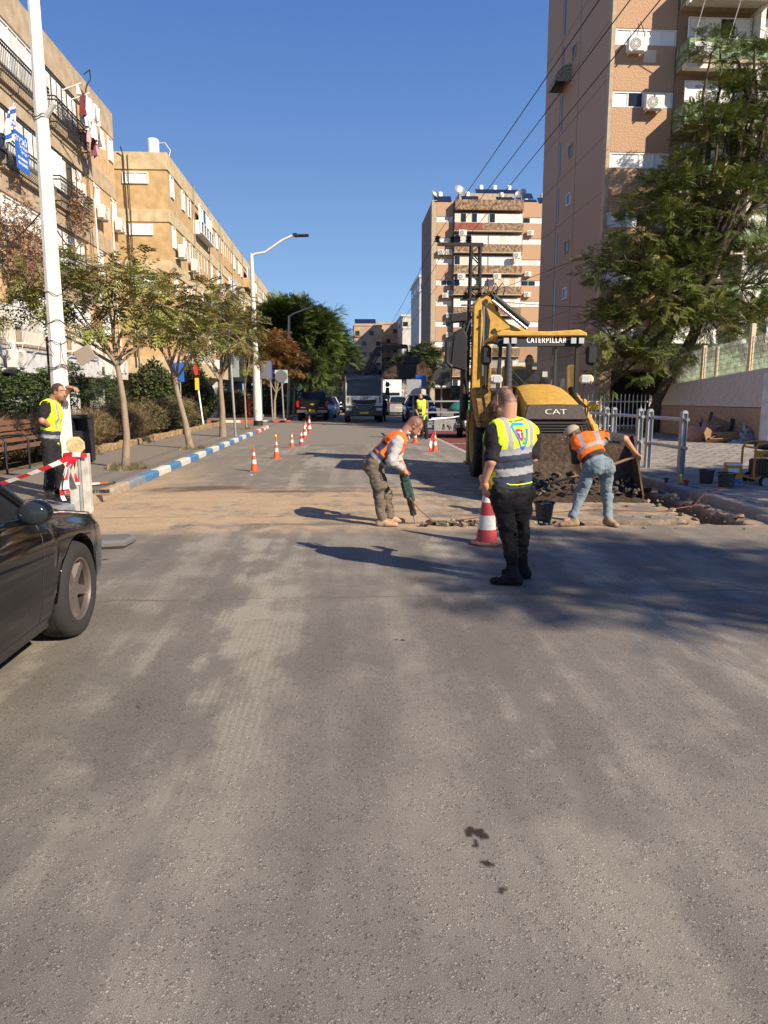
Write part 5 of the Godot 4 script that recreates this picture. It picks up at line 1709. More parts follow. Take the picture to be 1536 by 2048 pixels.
	var write:=func(word: String,right: float,base: float,s: float,th: float)->void:
		var x:=right
		for ch in word:
			x -= s*(0.55 if ch == "y" else 0.92)
			for g in glyphs[ch]:
				m.bar(Vector3(x+g[0]*s,base+g[1]*s,0.009),Vector3(x+g[2]*s,base+g[3]*s,0.009),th,0.006,Vector3.BACK)
	write.call("lmkyrh",0.43,0.27,0.17,0.034)
	write.call("rmkhryml",0.4,0.12,0.085,0.016)
	write.call("hkryml",0.34,-0.03,0.085,0.016)
	part(t,"lettering",m,M.frame_white)
	var o:=text_part(t,"phone_number","055-9840010",0.085,M.frame_white,Transform3D(Basis(),Vector3(0,-0.2,0.008)))
	o.name="phone_number"
	text_part(t,"phone_number","053-5370093",0.085,M.frame_white,Transform3D(Basis(),Vector3(0,-0.36,0.008)))
	t=thing("flag","white flag with blue stripes and star drooping at the left edge","flag",F*Vector3(24.65,10.1,0.65),PI/2)
	m=MB.new()
	m.cyl(Vector3(0.1,0.55,0.0),Vector3(-0.2,-0.9,-0.3),0.015,0.015,6)
	part(t,"pole",m,M.frame_white)
	m=MB.new()
	var g:=[]
	for i in 13:
		var row:=[]
		for j in 9:
			row.append(Vector3(0.1-0.02*i-0.075*j+0.02*sin(i*0.8+j),0.5-0.085*i-0.05*j,0.02+0.05*sin(j*1.1+i*0.3)))
		g.append(row)
	for i in 12:
		m.col=Color(0.02,0.1,0.42) if i in [1,2,9,10] else Color(0.78,0.78,0.78)
		m.grid([g[i],g[i+1]],Vector3(0,0,-3))
	part(t,"cloth",m,cm)
	m=MB.new()
	for s in [0.0,PI]:
		for k in 3:
			var a: float=s+PI/2+k*TAU/3
			var b: float=a+TAU/3
			m.bar(Vector3(-0.27+0.13*cos(a),-0.17+0.13*sin(a),0.1),Vector3(-0.27+0.13*cos(b),-0.17+0.13*sin(b),0.1),0.02,0.006,Vector3.BACK)
	part(t,"star",m,M.sign_blue)
func right_side()->void:
	mt("steel_paint",0.52,0.54,0.56,0.4,0.5,"grain",Vector3.ONE*2)
	mt("wall_rough",0.48,0.33,0.225,0.97,0,"mottle",Vector3.ONE*0.9,"n_stucco",1.0)
	mt("wall_white",0.66,0.57,0.46,0.92,0,"streak",Vector3.ONE*0.5,"n_fine",0.5)
	mt("post_cream",0.6,0.46,0.29,0.7)
	mt("wire_grey",0.3,0.3,0.28,0.5,0.4)
	mt("cardboard",0.36,0.22,0.115,0.85,0,"mottle",Vector3.ONE*2)
	mt("dark_grey",0.05,0.05,0.052,0.7)
	var t:=thing("garden_wall","thick garden wall, rough brown below and leaning dirty white above","wall",Vector3(12.95,0.1,0))
	var m:=MB.new()
	m.bb(Vector3(0,-0.3,-29.9),Vector3(1.4,1.12,-21.6),0.02)
	part(t,"rough_base",m,M.wall_rough)
	m=MB.new()
	var a: Array[Vector3]=[Vector3(-0.02,1.12,-29.9),Vector3(0.35,1.95,-29.0),Vector3(1.4,1.95,-29.0),Vector3(1.4,1.12,-29.9)]
	var b: Array[Vector3]=[Vector3(-0.02,1.14,-21.6),Vector3(0.35,2.4,-21.6),Vector3(1.4,2.4,-21.6),Vector3(1.4,1.12,-21.6)]
	for i in 4: m.quad(a[i],a[(i+1) % 4],b[(i+1) % 4],b[i],Vector3(0.8,1.5,-25))
	m.quad(a[0],a[1],a[2],a[3],Vector3(0.8,1.5,-25))
	m.quad(b[0],b[1],b[2],b[3],Vector3(0.8,1.5,-25))
	part(t,"white_face",m,M.wall_white)
	m=MB.new()
	m.bb(Vector3(-0.15,-0.3,-21.58),Vector3(1.5,2.2,-21.1),0.02)
	part(t,"end_pier",m,M.fascia_white)
	t=thing("mesh_fence","wire mesh fence with cream posts standing on the garden wall","fence",Vector3(13.5,0,0))
	for q in [[-29.6,2.05,3.3,0.05],[-26.75,2.2,3.45,0.075],[-25.8,2.2,3.35,0.05],[-23.6,2.35,3.95,0.075]]:
		m=MB.new()
		m.bb(Vector3(-q[3],q[1]-0.1,q[0]-q[3]),Vector3(q[3],q[2],q[0]+q[3]),0.01)
		part(t,"post",m,M.post_cream)
	m=MB.new()
	var z:=-29.55
	while z < -21.3:
		var y0:=lerpf(2.05,2.5,(z+29.6)/8.0)
		m.bb(Vector3(-0.006,y0,z-0.006),Vector3(0.006,y0+1.15,z+0.006))
		z += 0.085
	for k in 7:
		m.bar(Vector3(0.008,2.1+0.185*k,-29.55),Vector3(0.008,2.55+0.185*k,-21.3),0.009,0.009)
	part(t,"mesh",m,M.wire_grey,"stuff")
	t=thing("picket_fence","white steel picket fence in front of the dark passage of the tower","fence",Vector3(0,0.1,-30.2))
	for i in 24:
		m=MB.new()
		m.bb(Vector3(-0.015,0.1,-0.015),Vector3(0.015,1.5,0.015))
		m.cyl(Vector3(0,1.5,0),Vector3(0,1.58,0),0.018,0.0,6)
		var o:=part(t,"picket",m,M.frame_white)
		o.position=Vector3(8.9+0.178*i,0,0)
	m=MB.new()
	m.bb(Vector3(8.8,1.22,-0.035),Vector3(13.05,1.27,-0.017))
	m.bb(Vector3(8.8,0.2,-0.035),Vector3(13.05,0.25,-0.017))
	part(t,"rail",m,M.frame_white)
	for x in [8.85,10.9,13.05]:
		m=MB.new()
		m.bb(Vector3(x-0.03,-0.2,-0.03),Vector3(x+0.03,1.5,0.03))
		part(t,"post",m,M.frame_white)
	t=thing("warning_notice","yellow strip notice tied across the white picket fence","notice",Vector3(10.35,1.13,-30.14),0.0)
	m=MB.new()
	m.x=Transform3D(Basis(Vector3.BACK,0.05),Vector3.ZERO)
	m.box(Vector3.ZERO,Vector3(0.88,0.27,0.012),0.003)
	part(t,"sheet",m,M.sign_yellow)
	m=MB.new()
	var rng:=RandomNumberGenerator.new()
	rng.seed=4
	for i in 26:
		var x:=-0.36+0.72*(i % 13)/12.0
		m.bar(Vector3(x,(-0.06 if i > 12 else 0.05)+rng.randf_range(-0.03,0.0),0.009),Vector3(x+rng.randf_range(0.01,0.045),(-0.06 if i > 12 else 0.05)+rng.randf_range(0.0,0.05),0.009),0.014,0.006,Vector3.BACK)
	part(t,"print",m,M.black_plastic)
	for bay in 3:
		t=thing("pedestrian_railing",["nearest bay of the grey steel railing, beside the trench","middle bay of the grey steel railing behind the bending worker","farthest bay of the grey steel railing next to the loader"][bay],"railing",Vector3(6.31,0.12,-13.1-2.0*bay),0.0,"grey railing along the right kerb")
		for e in 2:
			m=MB.new()
			var zz:=-1.5*e
			for s in [-1,1]: m.bb(Vector3(s*0.045-0.008,-0.1,zz-0.055),Vector3(s*0.045+0.008,1.17,zz+0.055),0.003)
			m.bb(Vector3(-0.036,-0.1,zz-0.01),Vector3(0.036,1.15,zz+0.01))
			m.x=Transform3D(Basis(Vector3.UP,0),Vector3(0,1.16,zz))
			var poly:=PackedVector2Array()
			for k in 9: poly.push_back(Vector2(0.054*cos(PI*k/8),0.06*sin(PI*k/8)))
			m.prism(poly,0.11)
			m.x=Transform3D()
			part(t,"post",m,M.steel_paint)
		for y in [0.52,1.05]:
			m=MB.new()
			m.cyl(Vector3(0,y,0.17),Vector3(0,y,-1.67),0.034,0.034,10)
			part(t,"rail",m,M.steel_paint)
	tag(debris("cardboard_box",[Vector3(12.35,0.1,-22.6)],0),"long open cardboard box lying against the garden wall","cardboard box")
	tag(debris("cardboard_piece",[Vector3(11.75,0.1,-22.4)],1),"torn cardboard piece with a printed mark, left of the open box","cardboard")
	tag(debris("cloth_heap",[Vector3(11.7,0.1,-23.1)],2),"heap of pinkish cloth draped beside the torn cardboard","cloth")
	tag(debris("plastic_bag",[Vector3(12.75,0.1,-22.2)],3),"grey plastic bag at the right end of the cardboard box","bag")
	tag(debris("broken_chair",[Vector3(12.45,0.1,-23.6)],4),"dark broken drawer and board behind the cardboard box","rubbish")
	m=MB.new()
	m.bb(Vector3(14.9,0.1,-32.0),Vector3(24,3.3,-31.8))
	tag(part(self,"ground_floor_wall",m,M.green_paint),"mottled green wall of the ground floor behind the mesh fence","wall")
	m=MB.new()
	m.bb(Vector3(8.7,0.1,-30.6),Vector3(13.0,0.34,-30.35),0.02)
	tag(part(self,"low_wall",m,M.wall_rough),"low rough plinth behind the foot of the white picket fence","low wall")
func crumple(c: Vector3,r: Vector3,seed_: int,amp: float,m: MB,rows:=9,cols:=14,floor_y:=0.0)->void:
	var f:=FastNoiseLite.new()
	f.seed=seed_
	f.frequency=1.1
	f.fractal_octaves=3
	var g:=[]
	for i in rows:
		var row:=[]
		for j in cols:
			var ph:=PI*(0.5 if rows < 2 else float(i)/(rows-1))*0.62
			var th:=TAU*j/cols
			var d:=Vector3(sin(ph)*cos(th),cos(ph),sin(ph)*sin(th))
			var k:=1.0+amp*f.get_noise_3d(d.x*2.0,d.y*2.0,d.z*2.0)*2.0
			var p:=c+d*r*k
			p.y=maxf(p.y,floor_y)
			if i == rows-1: p.y=floor_y
			row.append(p)
		g.append(row)
	m.grid(g,c,true)
func debris(called: String,at: Array,kind: int)->Node3D:
	var o:=Node3D.new()
	o.name=called
	o.position=at[0]
	add_child(o,true)
	var m:=MB.new()
	if kind == 0:
		o.rotation.y=0.12
		m.bb(Vector3(-0.55,0,-0.28),Vector3(0.45,0.02,0.28))
		m.bb(Vector3(-0.55,0.02,0.265),Vector3(0.45,0.36,0.28))
		m.bb(Vector3(-0.55,0.02,-0.28),Vector3(0.45,0.34,-0.265))
		m.bb(Vector3(0.435,0.02,-0.264),Vector3(0.45,0.33,0.264))
		m.bb(Vector3(-0.55,0.02,-0.264),Vector3(-0.535,0.36,0.264))
		part(o,"carton",m,M.cardboard)
		m=MB.new()
		m.x=Transform3D(Basis(Vector3.BACK,0.35),Vector3(-0.68,0.22,0.1))
		m.box(Vector3.ZERO,Vector3(0.3,0.012,0.5))
		part(o,"flap",m,M.cardboard)
	elif kind == 1:
		m.x=Transform3D(Basis(Vector3(0.3,0.2,1).normalized(),0.5),Vector3(0,0.2,0.1))
		m.prism(PackedVector2Array([Vector2(-0.3,-0.25),Vector2(0.4,-0.22),Vector2(0.25,0.0),Vector2(0.05,0.15),Vector2(-0.1,0.42),Vector2(-0.25,0.3)]),0.02)
		m.x=Transform3D(Basis(Vector3.RIGHT,0.9),Vector3(0.05,0.1,0.3))
		m.prism(PackedVector2Array([Vector2(-0.35,-0.1),Vector2(0.4,-0.12),Vector2(0.3,0.12),Vector2(-0.3,0.1)]),0.02)
		part(o,"cardboard",m,M.cardboard)
		m=MB.new()
		m.x=Transform3D(Basis(Vector3(0.3,0.2,1).normalized(),0.5),Vector3(0,0.2,0.112))
		m.lathe([Vector2(0.07,0),Vector2(0.09,0),Vector2(0.09,0.002)],14)
		m.x=m.x*Transform3D(Basis(Vector3.RIGHT,PI/2),Vector3.ZERO)
		m.lathe([Vector2(0.05,0),Vector2(0.07,0),Vector2(0.07,0.002)],14)
		part(o,"print",m,M.dark_grey)
	elif kind == 2:
		crumple(Vector3(0,0,0),Vector3(0.55,0.62,0.45),5,0.28,m,10,20)
		part(o,"cloth",m,mt("pink_cloth",0.46,0.21,0.145,0.9,0,"",Vector3.ONE,"n_cloth",0.8))
		m=MB.new()
		crumple(Vector3(0.35,0.42,-0.1),Vector3(0.38,0.2,0.25),9,0.4,m,8,16,0.3)
		part(o,"fold",m,M.pink_cloth)
	elif kind == 3:
		crumple(Vector3(0,0,0),Vector3(0.22,0.42,0.2),7,0.5,m,10,16)
		crumple(Vector3(-0.4,0,0.25),Vector3(0.3,0.12,0.15),8,0.5,m,8,14)
		part(o,"bag",m,mt("bag_grey",0.3,0.3,0.31,0.5,0,"",Vector3.ONE,"n_cloth",0.8))
	else:
		m.x=Transform3D(Basis(Vector3(0.2,0.1,1).normalized(),-0.4),Vector3(0,0.55,0.2))
		m.box(Vector3.ZERO,Vector3(0.7,0.35,0.3),0.01)
		part(o,"drawer",m,M.cardboard)
		m=MB.new()
		m.x=Transform3D(Basis(Vector3.BACK,-0.15),Vector3(-0.35,0.6,0.3))
		m.box(Vector3.ZERO,Vector3(0.1,0.75,0.04),0.004)
		m.x=Transform3D(Basis(Vector3.BACK,-0.2),Vector3(0.4,0.5,0.3))
		m.box(Vector3.ZERO,Vector3(0.14,0.5,0.05),0.004)
		part(o,"board",m,M.dark_grey)
	return o
func smoothpts(tab: Array,t: float)->float:
	if t <= tab[0][0]: return tab[0][1]
	for i in tab.size()-1:
		if t <= tab[i+1][0]:
			var f: float=(t-tab[i][0])/(tab[i+1][0]-tab[i][0])
			var m0: float=0.0 if i == 0 else (tab[i+1][1]-tab[i-1][1])/(tab[i+1][0]-tab[i-1][0])
			var m1: float=0.0 if i+2 >= tab.size() else (tab[i+2][1]-tab[i][1])/(tab[i+2][0]-tab[i][0])
			var h: float=tab[i+1][0]-tab[i][0]
			var f2:=f*f
			var f3:=f2*f
			return tab[i][1]*(2*f3-3*f2+1)+h*m0*(f3-2*f2+f)+tab[i+1][1]*(-2*f3+3*f2)+h*m1*(f3-f2)
	return tab[tab.size()-1][1]
func wheel(parent: Node3D,at: Vector3,r: float,w: float,side: float,spokes:=5,rim_mat: Material=null,detail:=true)->Node3D:
	var o:=Node3D.new()
	o.name="wheel"
	parent.add_child(o,true)
	o.position=at
	o.rotation=Vector3(0,0,-side*PI/2)
	var m:=MB.new()
	var rr:=r*0.66
	m.lathe([Vector2(rr,w*0.5),Vector2(rr+0.012,w*0.5+0.008),Vector2(r*0.83,w*0.5+0.014),Vector2(r*0.95,w*0.5-0.004),Vector2(r*0.99,w*0.5-0.035),Vector2(r,w*0.25)],40,0,TAU,true)
	if detail:
		for k in 4:
			var y:=w*0.25-w*0.5*k/4
			m.lathe([Vector2(r,y),Vector2(r,y-w*0.1),Vector2(r-0.008,y-w*0.1),Vector2(r-0.008,y-w*0.125),Vector2(r,y-w*0.125)],40)
	else:
		m.lathe([Vector2(r,w*0.25),Vector2(r,-w*0.25)],30)
	m.lathe([Vector2(r,-w*0.25),Vector2(r*0.96,-w*0.5),Vector2(rr,-w*0.5)],30,0,TAU,true)
	part(o,"tyre",m,mt("tyre",0.028,0.026,0.024,0.9,0,"grain",Vector3.ONE*2,"n_fine",0.3))
	m=MB.new()
	m.lathe([Vector2(rr,w*0.5-0.002),Vector2(rr-0.012,w*0.5),Vector2(rr-0.022,w*0.44),Vector2(rr-0.026,w*0.3)],32)
	m.lathe([Vector2(0.0,w*0.34),Vector2(0.035,w*0.34),Vector2(0.07,w*0.3),Vector2(0.075,w*0.1)],20)
	for k in spokes:
		var a:=TAU*k/spokes
		var d:=Vector3(cos(a),0,sin(a))
		var p:=Vector3(-sin(a),0,cos(a))
		var y0:=w*0.3
		var y1:=w*0.40
		var g: Array[Vector3]=[d*0.04+p*0.032+Vector3(0,y0,0),d*0.04-p*0.032+Vector3(0,y0,0),d*(rr-0.015)-p*0.026+Vector3(0,y1,0),d*(rr-0.015)+p*0.026+Vector3(0,y1,0)]
		var dn:=Vector3(0,-0.035,0)
		m.quad(g[0],g[1],g[2],g[3],Vector3(0,-1,0))
		m.quad(g[0],g[3],g[3]+dn+p*0.012,g[0]+dn+p*0.008,d*0.1)
		m.quad(g[1],g[2],g[2]+dn-p*0.012,g[1]+dn-p*0.008,d*0.1)
	for k in 5:
		var a:=TAU*(k+0.5)/5
		m.cyl(Vector3(cos(a)*0.055,w*0.28,sin(a)*0.055),Vector3(cos(a)*0.055,w*0.33,sin(a)*0.055),0.01,0.009,8)
	part(o,"rim",m,rim_mat if rim_mat else M.rim)
	m=MB.new()
	m.lathe([Vector2(0.02,w*0.0),Vector2(rr*0.78,w*0.0),Vector2(rr*0.78,-w*0.06)],28)
	m.lathe([Vector2(rr-0.026,w*0.3),Vector2(rr-0.035,-w*0.4),Vector2(0.05,-w*0.4)],28)
	part(o,"brake_disc",m,M.brake)
	return o
func car(called: String,label: String,cat: String,at: Vector3,turn: float,paint: Material,P:={})->Node3D:
	var t:=thing(called,label,cat,at,turn,P.get("group",""))
	var L: float=P.get("L",4.3)
	var W: float=P.get("W",1.78)
	var H: float=P.get("H",1.46)
	var r: float=P.get("r",0.325)
	var hi: bool=P.get("detail",false)
	var f:=-L/2
	var zf:=f+0.86
	var zr:=L/2-0.82
	var hatch: bool=P.get("hatch",true)
	var kh:=H/1.46
	var belt:=[[f,0.62*kh],[f+0.12,0.70*kh],[f+0.5,0.78*kh],[f+1.15,0.885*kh],[f+2.1,0.915*kh],[f+3.3,0.95*kh],[L/2-0.15,0.97*kh],[L/2,0.9*kh]]
	var wid:=[[f,0.72],[f+0.06,0.82],[f+0.25,0.93],[f+0.7,0.985],[f+1.4,1.0],[f+3.2,1.0],[L/2-0.35,0.95],[L/2-0.08,0.86],[L/2,0.78]]
	var low:=[[f,0.24],[f+0.3,0.19],[f+1.4,0.2],[L/2-0.4,0.22],[L/2,0.3]]
	var prof:=[[0.0,0.925],[0.12,0.955],[0.3,0.985],[0.52,0.99],[0.6,1.0],[0.68,1.0],[0.86,0.985],[1.0,0.93]]
	var R:=r*1.16
	var zs:=[]
	var nz:=96 if hi else 44
	for i in nz+1: zs.append(f+L*i/nz)
	var bottom:=func(z: float)->float:
		var y:=smoothpts(low,z)
		for c in [zf,zr]:
			var d:=absf(z-c)
			if d < R: y=maxf(y,r+sqrt(R*R-d*d))
		return y
	var sx:=func(z: float,y: float)->float:
		var y0:=smoothpts(low,z)
		var y1:=smoothpts(belt,z)
		return W/2*smoothpts(wid,z)*smoothpts(prof,clampf((y-y0)/(y1-y0),0,1))
	var rows:=18 if hi else 10
	var m:=MB.new()
	for s in [-1.0,1.0]:
		var g:=[]
		for z in zs:
			var row:=[]
			var y0: float=bottom.call(z)
			var y1:=smoothpts(belt,z)
			for j in rows+1:
				var y:=lerpf(y0,y1,float(j)/rows)
				row.append(Vector3(s*sx.call(z,y),y,z))
			g.append(row)
		m.grid(g,Vector3(0,0.5,0))
		for c in [zf,zr]:
			var lip:=[]
			for k in 25:
				var a:=PI*k/24
				var z: float=c+R*cos(a)
				var y:=r+R*sin(a)
				lip.append([Vector3(s*(sx.call(z,y)+0.004),y,z),Vector3(s*(sx.call(z,y)-0.06),y-0.012*sin(a),z-0.012*cos(a))])
			m.grid(lip,Vector3(s*2,r,c))
	for e in [f,L/2]:
		var g:=[]
		for j in 9:
			var y:=lerpf(bottom.call(e),smoothpts(belt,e),j/8.0)
			var row:=[]
			for k in 9:
				var u:=k/4.0-1.0
				row.append(Vector3(sx.call(e,y)*u,y,e+(-0.10 if e < 0 else 0.06)*(1.0-u*u)))
			g.append(row)
		m.grid(g,Vector3(0,0.5,0))
	var cowl:=f+1.28
	var g:=[]
	for i in 17:
		var z:=lerpf(f,cowl,i/16.0)
		var y:=smoothpts(belt,z)
		var xs: float=sx.call(z,y)
		var row:=[]
		for k in 13:
			var u:=k/6.0-1.0
			row.append(Vector3(xs*u,y+0.055*(1.0-pow(absf(u),2.6))*minf(1.0,(z-f)*2.5),z+(-0.10*(1.0-u*u)*(1.0-i/16.0))))
		g.append(row)
	m.grid(g,Vector3(0,0,(f+cowl)/2))
	part(t,"body",m,paint)
	var ycowl:=smoothpts(belt,cowl)+0.03
	var rl:=[[cowl,ycowl],[cowl+0.35,ycowl+0.25*kh],[cowl+0.8,H-0.03],[cowl+1.5,H],[cowl+2.1,H-0.03],[L/2-0.55 if hatch else L/2-0.95,H-0.12],[L/2-0.06 if hatch else L/2-0.5,smoothpts(belt,L/2-0.2)+0.02]]
	var zend: float=rl[6][0]
	var xr:=func(z: float)->float:
		var y:=smoothpts(rl,z)
		var yb:=smoothpts(belt,z)
		return sx.call(z,yb)-0.02-0.27*clampf((y-yb)/(H-0.95*kh),0,1)
	var glass_m:=MB.new()
	var roof:=MB.new()
	var parts:=[[cowl,cowl+0.78,glass_m],[cowl+0.78,L/2-0.6 if hatch else L/2-1.0,roof],[L/2-0.6 if hatch else L/2-1.0,zend,glass_m]]
	for q in parts:
		g=[]
		for i in 13:
			var z:=lerpf(q[0],q[1],i/12.0)
			var row:=[]
			for k in 13:
				var u:=k/6.0-1.0
				row.append(Vector3(xr.call(z)*u,smoothpts(rl,z)+0.03*(1.0-u*u),z-0.12*(1-u*u)*(1.0 if z < cowl+0.8 else 0.0)*(1.0-i/12.0)))
			g.append(row)
		q[2].grid(g,Vector3(0,0.6,(q[0]+q[1])/2))
	for s in [-1.0,1.0]:
		g=[]
		for i in 31:
			var z:=lerpf(cowl,zend,i/30.0)
			var y0:=smoothpts(belt,z)
			var y1:=maxf(smoothpts(rl,z),y0)
			var row:=[]
			for j in 5: row.append(Vector3(s*lerpf(sx.call(z,y0)-0.02,xr.call(z),j/4.0),lerpf(y0,y1,j/4.0),z))
			g.append(row)
		var side:=MB.new()
		side.grid(g,Vector3(0,0.8,0))
		part(t,"side_window",side,M.car_glass)
		var pts:=[]
		for i in 25:
			var z:=lerpf(cowl,zend,i/24.0)
			pts.append(Vector3(s*xr.call(z),smoothpts(rl,z),z))
		roof.tube(pts,0.035,6)
		pts=[]
		for i in 21:
			var z:=lerpf(cowl-0.05,zend,i/20.0)
			var y:=smoothpts(belt,z)
			pts.append(Vector3(s*(sx.call(z,y)-0.012),y+0.006,z))
		roof.tube(pts,0.022,5)
		for z in [cowl+1.25,cowl+2.25]:
			var y0:=smoothpts(belt,z)
			roof.bar(Vector3(s*(sx.call(z,y0)-0.015),y0,z),Vector3(s*(xr.call(z)+0.004),smoothpts(rl,z),z+0.06),0.07,0.02,Vector3(s,0.3,0))
	part(t,"roof",roof,paint)
	part(t,"windscreen",glass_m,M.car_glass)
	m=MB.new()
	m.bb(Vector3(-W*0.42,0.2,f+0.2),Vector3(W*0.42,0.5,L/2-0.2))
	m.bb(Vector3(-W*0.36,0.5,cowl),Vector3(W*0.36,0.85,L/2-0.3))
	part(t,"floor_pan",m,M.black_plastic)
	for c in [zf,zr]:
		for s in [-1.0,1.0]:
			wheel(t,Vector3(s*(W/2-0.115),r,c),r,0.2,s,5,null,hi)
			m=MB.new()
			m.x=Transform3D(Basis(Vector3.BACK,PI/2),Vector3(s*(W/2-0.2),r,c))
			m.lathe([Vector2(R*0.985,-0.14),Vector2(R*0.985,0.14)],24,-PI/2,PI/2)
			part(t,"arch_liner",m,M.black_plastic)
	for s in [-1.0,1.0]:
		m=MB.new()
		m.x=Transform3D(Basis(Vector3.UP,s*-0.5),Vector3(s*W*0.33,0.6*kh,f+0.02))
		m.ell(Vector3.ZERO,Vector3(0.17,0.065,0.07),12,8)
		part(t,"headlight",m,M.lamp_clear)
		m=MB.new()
		m.x=Transform3D(Basis(Vector3.UP,s*0.5),Vector3(s*W*0.40,0.82*kh,L/2-0.06))
		m.box(Vector3.ZERO,Vector3(0.2,0.2,0.1),0.03)
		part(t,"tail_light",m,M.lamp_red)
	m=MB.new()
	m.box(Vector3(0,0.42*kh,f-0.1),Vector3(W*0.5,0.14,0.06),0.02)
	part(t,"grille",m,M.black_plastic)
	for e in [f-0.115,L/2+0.05]:
		m=MB.new()
		m.box(Vector3(0,(0.47 if e < 0 else 0.62)*kh,e),Vector3(0.5,0.11,0.03),0.005)
		part(t,"number_plate",m,M.plate_yellow)
	for s in [-1.0,1.0]:
		m=MB.new()
		var zc:=cowl+0.42
		m.x=Transform3D(Basis(Vector3.UP,s*0.12),Vector3(s*(W/2+0.09),0.985*kh,zc))
		m.ell(Vector3.ZERO,Vector3(0.09,0.072,0.07),18,12)
		m.x=Transform3D()
		m.bar(Vector3(s*(W/2-0.06),0.92*kh,zc+0.02),Vector3(s*(W/2+0.06),0.94*kh,zc+0.01),0.05,0.035)
		var o:=part(t,"mirror",m,paint)
		m=MB.new()
		m.x=Transform3D(Basis(Vector3.UP,s*0.12),Vector3(s*(W/2+0.09),0.985*kh,zc+0.05))
		m.ell(Vector3.ZERO,Vector3(0.08,0.062,0.03),16,8)
		part(o,"mirror_glass",m,M.pane_dark)
	if hi:
		m=MB.new()
		for s in [-1.0,1.0]:
			for zz in [[cowl+0.12,cowl+0.2],[cowl+1.24,cowl+1.28]]:
				var pts:=[]
				for j in 13:
					var y:=lerpf(0.27,smoothpts(belt,zz[0])-0.01,j/12.0)
					var z:=lerpf(zz[1],zz[0],j/12.0)
					pts.append(Vector3(s*(sx.call(z,y)-0.0015),y,z))
				m.tube(pts,0.0045,5)
			var pts2:=[]
			for j in 17:
				var z:=lerpf(zf+R+0.02,zr-R-0.02,j/16.0)
				pts2.append(Vector3(s*(sx.call(z,0.275)-0.001),0.275,z))
			m.tube(pts2,0.005,5)
			pts2=[]
			for j in 17:
				var z:=lerpf(f+0.1,cowl,j/16.0)
				var y:=smoothpts(belt,z)
				pts2.append(Vector3(s*(sx.call(z,y)-0.03),y+0.016,z))
			m.tube(pts2,0.004,5)
		part(t,"panel_gap",m,M.black_plastic)
		m=MB.new()
		for s in [-1.0,1.0]:
			for z in [cowl+1.12,cowl+2.15]:
				m.tube([Vector3(s*(sx.call(z,0.8)-0.005),0.8,z),Vector3(s*(sx.call(z,0.8)+0.035),0.8,z-0.03),Vector3(s*(sx.call(z,0.8)+0.035),0.805,z-0.16),Vector3(s*(sx.call(z,0.8)-0.005),0.805,z-0.2)],0.013,7)
		part(t,"door_handle",m,paint)
		m=MB.new()
		m.bar(Vector3(-0.55,ycowl+0.02,cowl+0.02),Vector3(0.1,ycowl+0.045,cowl+0.12),0.02,0.012)
		m.bar(Vector3(0.05,ycowl+0.02,cowl+0.0),Vector3(0.6,ycowl+0.03,cowl+0.1),0.02,0.012)
		part(t,"wiper",m,M.black_plastic)
	return t
func car_paint(key: String,r: float,g: float,b: float,rough:=0.3)->StandardMaterial3D:
	var m:=mt(key,r,g,b,rough,0.0)
	m.metallic_specular=0.15
	m.clearcoat_enabled=true
	m.clearcoat=1.0
	m.clearcoat_roughness=0.06
	return m
func vehicles()->void:
	mt("rim",0.2,0.165,0.15,0.36,0.6)
	mt("brake",0.03,0.026,0.024,0.6,0.2)
	mt("lamp_clear",0.6,0.6,0.58,0.12,0.3)
	mt("lamp_red",0.42,0.008,0.012,0.2)
	mt("lamp_amber",0.7,0.22,0.02,0.3)
	mt("plate_yellow",0.72,0.5,0.03,0.5)
	mt("chrome",0.6,0.6,0.6,0.2,0.9)
	mt("car_glass",0.012,0.014,0.016,0.04)
	var black:=car_paint("paint_black",0.006,0.006,0.0065,0.16)
	car("parked_car","black hatchback cut off by the left edge, nearest thing to the camera","car",Vector3(-2.665,0,-3.52),0.0,black,{"detail": true,"L": 4.3,"W": 1.76})
	car("parked_car","pale grey car behind the black pickup, partly hidden by it","car",Vector3(-1.5,0,-53.5),PI,car_paint("paint_silver",0.34,0.34,0.35),{"H": 1.5})
	car("parked_car","white car farther up the lane behind the grey one","car",Vector3(-1.3,0,-61),PI,car_paint("paint_white",0.62,0.62,0.62))
	car("parked_car","dark car far up the street left of the truck","car",Vector3(-0.9,0,-69),PI,black)
	car("parked_car","silver hatchback seen from behind, right of the truck","car",Vector3(4.2,0,-58.5),0.0,M.paint_silver,{"H": 1.55})
	car("parked_car","dark blue car facing the camera behind the man in the yellow vest","car",Vector3(4.55,0,-44),PI,car_paint("paint_blue",0.02,0.035,0.07),{"H": 1.62,"W": 1.85})
	car("parked_car","grey blue car behind the trailer's frame","car",Vector3(6.9,0,-38),PI,car_paint("paint_slate",0.06,0.075,0.1),{"H": 1.5})
	car("parked_car","white car half hidden behind the digger's left side","car",Vector3(9.2,0.1,-39),PI*0.5,M.paint_white)
	pickup()
	crane_truck()
	box_truck()
	trailer()
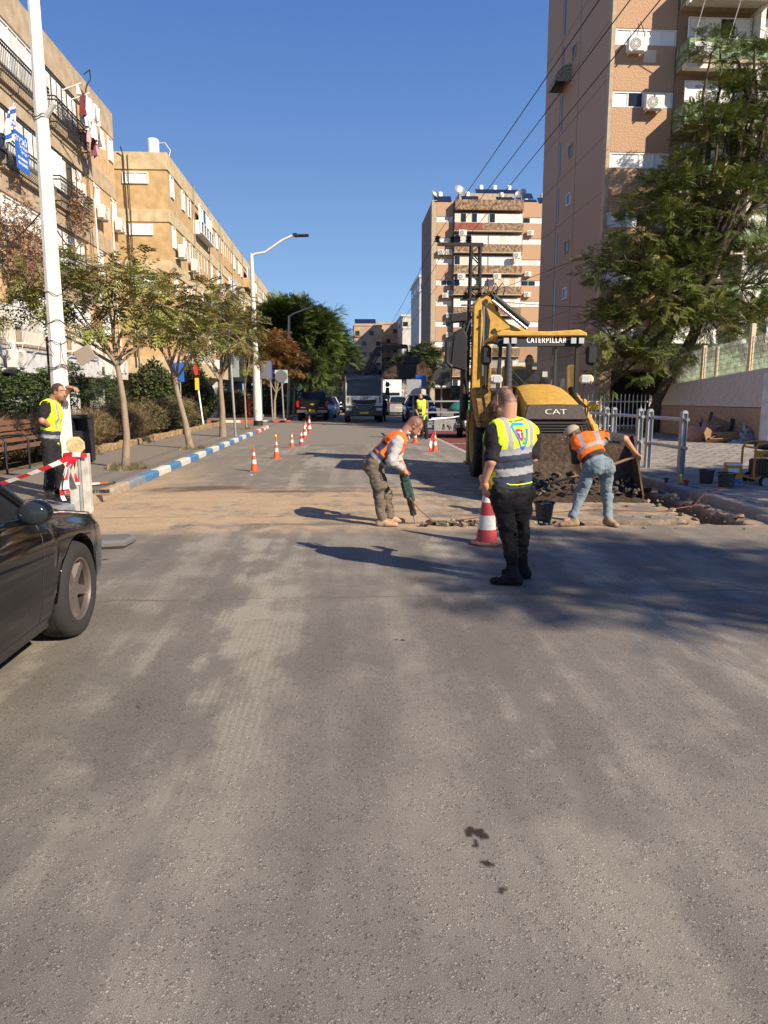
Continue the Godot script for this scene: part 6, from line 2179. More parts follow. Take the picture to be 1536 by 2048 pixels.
func pickup()->void:
	var t:=thing("pickup_truck","black pickup truck seen from behind with lit looking red tail lights","pickup truck",Vector3(-2.05,0,-45.8))
	var black: Material=M.paint_black
	var m:=MB.new()
	m.bb(Vector3(-0.92,0.72,-0.06),Vector3(0.92,1.3,0.0),0.02)
	m.bb(Vector3(-0.98,0.72,-1.9),Vector3(-0.86,1.3,-0.02),0.03)
	m.bb(Vector3(0.86,0.72,-1.9),Vector3(0.98,1.3,-0.02),0.03)
	m.bb(Vector3(-0.86,0.72,-1.9),Vector3(0.86,0.8,-0.06))
	m.bb(Vector3(-0.95,1.3,-1.88),Vector3(0.95,1.34,0.01),0.012)
	part(t,"cargo_bed",m,black)
	m=MB.new()
	m.bb(Vector3(-0.98,0.5,-5.3),Vector3(0.98,1.22,-1.9),0.05)
	var a: Array[Vector3]=[Vector3(-0.93,1.2,-1.95),Vector3(0.93,1.2,-1.95),Vector3(0.93,1.2,-3.9),Vector3(-0.93,1.2,-3.9)]
	var b: Array[Vector3]=[Vector3(-0.74,1.84,-2.15),Vector3(0.74,1.84,-2.15),Vector3(0.74,1.84,-3.3),Vector3(-0.74,1.84,-3.3)]
	for i in 4: m.quad(a[i],a[(i+1) % 4],b[(i+1) % 4],b[i],Vector3(0,1.5,-2.9))
	m.quad(b[0],b[1],b[2],b[3],Vector3(0,1,-2.9))
	part(t,"cab",m,black)
	m=MB.new()
	m.quad(Vector3(-0.8,1.32,-1.975),Vector3(0.8,1.32,-1.975),Vector3(0.69,1.76,-2.11),Vector3(-0.69,1.76,-2.11),Vector3(0,1.5,-4))
	part(t,"rear_window",m,M.car_glass)
	m=MB.new()
	m.bb(Vector3(-0.25,1.78,-2.13),Vector3(0.25,1.82,-2.1))
	part(t,"brake_light",m,M.lamp_red)
	for s in [-1,1]:
		m=MB.new()
		m.bb(Vector3(s*0.84,0.86,-0.02),Vector3(s*0.985,1.26,0.025),0.02)
		part(t,"tail_light",m,M.lamp_red)
		m=MB.new()
		for k in 3: m.bb(Vector3(s*(0.42+0.11*k),0.82,0.002),Vector3(s*(0.5+0.11*k),0.86,0.01))
		part(t,"amber_marker",m,M.lamp_amber)
		m=MB.new()
		m.bb(Vector3(s*0.95,1.22,-3.6),Vector3(s*1.18,1.45,-3.5),0.03)
		part(t,"mirror",m,black)
		wheel(t,Vector3(s*0.82,0.4,-1.0),0.4,0.26,s,6,null,false)
		wheel(t,Vector3(s*0.82,0.4,-4.6),0.4,0.26,s,6,null,false)
	m=MB.new()
	m.bb(Vector3(-0.98,0.5,-0.1),Vector3(-0.3,0.7,0.1),0.03)
	m.bb(Vector3(0.3,0.5,-0.1),Vector3(0.98,0.7,0.1),0.03)
	m.bb(Vector3(-0.3,0.46,-0.1),Vector3(0.3,0.6,0.08),0.02)
	part(t,"bumper",m,mt("bumper_grey",0.2,0.18,0.19,0.35,0.7))
	m=MB.new()
	m.bb(Vector3(-0.2,0.58,0.085),Vector3(0.2,0.72,0.1))
	part(t,"number_plate",m,M.plate_yellow)
	m=MB.new()
	m.bb(Vector3(-0.13,1.02,0.001),Vector3(0.13,1.065,0.015),0.005)
	m.bb(Vector3(-0.05,0.99,0.002),Vector3(0.06,1.095,0.017),0.005)
	part(t,"emblem",m,mt("gold",0.55,0.38,0.12,0.35,0.5))
	m=MB.new()
	m.bb(Vector3(-0.08,0.32,-0.3),Vector3(0.08,0.46,0.16),0.01)
	part(t,"tow_hitch",m,M.black_plastic)
func crane_truck()->void:
	var t:=thing("tipper_truck","white fronted tipper truck facing the camera with a loading crane raised behind its cab","truck",Vector3(1.15,0,-42.8))
	var wh:=mt("truck_white",0.7,0.68,0.62,0.4)
	var gr:=mt("truck_grey",0.075,0.075,0.08,0.6)
	var m:=MB.new()
	m.bb(Vector3(-1.12,0.95,-1.9),Vector3(1.12,1.6,0.0),0.06)
	m.bb(Vector3(-1.12,1.55,-1.9),Vector3(-1.0,2.6,-0.02),0.04)
	m.bb(Vector3(1.0,1.55,-1.9),Vector3(1.12,2.6,-0.02),0.04)
	m.bb(Vector3(-1.12,2.5,-1.9),Vector3(1.12,2.72,-0.06),0.06)
	part(t,"cab",m,wh)
	m=MB.new()
	m.x=Transform3D(Basis(Vector3.RIGHT,-0.06),Vector3(0,2.06,-0.02))
	m.box(Vector3.ZERO,Vector3(1.98,0.92,0.03),0.01)
	part(t,"windscreen",m,M.car_glass)
	m=MB.new()
	m.x=Transform3D(Basis(Vector3.RIGHT,0.5),Vector3(0,2.66,0.1))
	m.box(Vector3.ZERO,Vector3(2.1,0.03,0.34),0.01)
	part(t,"sun_visor",m,M.pane_dark)
	m=MB.new()
	m.prism(PackedVector2Array([Vector2(-0.72,1.46),Vector2(0.72,1.46),Vector2(0.7,1.2),Vector2(0.5,0.82),Vector2(0.35,0.74),Vector2(-0.35,0.74),Vector2(-0.5,0.82),Vector2(-0.7,1.2)]),0.08)
	var o:=part(t,"grille",m,M.black_plastic)
	o.position.z=0.03
	for q in [[1.43,0.7],[1.15,0.62],[1.02,0.56],[0.9,0.46]]:
		m=MB.new()
		m.tube([Vector3(-q[1],q[0],0.08),Vector3(-q[1]*0.75,q[0]-0.08,0.1),Vector3(0,q[0]-0.11,0.11),Vector3(q[1]*0.75,q[0]-0.08,0.1),Vector3(q[1],q[0],0.08)],0.018,6)
		part(o,"grille_bar",m,M.chrome).position.z=-0.03
	m=MB.new()
	m.bb(Vector3(-0.7,1.33,0.02),Vector3(0.7,1.48,0.085),0.02)
	part(t,"badge_panel",m,M.chrome)
	text_part(t,"badge_letters","DAF",0.11,M.black_plastic,Transform3D(Basis(),Vector3(0,1.405,0.088)),true,1.9)
	m=MB.new()
	m.bb(Vector3(-1.14,0.38,-0.5),Vector3(1.14,0.98,0.06),0.08)
	part(t,"bumper",m,gr)
	for s in [-1,1]:
		m=MB.new()
		m.bb(Vector3(s*0.72,0.7,0.04),Vector3(s*1.08,0.86,0.1),0.03)
		var h:=part(t,"headlight",m,M.lamp_clear)
		m=MB.new()
		m.ell(Vector3(s*0.96,0.78,0.09),Vector3(0.07,0.07,0.03),12,8)
		part(h,"lens",m,M.frame_white)
		m=MB.new()
		m.bb(Vector3(s*1.28,1.62,-0.1),Vector3(s*1.5,2.05,0.05),0.04)
		m.bb(Vector3(s*1.28,2.1,-0.1),Vector3(s*1.5,2.38,0.05),0.04)
		m.tube([Vector3(s*1.1,1.55,-0.05),Vector3(s*1.35,1.6,-0.03),Vector3(s*1.35,2.4,-0.03),Vector3(s*1.1,2.5,-0.05)],0.02,6)
		part(t,"mirror",m,M.black_plastic)
		m=MB.new()
		m.bb(Vector3(s*0.9,1.15,0.0),Vector3(s*0.97,1.5,0.02))
		part(t,"corner_vent",m,M.truck_grey)
		wheel(t,Vector3(s*0.98,0.48,-0.75),0.48,0.3,s,8,M.paint_grey,false)
		wheel(t,Vector3(s*0.98,0.48,-4.6),0.48,0.34,s,8,M.paint_grey,false)
	m=MB.new()
	m.bb(Vector3(-0.26,0.52,0.065),Vector3(0.26,0.64,0.08))
	part(t,"number_plate",m,M.plate_yellow)
	m=MB.new()
	for s in [-1,1]: m.bar(Vector3(s*0.1-0.35,1.63,0.04),Vector3(s*0.1+0.3,1.72,0.03),0.03,0.02)
	part(t,"wiper",m,M.black_plastic)
	m=MB.new()
	m.bb(Vector3(-1.2,0.9,-6.5),Vector3(1.2,1.1,-2.3),0.02)
	m.bb(Vector3(-1.22,1.1,-6.5),Vector3(-1.14,3.2,-2.4),0.01)
	m.bb(Vector3(1.14,1.1,-6.5),Vector3(1.22,3.2,-2.4),0.01)
	m.bb(Vector3(-1.14,1.1,-2.48),Vector3(1.14,2.9,-2.4),0.01)
	part(t,"tipper_body",m,gr)
	m=MB.new()
	for q in [[-0.7,2.9,-3.2,0.5,0.45],[0.6,2.95,-3.0,0.6,0.5],[0.0,2.8,-3.8,0.9,0.4],[0.9,3.05,-3.6,0.3,0.35],[-0.95,3.0,-4.0,0.3,0.5]]: crumple(Vector3(q[0],q[1]-0.3,q[2]),Vector3(q[3],q[4]+0.3,0.6),int(q[0]*10+30),0.35,m,8,14,q[1]-0.4)
	part(t,"rubble_load",m,mt("rubble_grey",0.17,0.15,0.135,0.95,0,"dirt",Vector3.ONE,"n_stucco",1.0))
	var bl:=mt("crane_black",0.022,0.021,0.022,0.5)
	m=MB.new()
	m.cyl(Vector3(0.05,1.2,-2.15),Vector3(0.05,3.0,-2.15),0.2,0.17,12)
	m.box(Vector3(0.05,1.5,-2.15),Vector3(1.6,0.35,0.4),0.03)
	part(t,"crane_post",m,bl)
	m=MB.new()
	m.bar(Vector3(0.05,2.95,-2.15),Vector3(0.85,4.35,-2.15),0.26,0.3,Vector3.UP,0.03)
	m.bar(Vector3(0.3,2.9,-2.1),Vector3(0.95,4.0,-2.05),0.1,0.1)
	part(t,"crane_boom",m,bl)
	m=MB.new()
	m.bar(Vector3(0.8,4.38,-2.15),Vector3(1.6,4.5,-2.15),0.24,0.28,Vector3.UP,0.03)
	m.bar(Vector3(1.5,4.5,-2.15),Vector3(2.75,4.56,-2.15),0.18,0.22,Vector3.UP,0.02)
	m.bar(Vector3(1.0,4.15,-2.1),Vector3(1.9,4.38,-2.1),0.08,0.08)
	m.tube([Vector3(0.6,4.2,-2.0),Vector3(1.0,4.75,-2.0),Vector3(1.9,4.72,-2.0),Vector3(2.7,4.65,-2.0)],0.025,6)
	part(t,"crane_jib",m,bl)
	m=MB.new()
	m.bar(Vector3(2.72,4.6,-2.15),Vector3(2.78,3.9,-2.15),0.1,0.1)
	m.bb(Vector3(2.45,3.5,-2.6),Vector3(3.5,3.95,-1.7),0.05)
	var ga: PackedVector2Array=[Vector2(-0.5,0.35),Vector2(0.75,0.4),Vector2(0.6,-0.45),Vector2(0.2,-0.62),Vector2(-0.4,-0.55)]
	m.x=Transform3D(Basis(),Vector3(2.6,3.15,-2.15))
	m.prism(ga,0.9,0.04)
	part(t,"grab",m,bl)
func box_truck()->void:
	var t:=thing("box_truck","white box truck parked behind the tipper truck","truck",Vector3(3.85,0,-62))
	var m:=MB.new()
	m.bb(Vector3(-1.15,0.8,-6),Vector3(1.15,2.95,-1.4),0.03)
	part(t,"cargo_box",m,M.truck_white)
	m=MB.new()
	m.bb(Vector3(-1.02,0.5,-1.4),Vector3(1.02,1.25,0),0.1)
	m.bb(Vector3(-1.0,1.2,-1.4),Vector3(1.0,2.1,-0.25),0.08)
	part(t,"cab",m,M.truck_white)
	m=MB.new()
	m.x=Transform3D(Basis(Vector3.RIGHT,-0.3),Vector3(0,1.6,-0.2))
	m.box(Vector3.ZERO,Vector3(1.8,0.72,0.04))
	part(t,"windscreen",m,M.car_glass)
	for s in [-1,1]:
		m=MB.new()
		m.bb(Vector3(s*0.65,0.75,-0.02),Vector3(s*0.98,0.95,0.03),0.02)
		part(t,"headlight",m,M.lamp_clear)
		wheel(t,Vector3(s*0.88,0.38,-0.8),0.38,0.22,s,6,null,false)
		wheel(t,Vector3(s*0.95,0.38,-4.6),0.38,0.22,s,6,null,false)
	m=MB.new()
	m.bb(Vector3(-0.5,0.6,-0.01),Vector3(0.5,0.8,0.02),0.01)
	part(t,"grille",m,M.black_plastic)
	m=MB.new()
	m.bb(Vector3(-0.25,2.45,-1.39),Vector3(0.25,2.6,-1.37))
	part(t,"roof_emblem",m,M.paint_grey)
func trailer()->void:
	var t:=thing("trailer","galvanised flat trailer with a spare wheel and pink jockey wheel by the red lane","trailer",Vector3(3.95,0,-27.0))
	var g: Material=M.galv
	var m:=MB.new()
	for y in [0.62,0.98]: m.bb(Vector3(-0.9,y-0.03,-0.03),Vector3(2.2,y+0.03,0.03),0.004)
	m.bb(Vector3(-0.9,0.4,-2.6),Vector3(2.2,0.5,0.0),0.01)
	part(t,"frame",m,g)
	m=MB.new()
	for x in [-0.85,2.15]: m.bb(Vector3(x-0.035,0.4,-0.035),Vector3(x+0.035,1.42,0.035),0.005)
	m.bb(Vector3(-0.85,1.36,-0.03),Vector3(2.15,1.42,0.03),0.005)
	m.bb(Vector3(-0.85,1.36,-2.6),Vector3(-0.79,1.42,0.03),0.005)
	part(t,"ladder_rack",m,g)
	m=MB.new()
	m.bb(Vector3(-0.6,0.28,0.05),Vector3(0.22,0.72,0.08),0.01)
	part(t,"plate",m,mt("steel_plate",0.36,0.36,0.34,0.5,0.4,"mottle",Vector3.ONE))
	m=MB.new()
	m.tube([Vector3(-0.22,0.56,0.1),Vector3(-0.22,0.42,0.13),Vector3(-0.17,0.38,0.13)],0.02,6)
	m.tube([Vector3(-0.1,0.5,0.1),Vector3(0.02,0.46,0.13),Vector3(0.05,0.36,0.13)],0.02,6)
	part(t,"hook",m,M.black_plastic)
	var w:=wheel(t,Vector3(0.72,0.62,0.16),0.37,0.2,1.0,6,M.frame_white,false)
	w.rotation=Vector3(PI/2,0.35,0)
	m=MB.new()
	for z in [-1.3]:
		for s in [-0.95,2.25]:
			pass
	m.bar(Vector3(1.0,1.05,0.2),Vector3(1.1,0.3,0.25),0.06,0.06)
	m.bar(Vector3(1.1,0.32,0.25),Vector3(1.12,0.15,0.25),0.07,0.1)
	part(t,"jockey_leg",m,M.frame_white)
	m=MB.new()
	m.x=Transform3D(Basis(Vector3.RIGHT,PI/2) ,Vector3(0.88,0.13,0.28))
	m.lathe([Vector2(0.07,-0.03),Vector2(0.13,-0.03),Vector2(0.13,0.03),Vector2(0.07,0.03)],18)
	part(t,"jockey_wheel",m,mt("pink_red",0.55,0.14,0.13,0.6))
	for q in [[0.6,-1.3],[1.9,-1.3]]: wheel(t,Vector3(q[0],0.3,q[1]),0.3,0.16,1.0,6,null,false)
	m=MB.new()
	m.tube([Vector3(-0.7,0.75,0.06),Vector3(0.0,0.78,0.05),Vector3(0.6,0.86,0.06),Vector3(1.1,0.9,0.05)],0.03,6)
	m.bar(Vector3(-0.8,0.7,0.05),Vector3(0.2,0.8,0.05),0.1,0.04)
	part(t,"lamp_board",m,M.frame_white)
	m=MB.new()
	crumple(Vector3(0.55,0.98,-0.9),Vector3(0.5,0.36,0.5),3,0.12,m,8,16,0.98)
	tag(part(self,"tarpaulin",m,mt("tarp_green",0.02,0.16,0.11,0.5,0,"",Vector3.ONE,"n_cloth",0.6)),"green tarpaulin bundle lying on the trailer","tarpaulin").position=Vector3(3.95,0,-27.0)
const POSE_FG:={"head": Vector3(-0.131,1.571,-0.020),"neck": Vector3(-0.110,1.414,0.000),"chest": Vector3(-0.054,1.255,0.000),"pel": Vector3(-0.059,0.849,0.000),"sl": Vector3(-0.219,1.302,0.070),"sr": Vector3(0.113,1.302,-0.060),"el": Vector3(-0.265,1.084,0.140),"er": Vector3(0.135,1.095,-0.050),"wl": Vector3(-0.303,0.892,0.060),"wr": Vector3(0.174,1.073,-0.300),"hl": Vector3(-0.145,0.838,0.040),"hr": Vector3(0.028,0.826,-0.040),"kl": Vector3(-0.076,0.440,0.030),"kr": Vector3(0.069,0.427,-0.120),"al": Vector3(-0.027,0.079,0.030),"ar": Vector3(0.110,0.037,-0.200)}
const AT_FG:=Vector3(1.465,0.000,-5.960)
const POSE_JACK:={"head": Vector3(0.328,1.236,0.000),"neck": Vector3(0.185,1.119,0.000),"chest": Vector3(0.068,1.033,0.000),"pel": Vector3(-0.169,0.786,0.000),"sl": Vector3(0.149,1.059,-0.170),"sr": Vector3(0.111,1.056,0.170),"el": Vector3(0.139,0.753,-0.200),"er": Vector3(0.028,0.831,0.240),"wl": Vector3(0.196,0.743,-0.030),"wr": Vector3(0.168,0.723,0.080),"hl": Vector3(-0.153,0.752,-0.090),"hr": Vector3(-0.173,0.769,0.090),"kl": Vector3(-0.013,0.382,-0.100),"kr": Vector3(-0.118,0.397,0.100),"al": Vector3(0.040,0.065,-0.140),"ar": Vector3(-0.068,0.095,0.100)}
const AT_JACK:=Vector3(0.528,0.000,-8.870)
const POSE_SHOVEL:={"head": Vector3(-0.143,1.105,-0.300),"neck": Vector3(-0.085,1.091,-0.220),"chest": Vector3(0.020,1.014,-0.140),"pel": Vector3(0.062,0.781,0.060),"sl": Vector3(-0.138,0.979,-0.200),"sr": Vector3(0.225,1.102,-0.120),"el": Vector3(-0.120,0.730,-0.220),"er": Vector3(0.456,1.076,-0.120),"wl": Vector3(0.004,0.573,-0.300),"wr": Vector3(0.636,0.898,-0.220),"hl": Vector3(-0.024,0.757,0.060),"hr": Vector3(0.165,0.754,0.040),"kl": Vector3(-0.118,0.366,-0.020),"kr": Vector3(0.234,0.361,-0.040),"al": Vector3(-0.215,0.104,0.040),"ar": Vector3(0.253,0.080,0.000)}
const AT_SHOVEL:=Vector3(3.052,0.000,-8.700)
const POSE_LEAN:={"head": Vector3(0.178,1.544,0.000),"neck": Vector3(0.090,1.407,0.000),"chest": Vector3(0.037,1.271,0.000),"pel": Vector3(0.003,0.807,0.000),"sl": Vector3(0.026,1.355,-0.190),"sr": Vector3(0.062,1.346,0.190),"el": Vector3(0.090,1.427,-0.340),"er": Vector3(0.036,1.137,0.300),"wl": Vector3(0.264,1.610,-0.220),"wr": Vector3(0.077,1.060,0.140),"hl": Vector3(-0.006,0.779,-0.090),"hr": Vector3(0.016,0.791,0.090),"kl": Vector3(0.073,0.416,-0.080),"kr": Vector3(0.014,0.420,0.100),"al": Vector3(0.055,0.061,-0.100),"ar": Vector3(-0.013,0.143,0.120)}
const AT_LEAN:=Vector3(-4.316,0.120,-10.750)
const POSE_FAR:={"head": Vector3(-0.125,1.567,0.000),"neck": Vector3(-0.106,1.421,0.000),"chest": Vector3(-0.123,1.256,0.000),"pel": Vector3(-0.025,0.741,0.000),"sl": Vector3(0.049,1.365,-0.050),"sr": Vector3(-0.254,1.366,0.000),"el": Vector3(0.097,1.073,0.050),"er": Vector3(-0.289,1.073,0.000),"wl": Vector3(-0.024,0.819,0.150),"wr": Vector3(-0.228,0.893,0.150),"hl": Vector3(0.031,0.759,0.000),"hr": Vector3(-0.081,0.760,0.000),"kl": Vector3(0.087,0.336,0.030),"kr": Vector3(-0.082,0.336,0.040),"al": Vector3(0.112,0.037,0.000),"ar": Vector3(-0.040,0.057,0.020)}
const AT_FAR:=Vector3(2.932,0.000,-26.670)
const POSE_SHADE:={"head": Vector3(0.063,1.467,0.000),"neck": Vector3(0.032,1.312,0.000),"chest": Vector3(0.000,1.125,0.000),"pel": Vector3(0.000,0.626,0.000),"sl": Vector3(0.161,1.249,-0.050),"sr": Vector3(-0.160,1.250,0.050),"el": Vector3(0.221,0.938,0.000),"er": Vector3(-0.221,0.938,0.000),"wl": Vector3(0.184,0.690,0.100),"wr": Vector3(-0.226,0.691,0.100),"hl": Vector3(0.063,0.595,0.000),"hr": Vector3(-0.063,0.595,0.000),"kl": Vector3(0.089,0.316,0.100),"kr": Vector3(-0.095,0.313,0.000),"al": Vector3(0.127,0.062,0.000),"ar": Vector3(-0.100,0.035,0.100)}
const AT_SHADE:=Vector3(2.418,0.000,-45.500)
const POSE_DRIVER:={"head": Vector3(-0.050,2.282,0.000),"neck": Vector3(-0.048,2.089,-0.020),"chest": Vector3(-0.049,1.963,-0.040),"pel": Vector3(-0.009,1.522,-0.100),"sl": Vector3(0.217,2.031,-0.030),"sr": Vector3(-0.284,2.031,-0.030),"el": Vector3(0.315,1.795,0.150),"er": Vector3(-0.439,1.795,0.150),"wl": Vector3(0.103,1.754,0.350),"wr": Vector3(-0.308,1.754,0.350),"hl": Vector3(0.060,1.503,-0.050),"hr": Vector3(-0.102,1.503,-0.050),"kl": Vector3(-0.015,1.525,0.380),"kr": Vector3(-0.250,1.525,0.380),"al": Vector3(-0.013,1.162,0.420),"ar": Vector3(-0.248,1.162,0.420)}
const AT_DRIVER:=Vector3(3.694,0.000,-14.200)
class Field:
	var o:=Vector3.ZERO
	var c:=0.01
	var nx:=0
	var ny:=0
	var nz:=0
	var d:=PackedFloat32Array()
	func _init(lo: Vector3,hi: Vector3,cell: float)->void:
		o=lo; c=cell
		nx=int((hi.x-lo.x)/cell)+2
		ny=int((hi.y-lo.y)/cell)+2
		nz=int((hi.z-lo.z)/cell)+2
		d.resize(nx*ny*nz)
		d.fill(0.3)
	func cap(a: Vector3,b: Vector3,ra: float,rb: float,k:=0.02,fl:=1.0,lat:=Vector3.ZERO,sub:=false)->void:
		var mr:=maxf(ra,rb)*maxf(fl,1.0)+k+c*2.5
		var l:=(a.min(b)-Vector3.ONE*mr-o)/c
		var h:=(a.max(b)+Vector3.ONE*mr-o)/c
		var ab:=b-a
		var q2:=maxf(ab.length_squared(),1e-9)
		var inv:=1.0-1.0/fl
		for iz in range(maxi(0,int(l.z)),mini(nz,int(h.z)+2)):
			for iy in range(maxi(0,int(l.y)),mini(ny,int(h.y)+2)):
				var i0:=(iz*ny+iy)*nx
				for ix in range(maxi(0,int(l.x)),mini(nx,int(h.x)+2)):
					var w:=o+Vector3(ix,iy,iz)*c-a
					var t:=clampf(w.dot(ab)/q2,0.0,1.0)
					w -= ab*t
					if fl != 1.0: w -= lat*(w.dot(lat)*inv)
					var e:=w.length()-(ra+(rb-ra)*t)
					var f:=d[i0+ix]
					if sub:
						var hh:=maxf(k-absf(f+e),0.0)
						d[i0+ix]=maxf(f,-e)+hh*hh/(4.0*k)
					else:
						var hh:=maxf(k-absf(f-e),0.0)
						d[i0+ix]=minf(f,e)-hh*hh/(4.0*k)
	func ell(p: Vector3,B: Basis,r: Vector3,k:=0.02)->void:
		var mr:=maxf(r.x,maxf(r.y,r.z))+k+c*2.5
		var l:=(p-Vector3.ONE*mr-o)/c
		var h:=(p+Vector3.ONE*mr-o)/c
		var T:=B.transposed()
		for iz in range(maxi(0,int(l.z)),mini(nz,int(h.z)+2)):
			for iy in range(maxi(0,int(l.y)),mini(ny,int(h.y)+2)):
				var i0:=(iz*ny+iy)*nx
				for ix in range(maxi(0,int(l.x)),mini(nx,int(h.x)+2)):
					var w: Vector3=T*(o+Vector3(ix,iy,iz)*c-p)
					var k0:=(w/r).length()
					var k1:=(w/(r*r)).length()
					var e:=k0*(k0-1.0)/maxf(k1,1e-6)
					var f:=d[i0+ix]
					var hh:=maxf(k-absf(f-e),0.0)
					d[i0+ix]=minf(f,e)-hh*hh/(4.0*k)
	func cut(n: Vector3,off: float)->void:
		for iz in nz:
			for iy in ny:
				var i0:=(iz*ny+iy)*nx
				for ix in nx:
					var e:=n.dot(o+Vector3(ix,iy,iz)*c)-off
					if e > d[i0+ix]: d[i0+ix]=e
	func ripple(amp: float,freq: float,seed_: int,sy:=1.0)->void:
		var f:=FastNoiseLite.new()
		f.seed=seed_
		f.frequency=freq
		f.fractal_octaves=2
		for iz in nz:
			for iy in ny:
				var i0:=(iz*ny+iy)*nx
				for ix in nx:
					if absf(d[i0+ix]) < c*3.0+amp:
						var p:=o+Vector3(ix,iy,iz)*c
						d[i0+ix] += amp*f.get_noise_3d(p.x,p.y*sy,p.z)
	func at(p: Vector3)->float:
		var q:=(p-o)/c
		var x:=clampi(int(q.x),0,nx-2)
		var y:=clampi(int(q.y),0,ny-2)
		var z:=clampi(int(q.z),0,nz-2)
		var f:=q-Vector3(x,y,z)
		var i:=(z*ny+y)*nx+x
		var s:=nx*ny
		return lerpf(lerpf(lerpf(d[i],d[i+1],f.x),lerpf(d[i+nx],d[i+nx+1],f.x),f.y),lerpf(lerpf(d[i+s],d[i+s+1],f.x),lerpf(d[i+s+nx],d[i+s+nx+1],f.x),f.y),f.z)
	func grad(p: Vector3)->Vector3:
		var e:=c*0.9
		return Vector3(at(p+Vector3(e,0,0))-at(p-Vector3(e,0,0)),at(p+Vector3(0,e,0))-at(p-Vector3(0,e,0)),at(p+Vector3(0,0,e))-at(p-Vector3(0,0,e))).normalized()
	func add_to(m: MB,col: Callable)->void:
		var vid:=PackedInt32Array()
		vid.resize(nx*ny*nz)
		vid.fill(-1)
		var P:=PackedVector3Array()
		var N:=PackedVector3Array()
		var C:=PackedColorArray()
		var s:=nx*ny
		var near:=c*1.8
		var offs:=[0,1,nx,nx+1,s,s+1,s+nx,s+nx+1]
		for iz in nz-1:
			for iy in ny-1:
				var i0:=(iz*ny+iy)*nx
				for ix in nx-1:
					var i:=i0+ix
					if absf(d[i]) > near: continue
					var inside:=0
					for k in 8:
						if d[i+offs[k]] < 0.0: inside += 1
					if inside == 0 or inside == 8: continue
					var sum:=Vector3.ZERO
					var cnt:=0
					for e in [[0,1],[2,3],[4,5],[6,7],[0,2],[1,3],[4,6],[5,7],[0,4],[1,5],[2,6],[3,7]]:
						var a:=d[i+offs[e[0]]]
						var b:=d[i+offs[e[1]]]
						if (a < 0.0) != (b < 0.0):
							var t:=a/(a-b)
							var k0: int=e[0]
							var k1: int=e[1]
							sum += Vector3(k0 & 1,(k0 >> 1) & 1,k0 >> 2).lerp(Vector3(k1 & 1,(k1 >> 1) & 1,k1 >> 2),t)
							cnt += 1
					var p:=o+(Vector3(ix,iy,iz)+sum/cnt)*c
					vid[i]=P.size()
					P.push_back(p)
					var n:=grad(p)
					N.push_back(n)
					C.push_back(col.call(p,n))
		for iz in range(1,nz-1):
			for iy in range(1,ny-1):
				for ix in range(1,nx-1):
					var i:=(iz*ny+iy)*nx+ix
					if absf(d[i]) > near: continue
					var a:=d[i] < 0.0
					for ax in 3:
						var st: int=[1,nx,s][ax]
						if (d[i+st] < 0.0) == a: continue
						var u: int=[nx,s,1][ax]
						var w: int=[s,1,nx][ax]
						var q0:=vid[i-u-w]
						var q1:=vid[i-w]
						var q2:=vid[i]
						var q3:=vid[i-u]
						if q0 < 0 or q1 < 0 or q2 < 0 or q3 < 0: continue
						var order:=[q0,q1,q2,q0,q2,q3] if not a else [q0,q2,q1,q0,q3,q2]
						for k in order:
							m.v.push_back(P[k]); m.n.push_back(N[k]); m.c.push_back(C[k]); m.uv.push_back(Vector2.ZERO)
static func seg_prim(f: Field,J: Dictionary,a: String,b: String,ra: float,rb: float,infl: float,k:=0.03,t0:=0.0,t1:=1.0)->void:
	var p: Vector3=J[a]
	var q: Vector3=J[b]
	f.cap(p.lerp(q,t0),p.lerp(q,t1),lerpf(ra,rb,t0)+infl,lerpf(ra,rb,t1)+infl,k)
static func torso(f: Field,J: Dictionary,infl: float,fat: float,down:=0.0)->void:
	var lat: Vector3=(J.sr-J.sl).normalized()
	var hl: Vector3=(J.hr-J.hl).normalized()
	var ml:=(lat+hl).normalized()
	var up: Vector3=(J.neck-J.pel).normalized()
	f.cap(J.pel-up*(0.02+down),J.pel.lerp(J.neck,0.35),0.108*fat+infl,0.1*fat+infl,0.05,1.42,hl)
	f.cap(J.pel.lerp(J.neck,0.35),J.pel.lerp(J.neck,0.72),0.102*fat+infl,0.115*fat+infl,0.05,1.4,ml)
	f.cap(J.pel.lerp(J.neck,0.7),J.pel.lerp(J.neck,0.86),0.115*fat+infl,0.085+infl,0.05,1.5,lat)
	f.cap(J.sl,J.sr,0.062+infl,0.062+infl,0.06)
	var nb: Vector3=J.neck
	f.cap(nb-up*0.03,J.sl.lerp(nb,0.3),0.045+infl,0.055+infl,0.05)
	f.cap(nb-up*0.03,J.sr.lerp(nb,0.3),0.045+infl,0.055+infl,0.05)
static func hand(f: Field,w: Vector3,d: Vector3,n: Vector3,thumb: Vector3,curl: float,s: float)->void:
	var p0:=w+d*0.015*s
	var p1:=w+d*0.085*s
	f.cap(p0,p1,0.019*s,0.017*s,0.012,1.9,thumb)
	for k in 4:
		var side:=thumb*(0.032-0.0215*k)*s
		var b:=w+d*(0.09-0.004*absf(k-1.3))*s+side
		var l: float=[0.07,0.08,0.074,0.058][k]*s
		var ax:=d
		for j in 3:
			var ang:=curl*(0.5+0.35*j)
			ax=(d*cos(ang)+n*sin(ang)).normalized()
			var e: Vector3=b+ax*l*[0.45,0.31,0.24][j]
			f.cap(b,e,(0.0098-0.0009*j)*s,(0.0092-0.0011*j)*s,0.004)
			b=e
	var tb:=w+d*0.028*s+thumb*0.026*s
	var t1:=tb+(d*0.55+thumb*0.75+n*0.25).normalized()*0.042*s
	var t2:=t1+(d*0.9+thumb*0.15+n*(0.3+curl*0.4)).normalized()*0.034*s
	f.cap(tb,t1,0.014*s,0.0115*s,0.008)
	f.cap(t1,t2,0.0112*s,0.009*s,0.004)
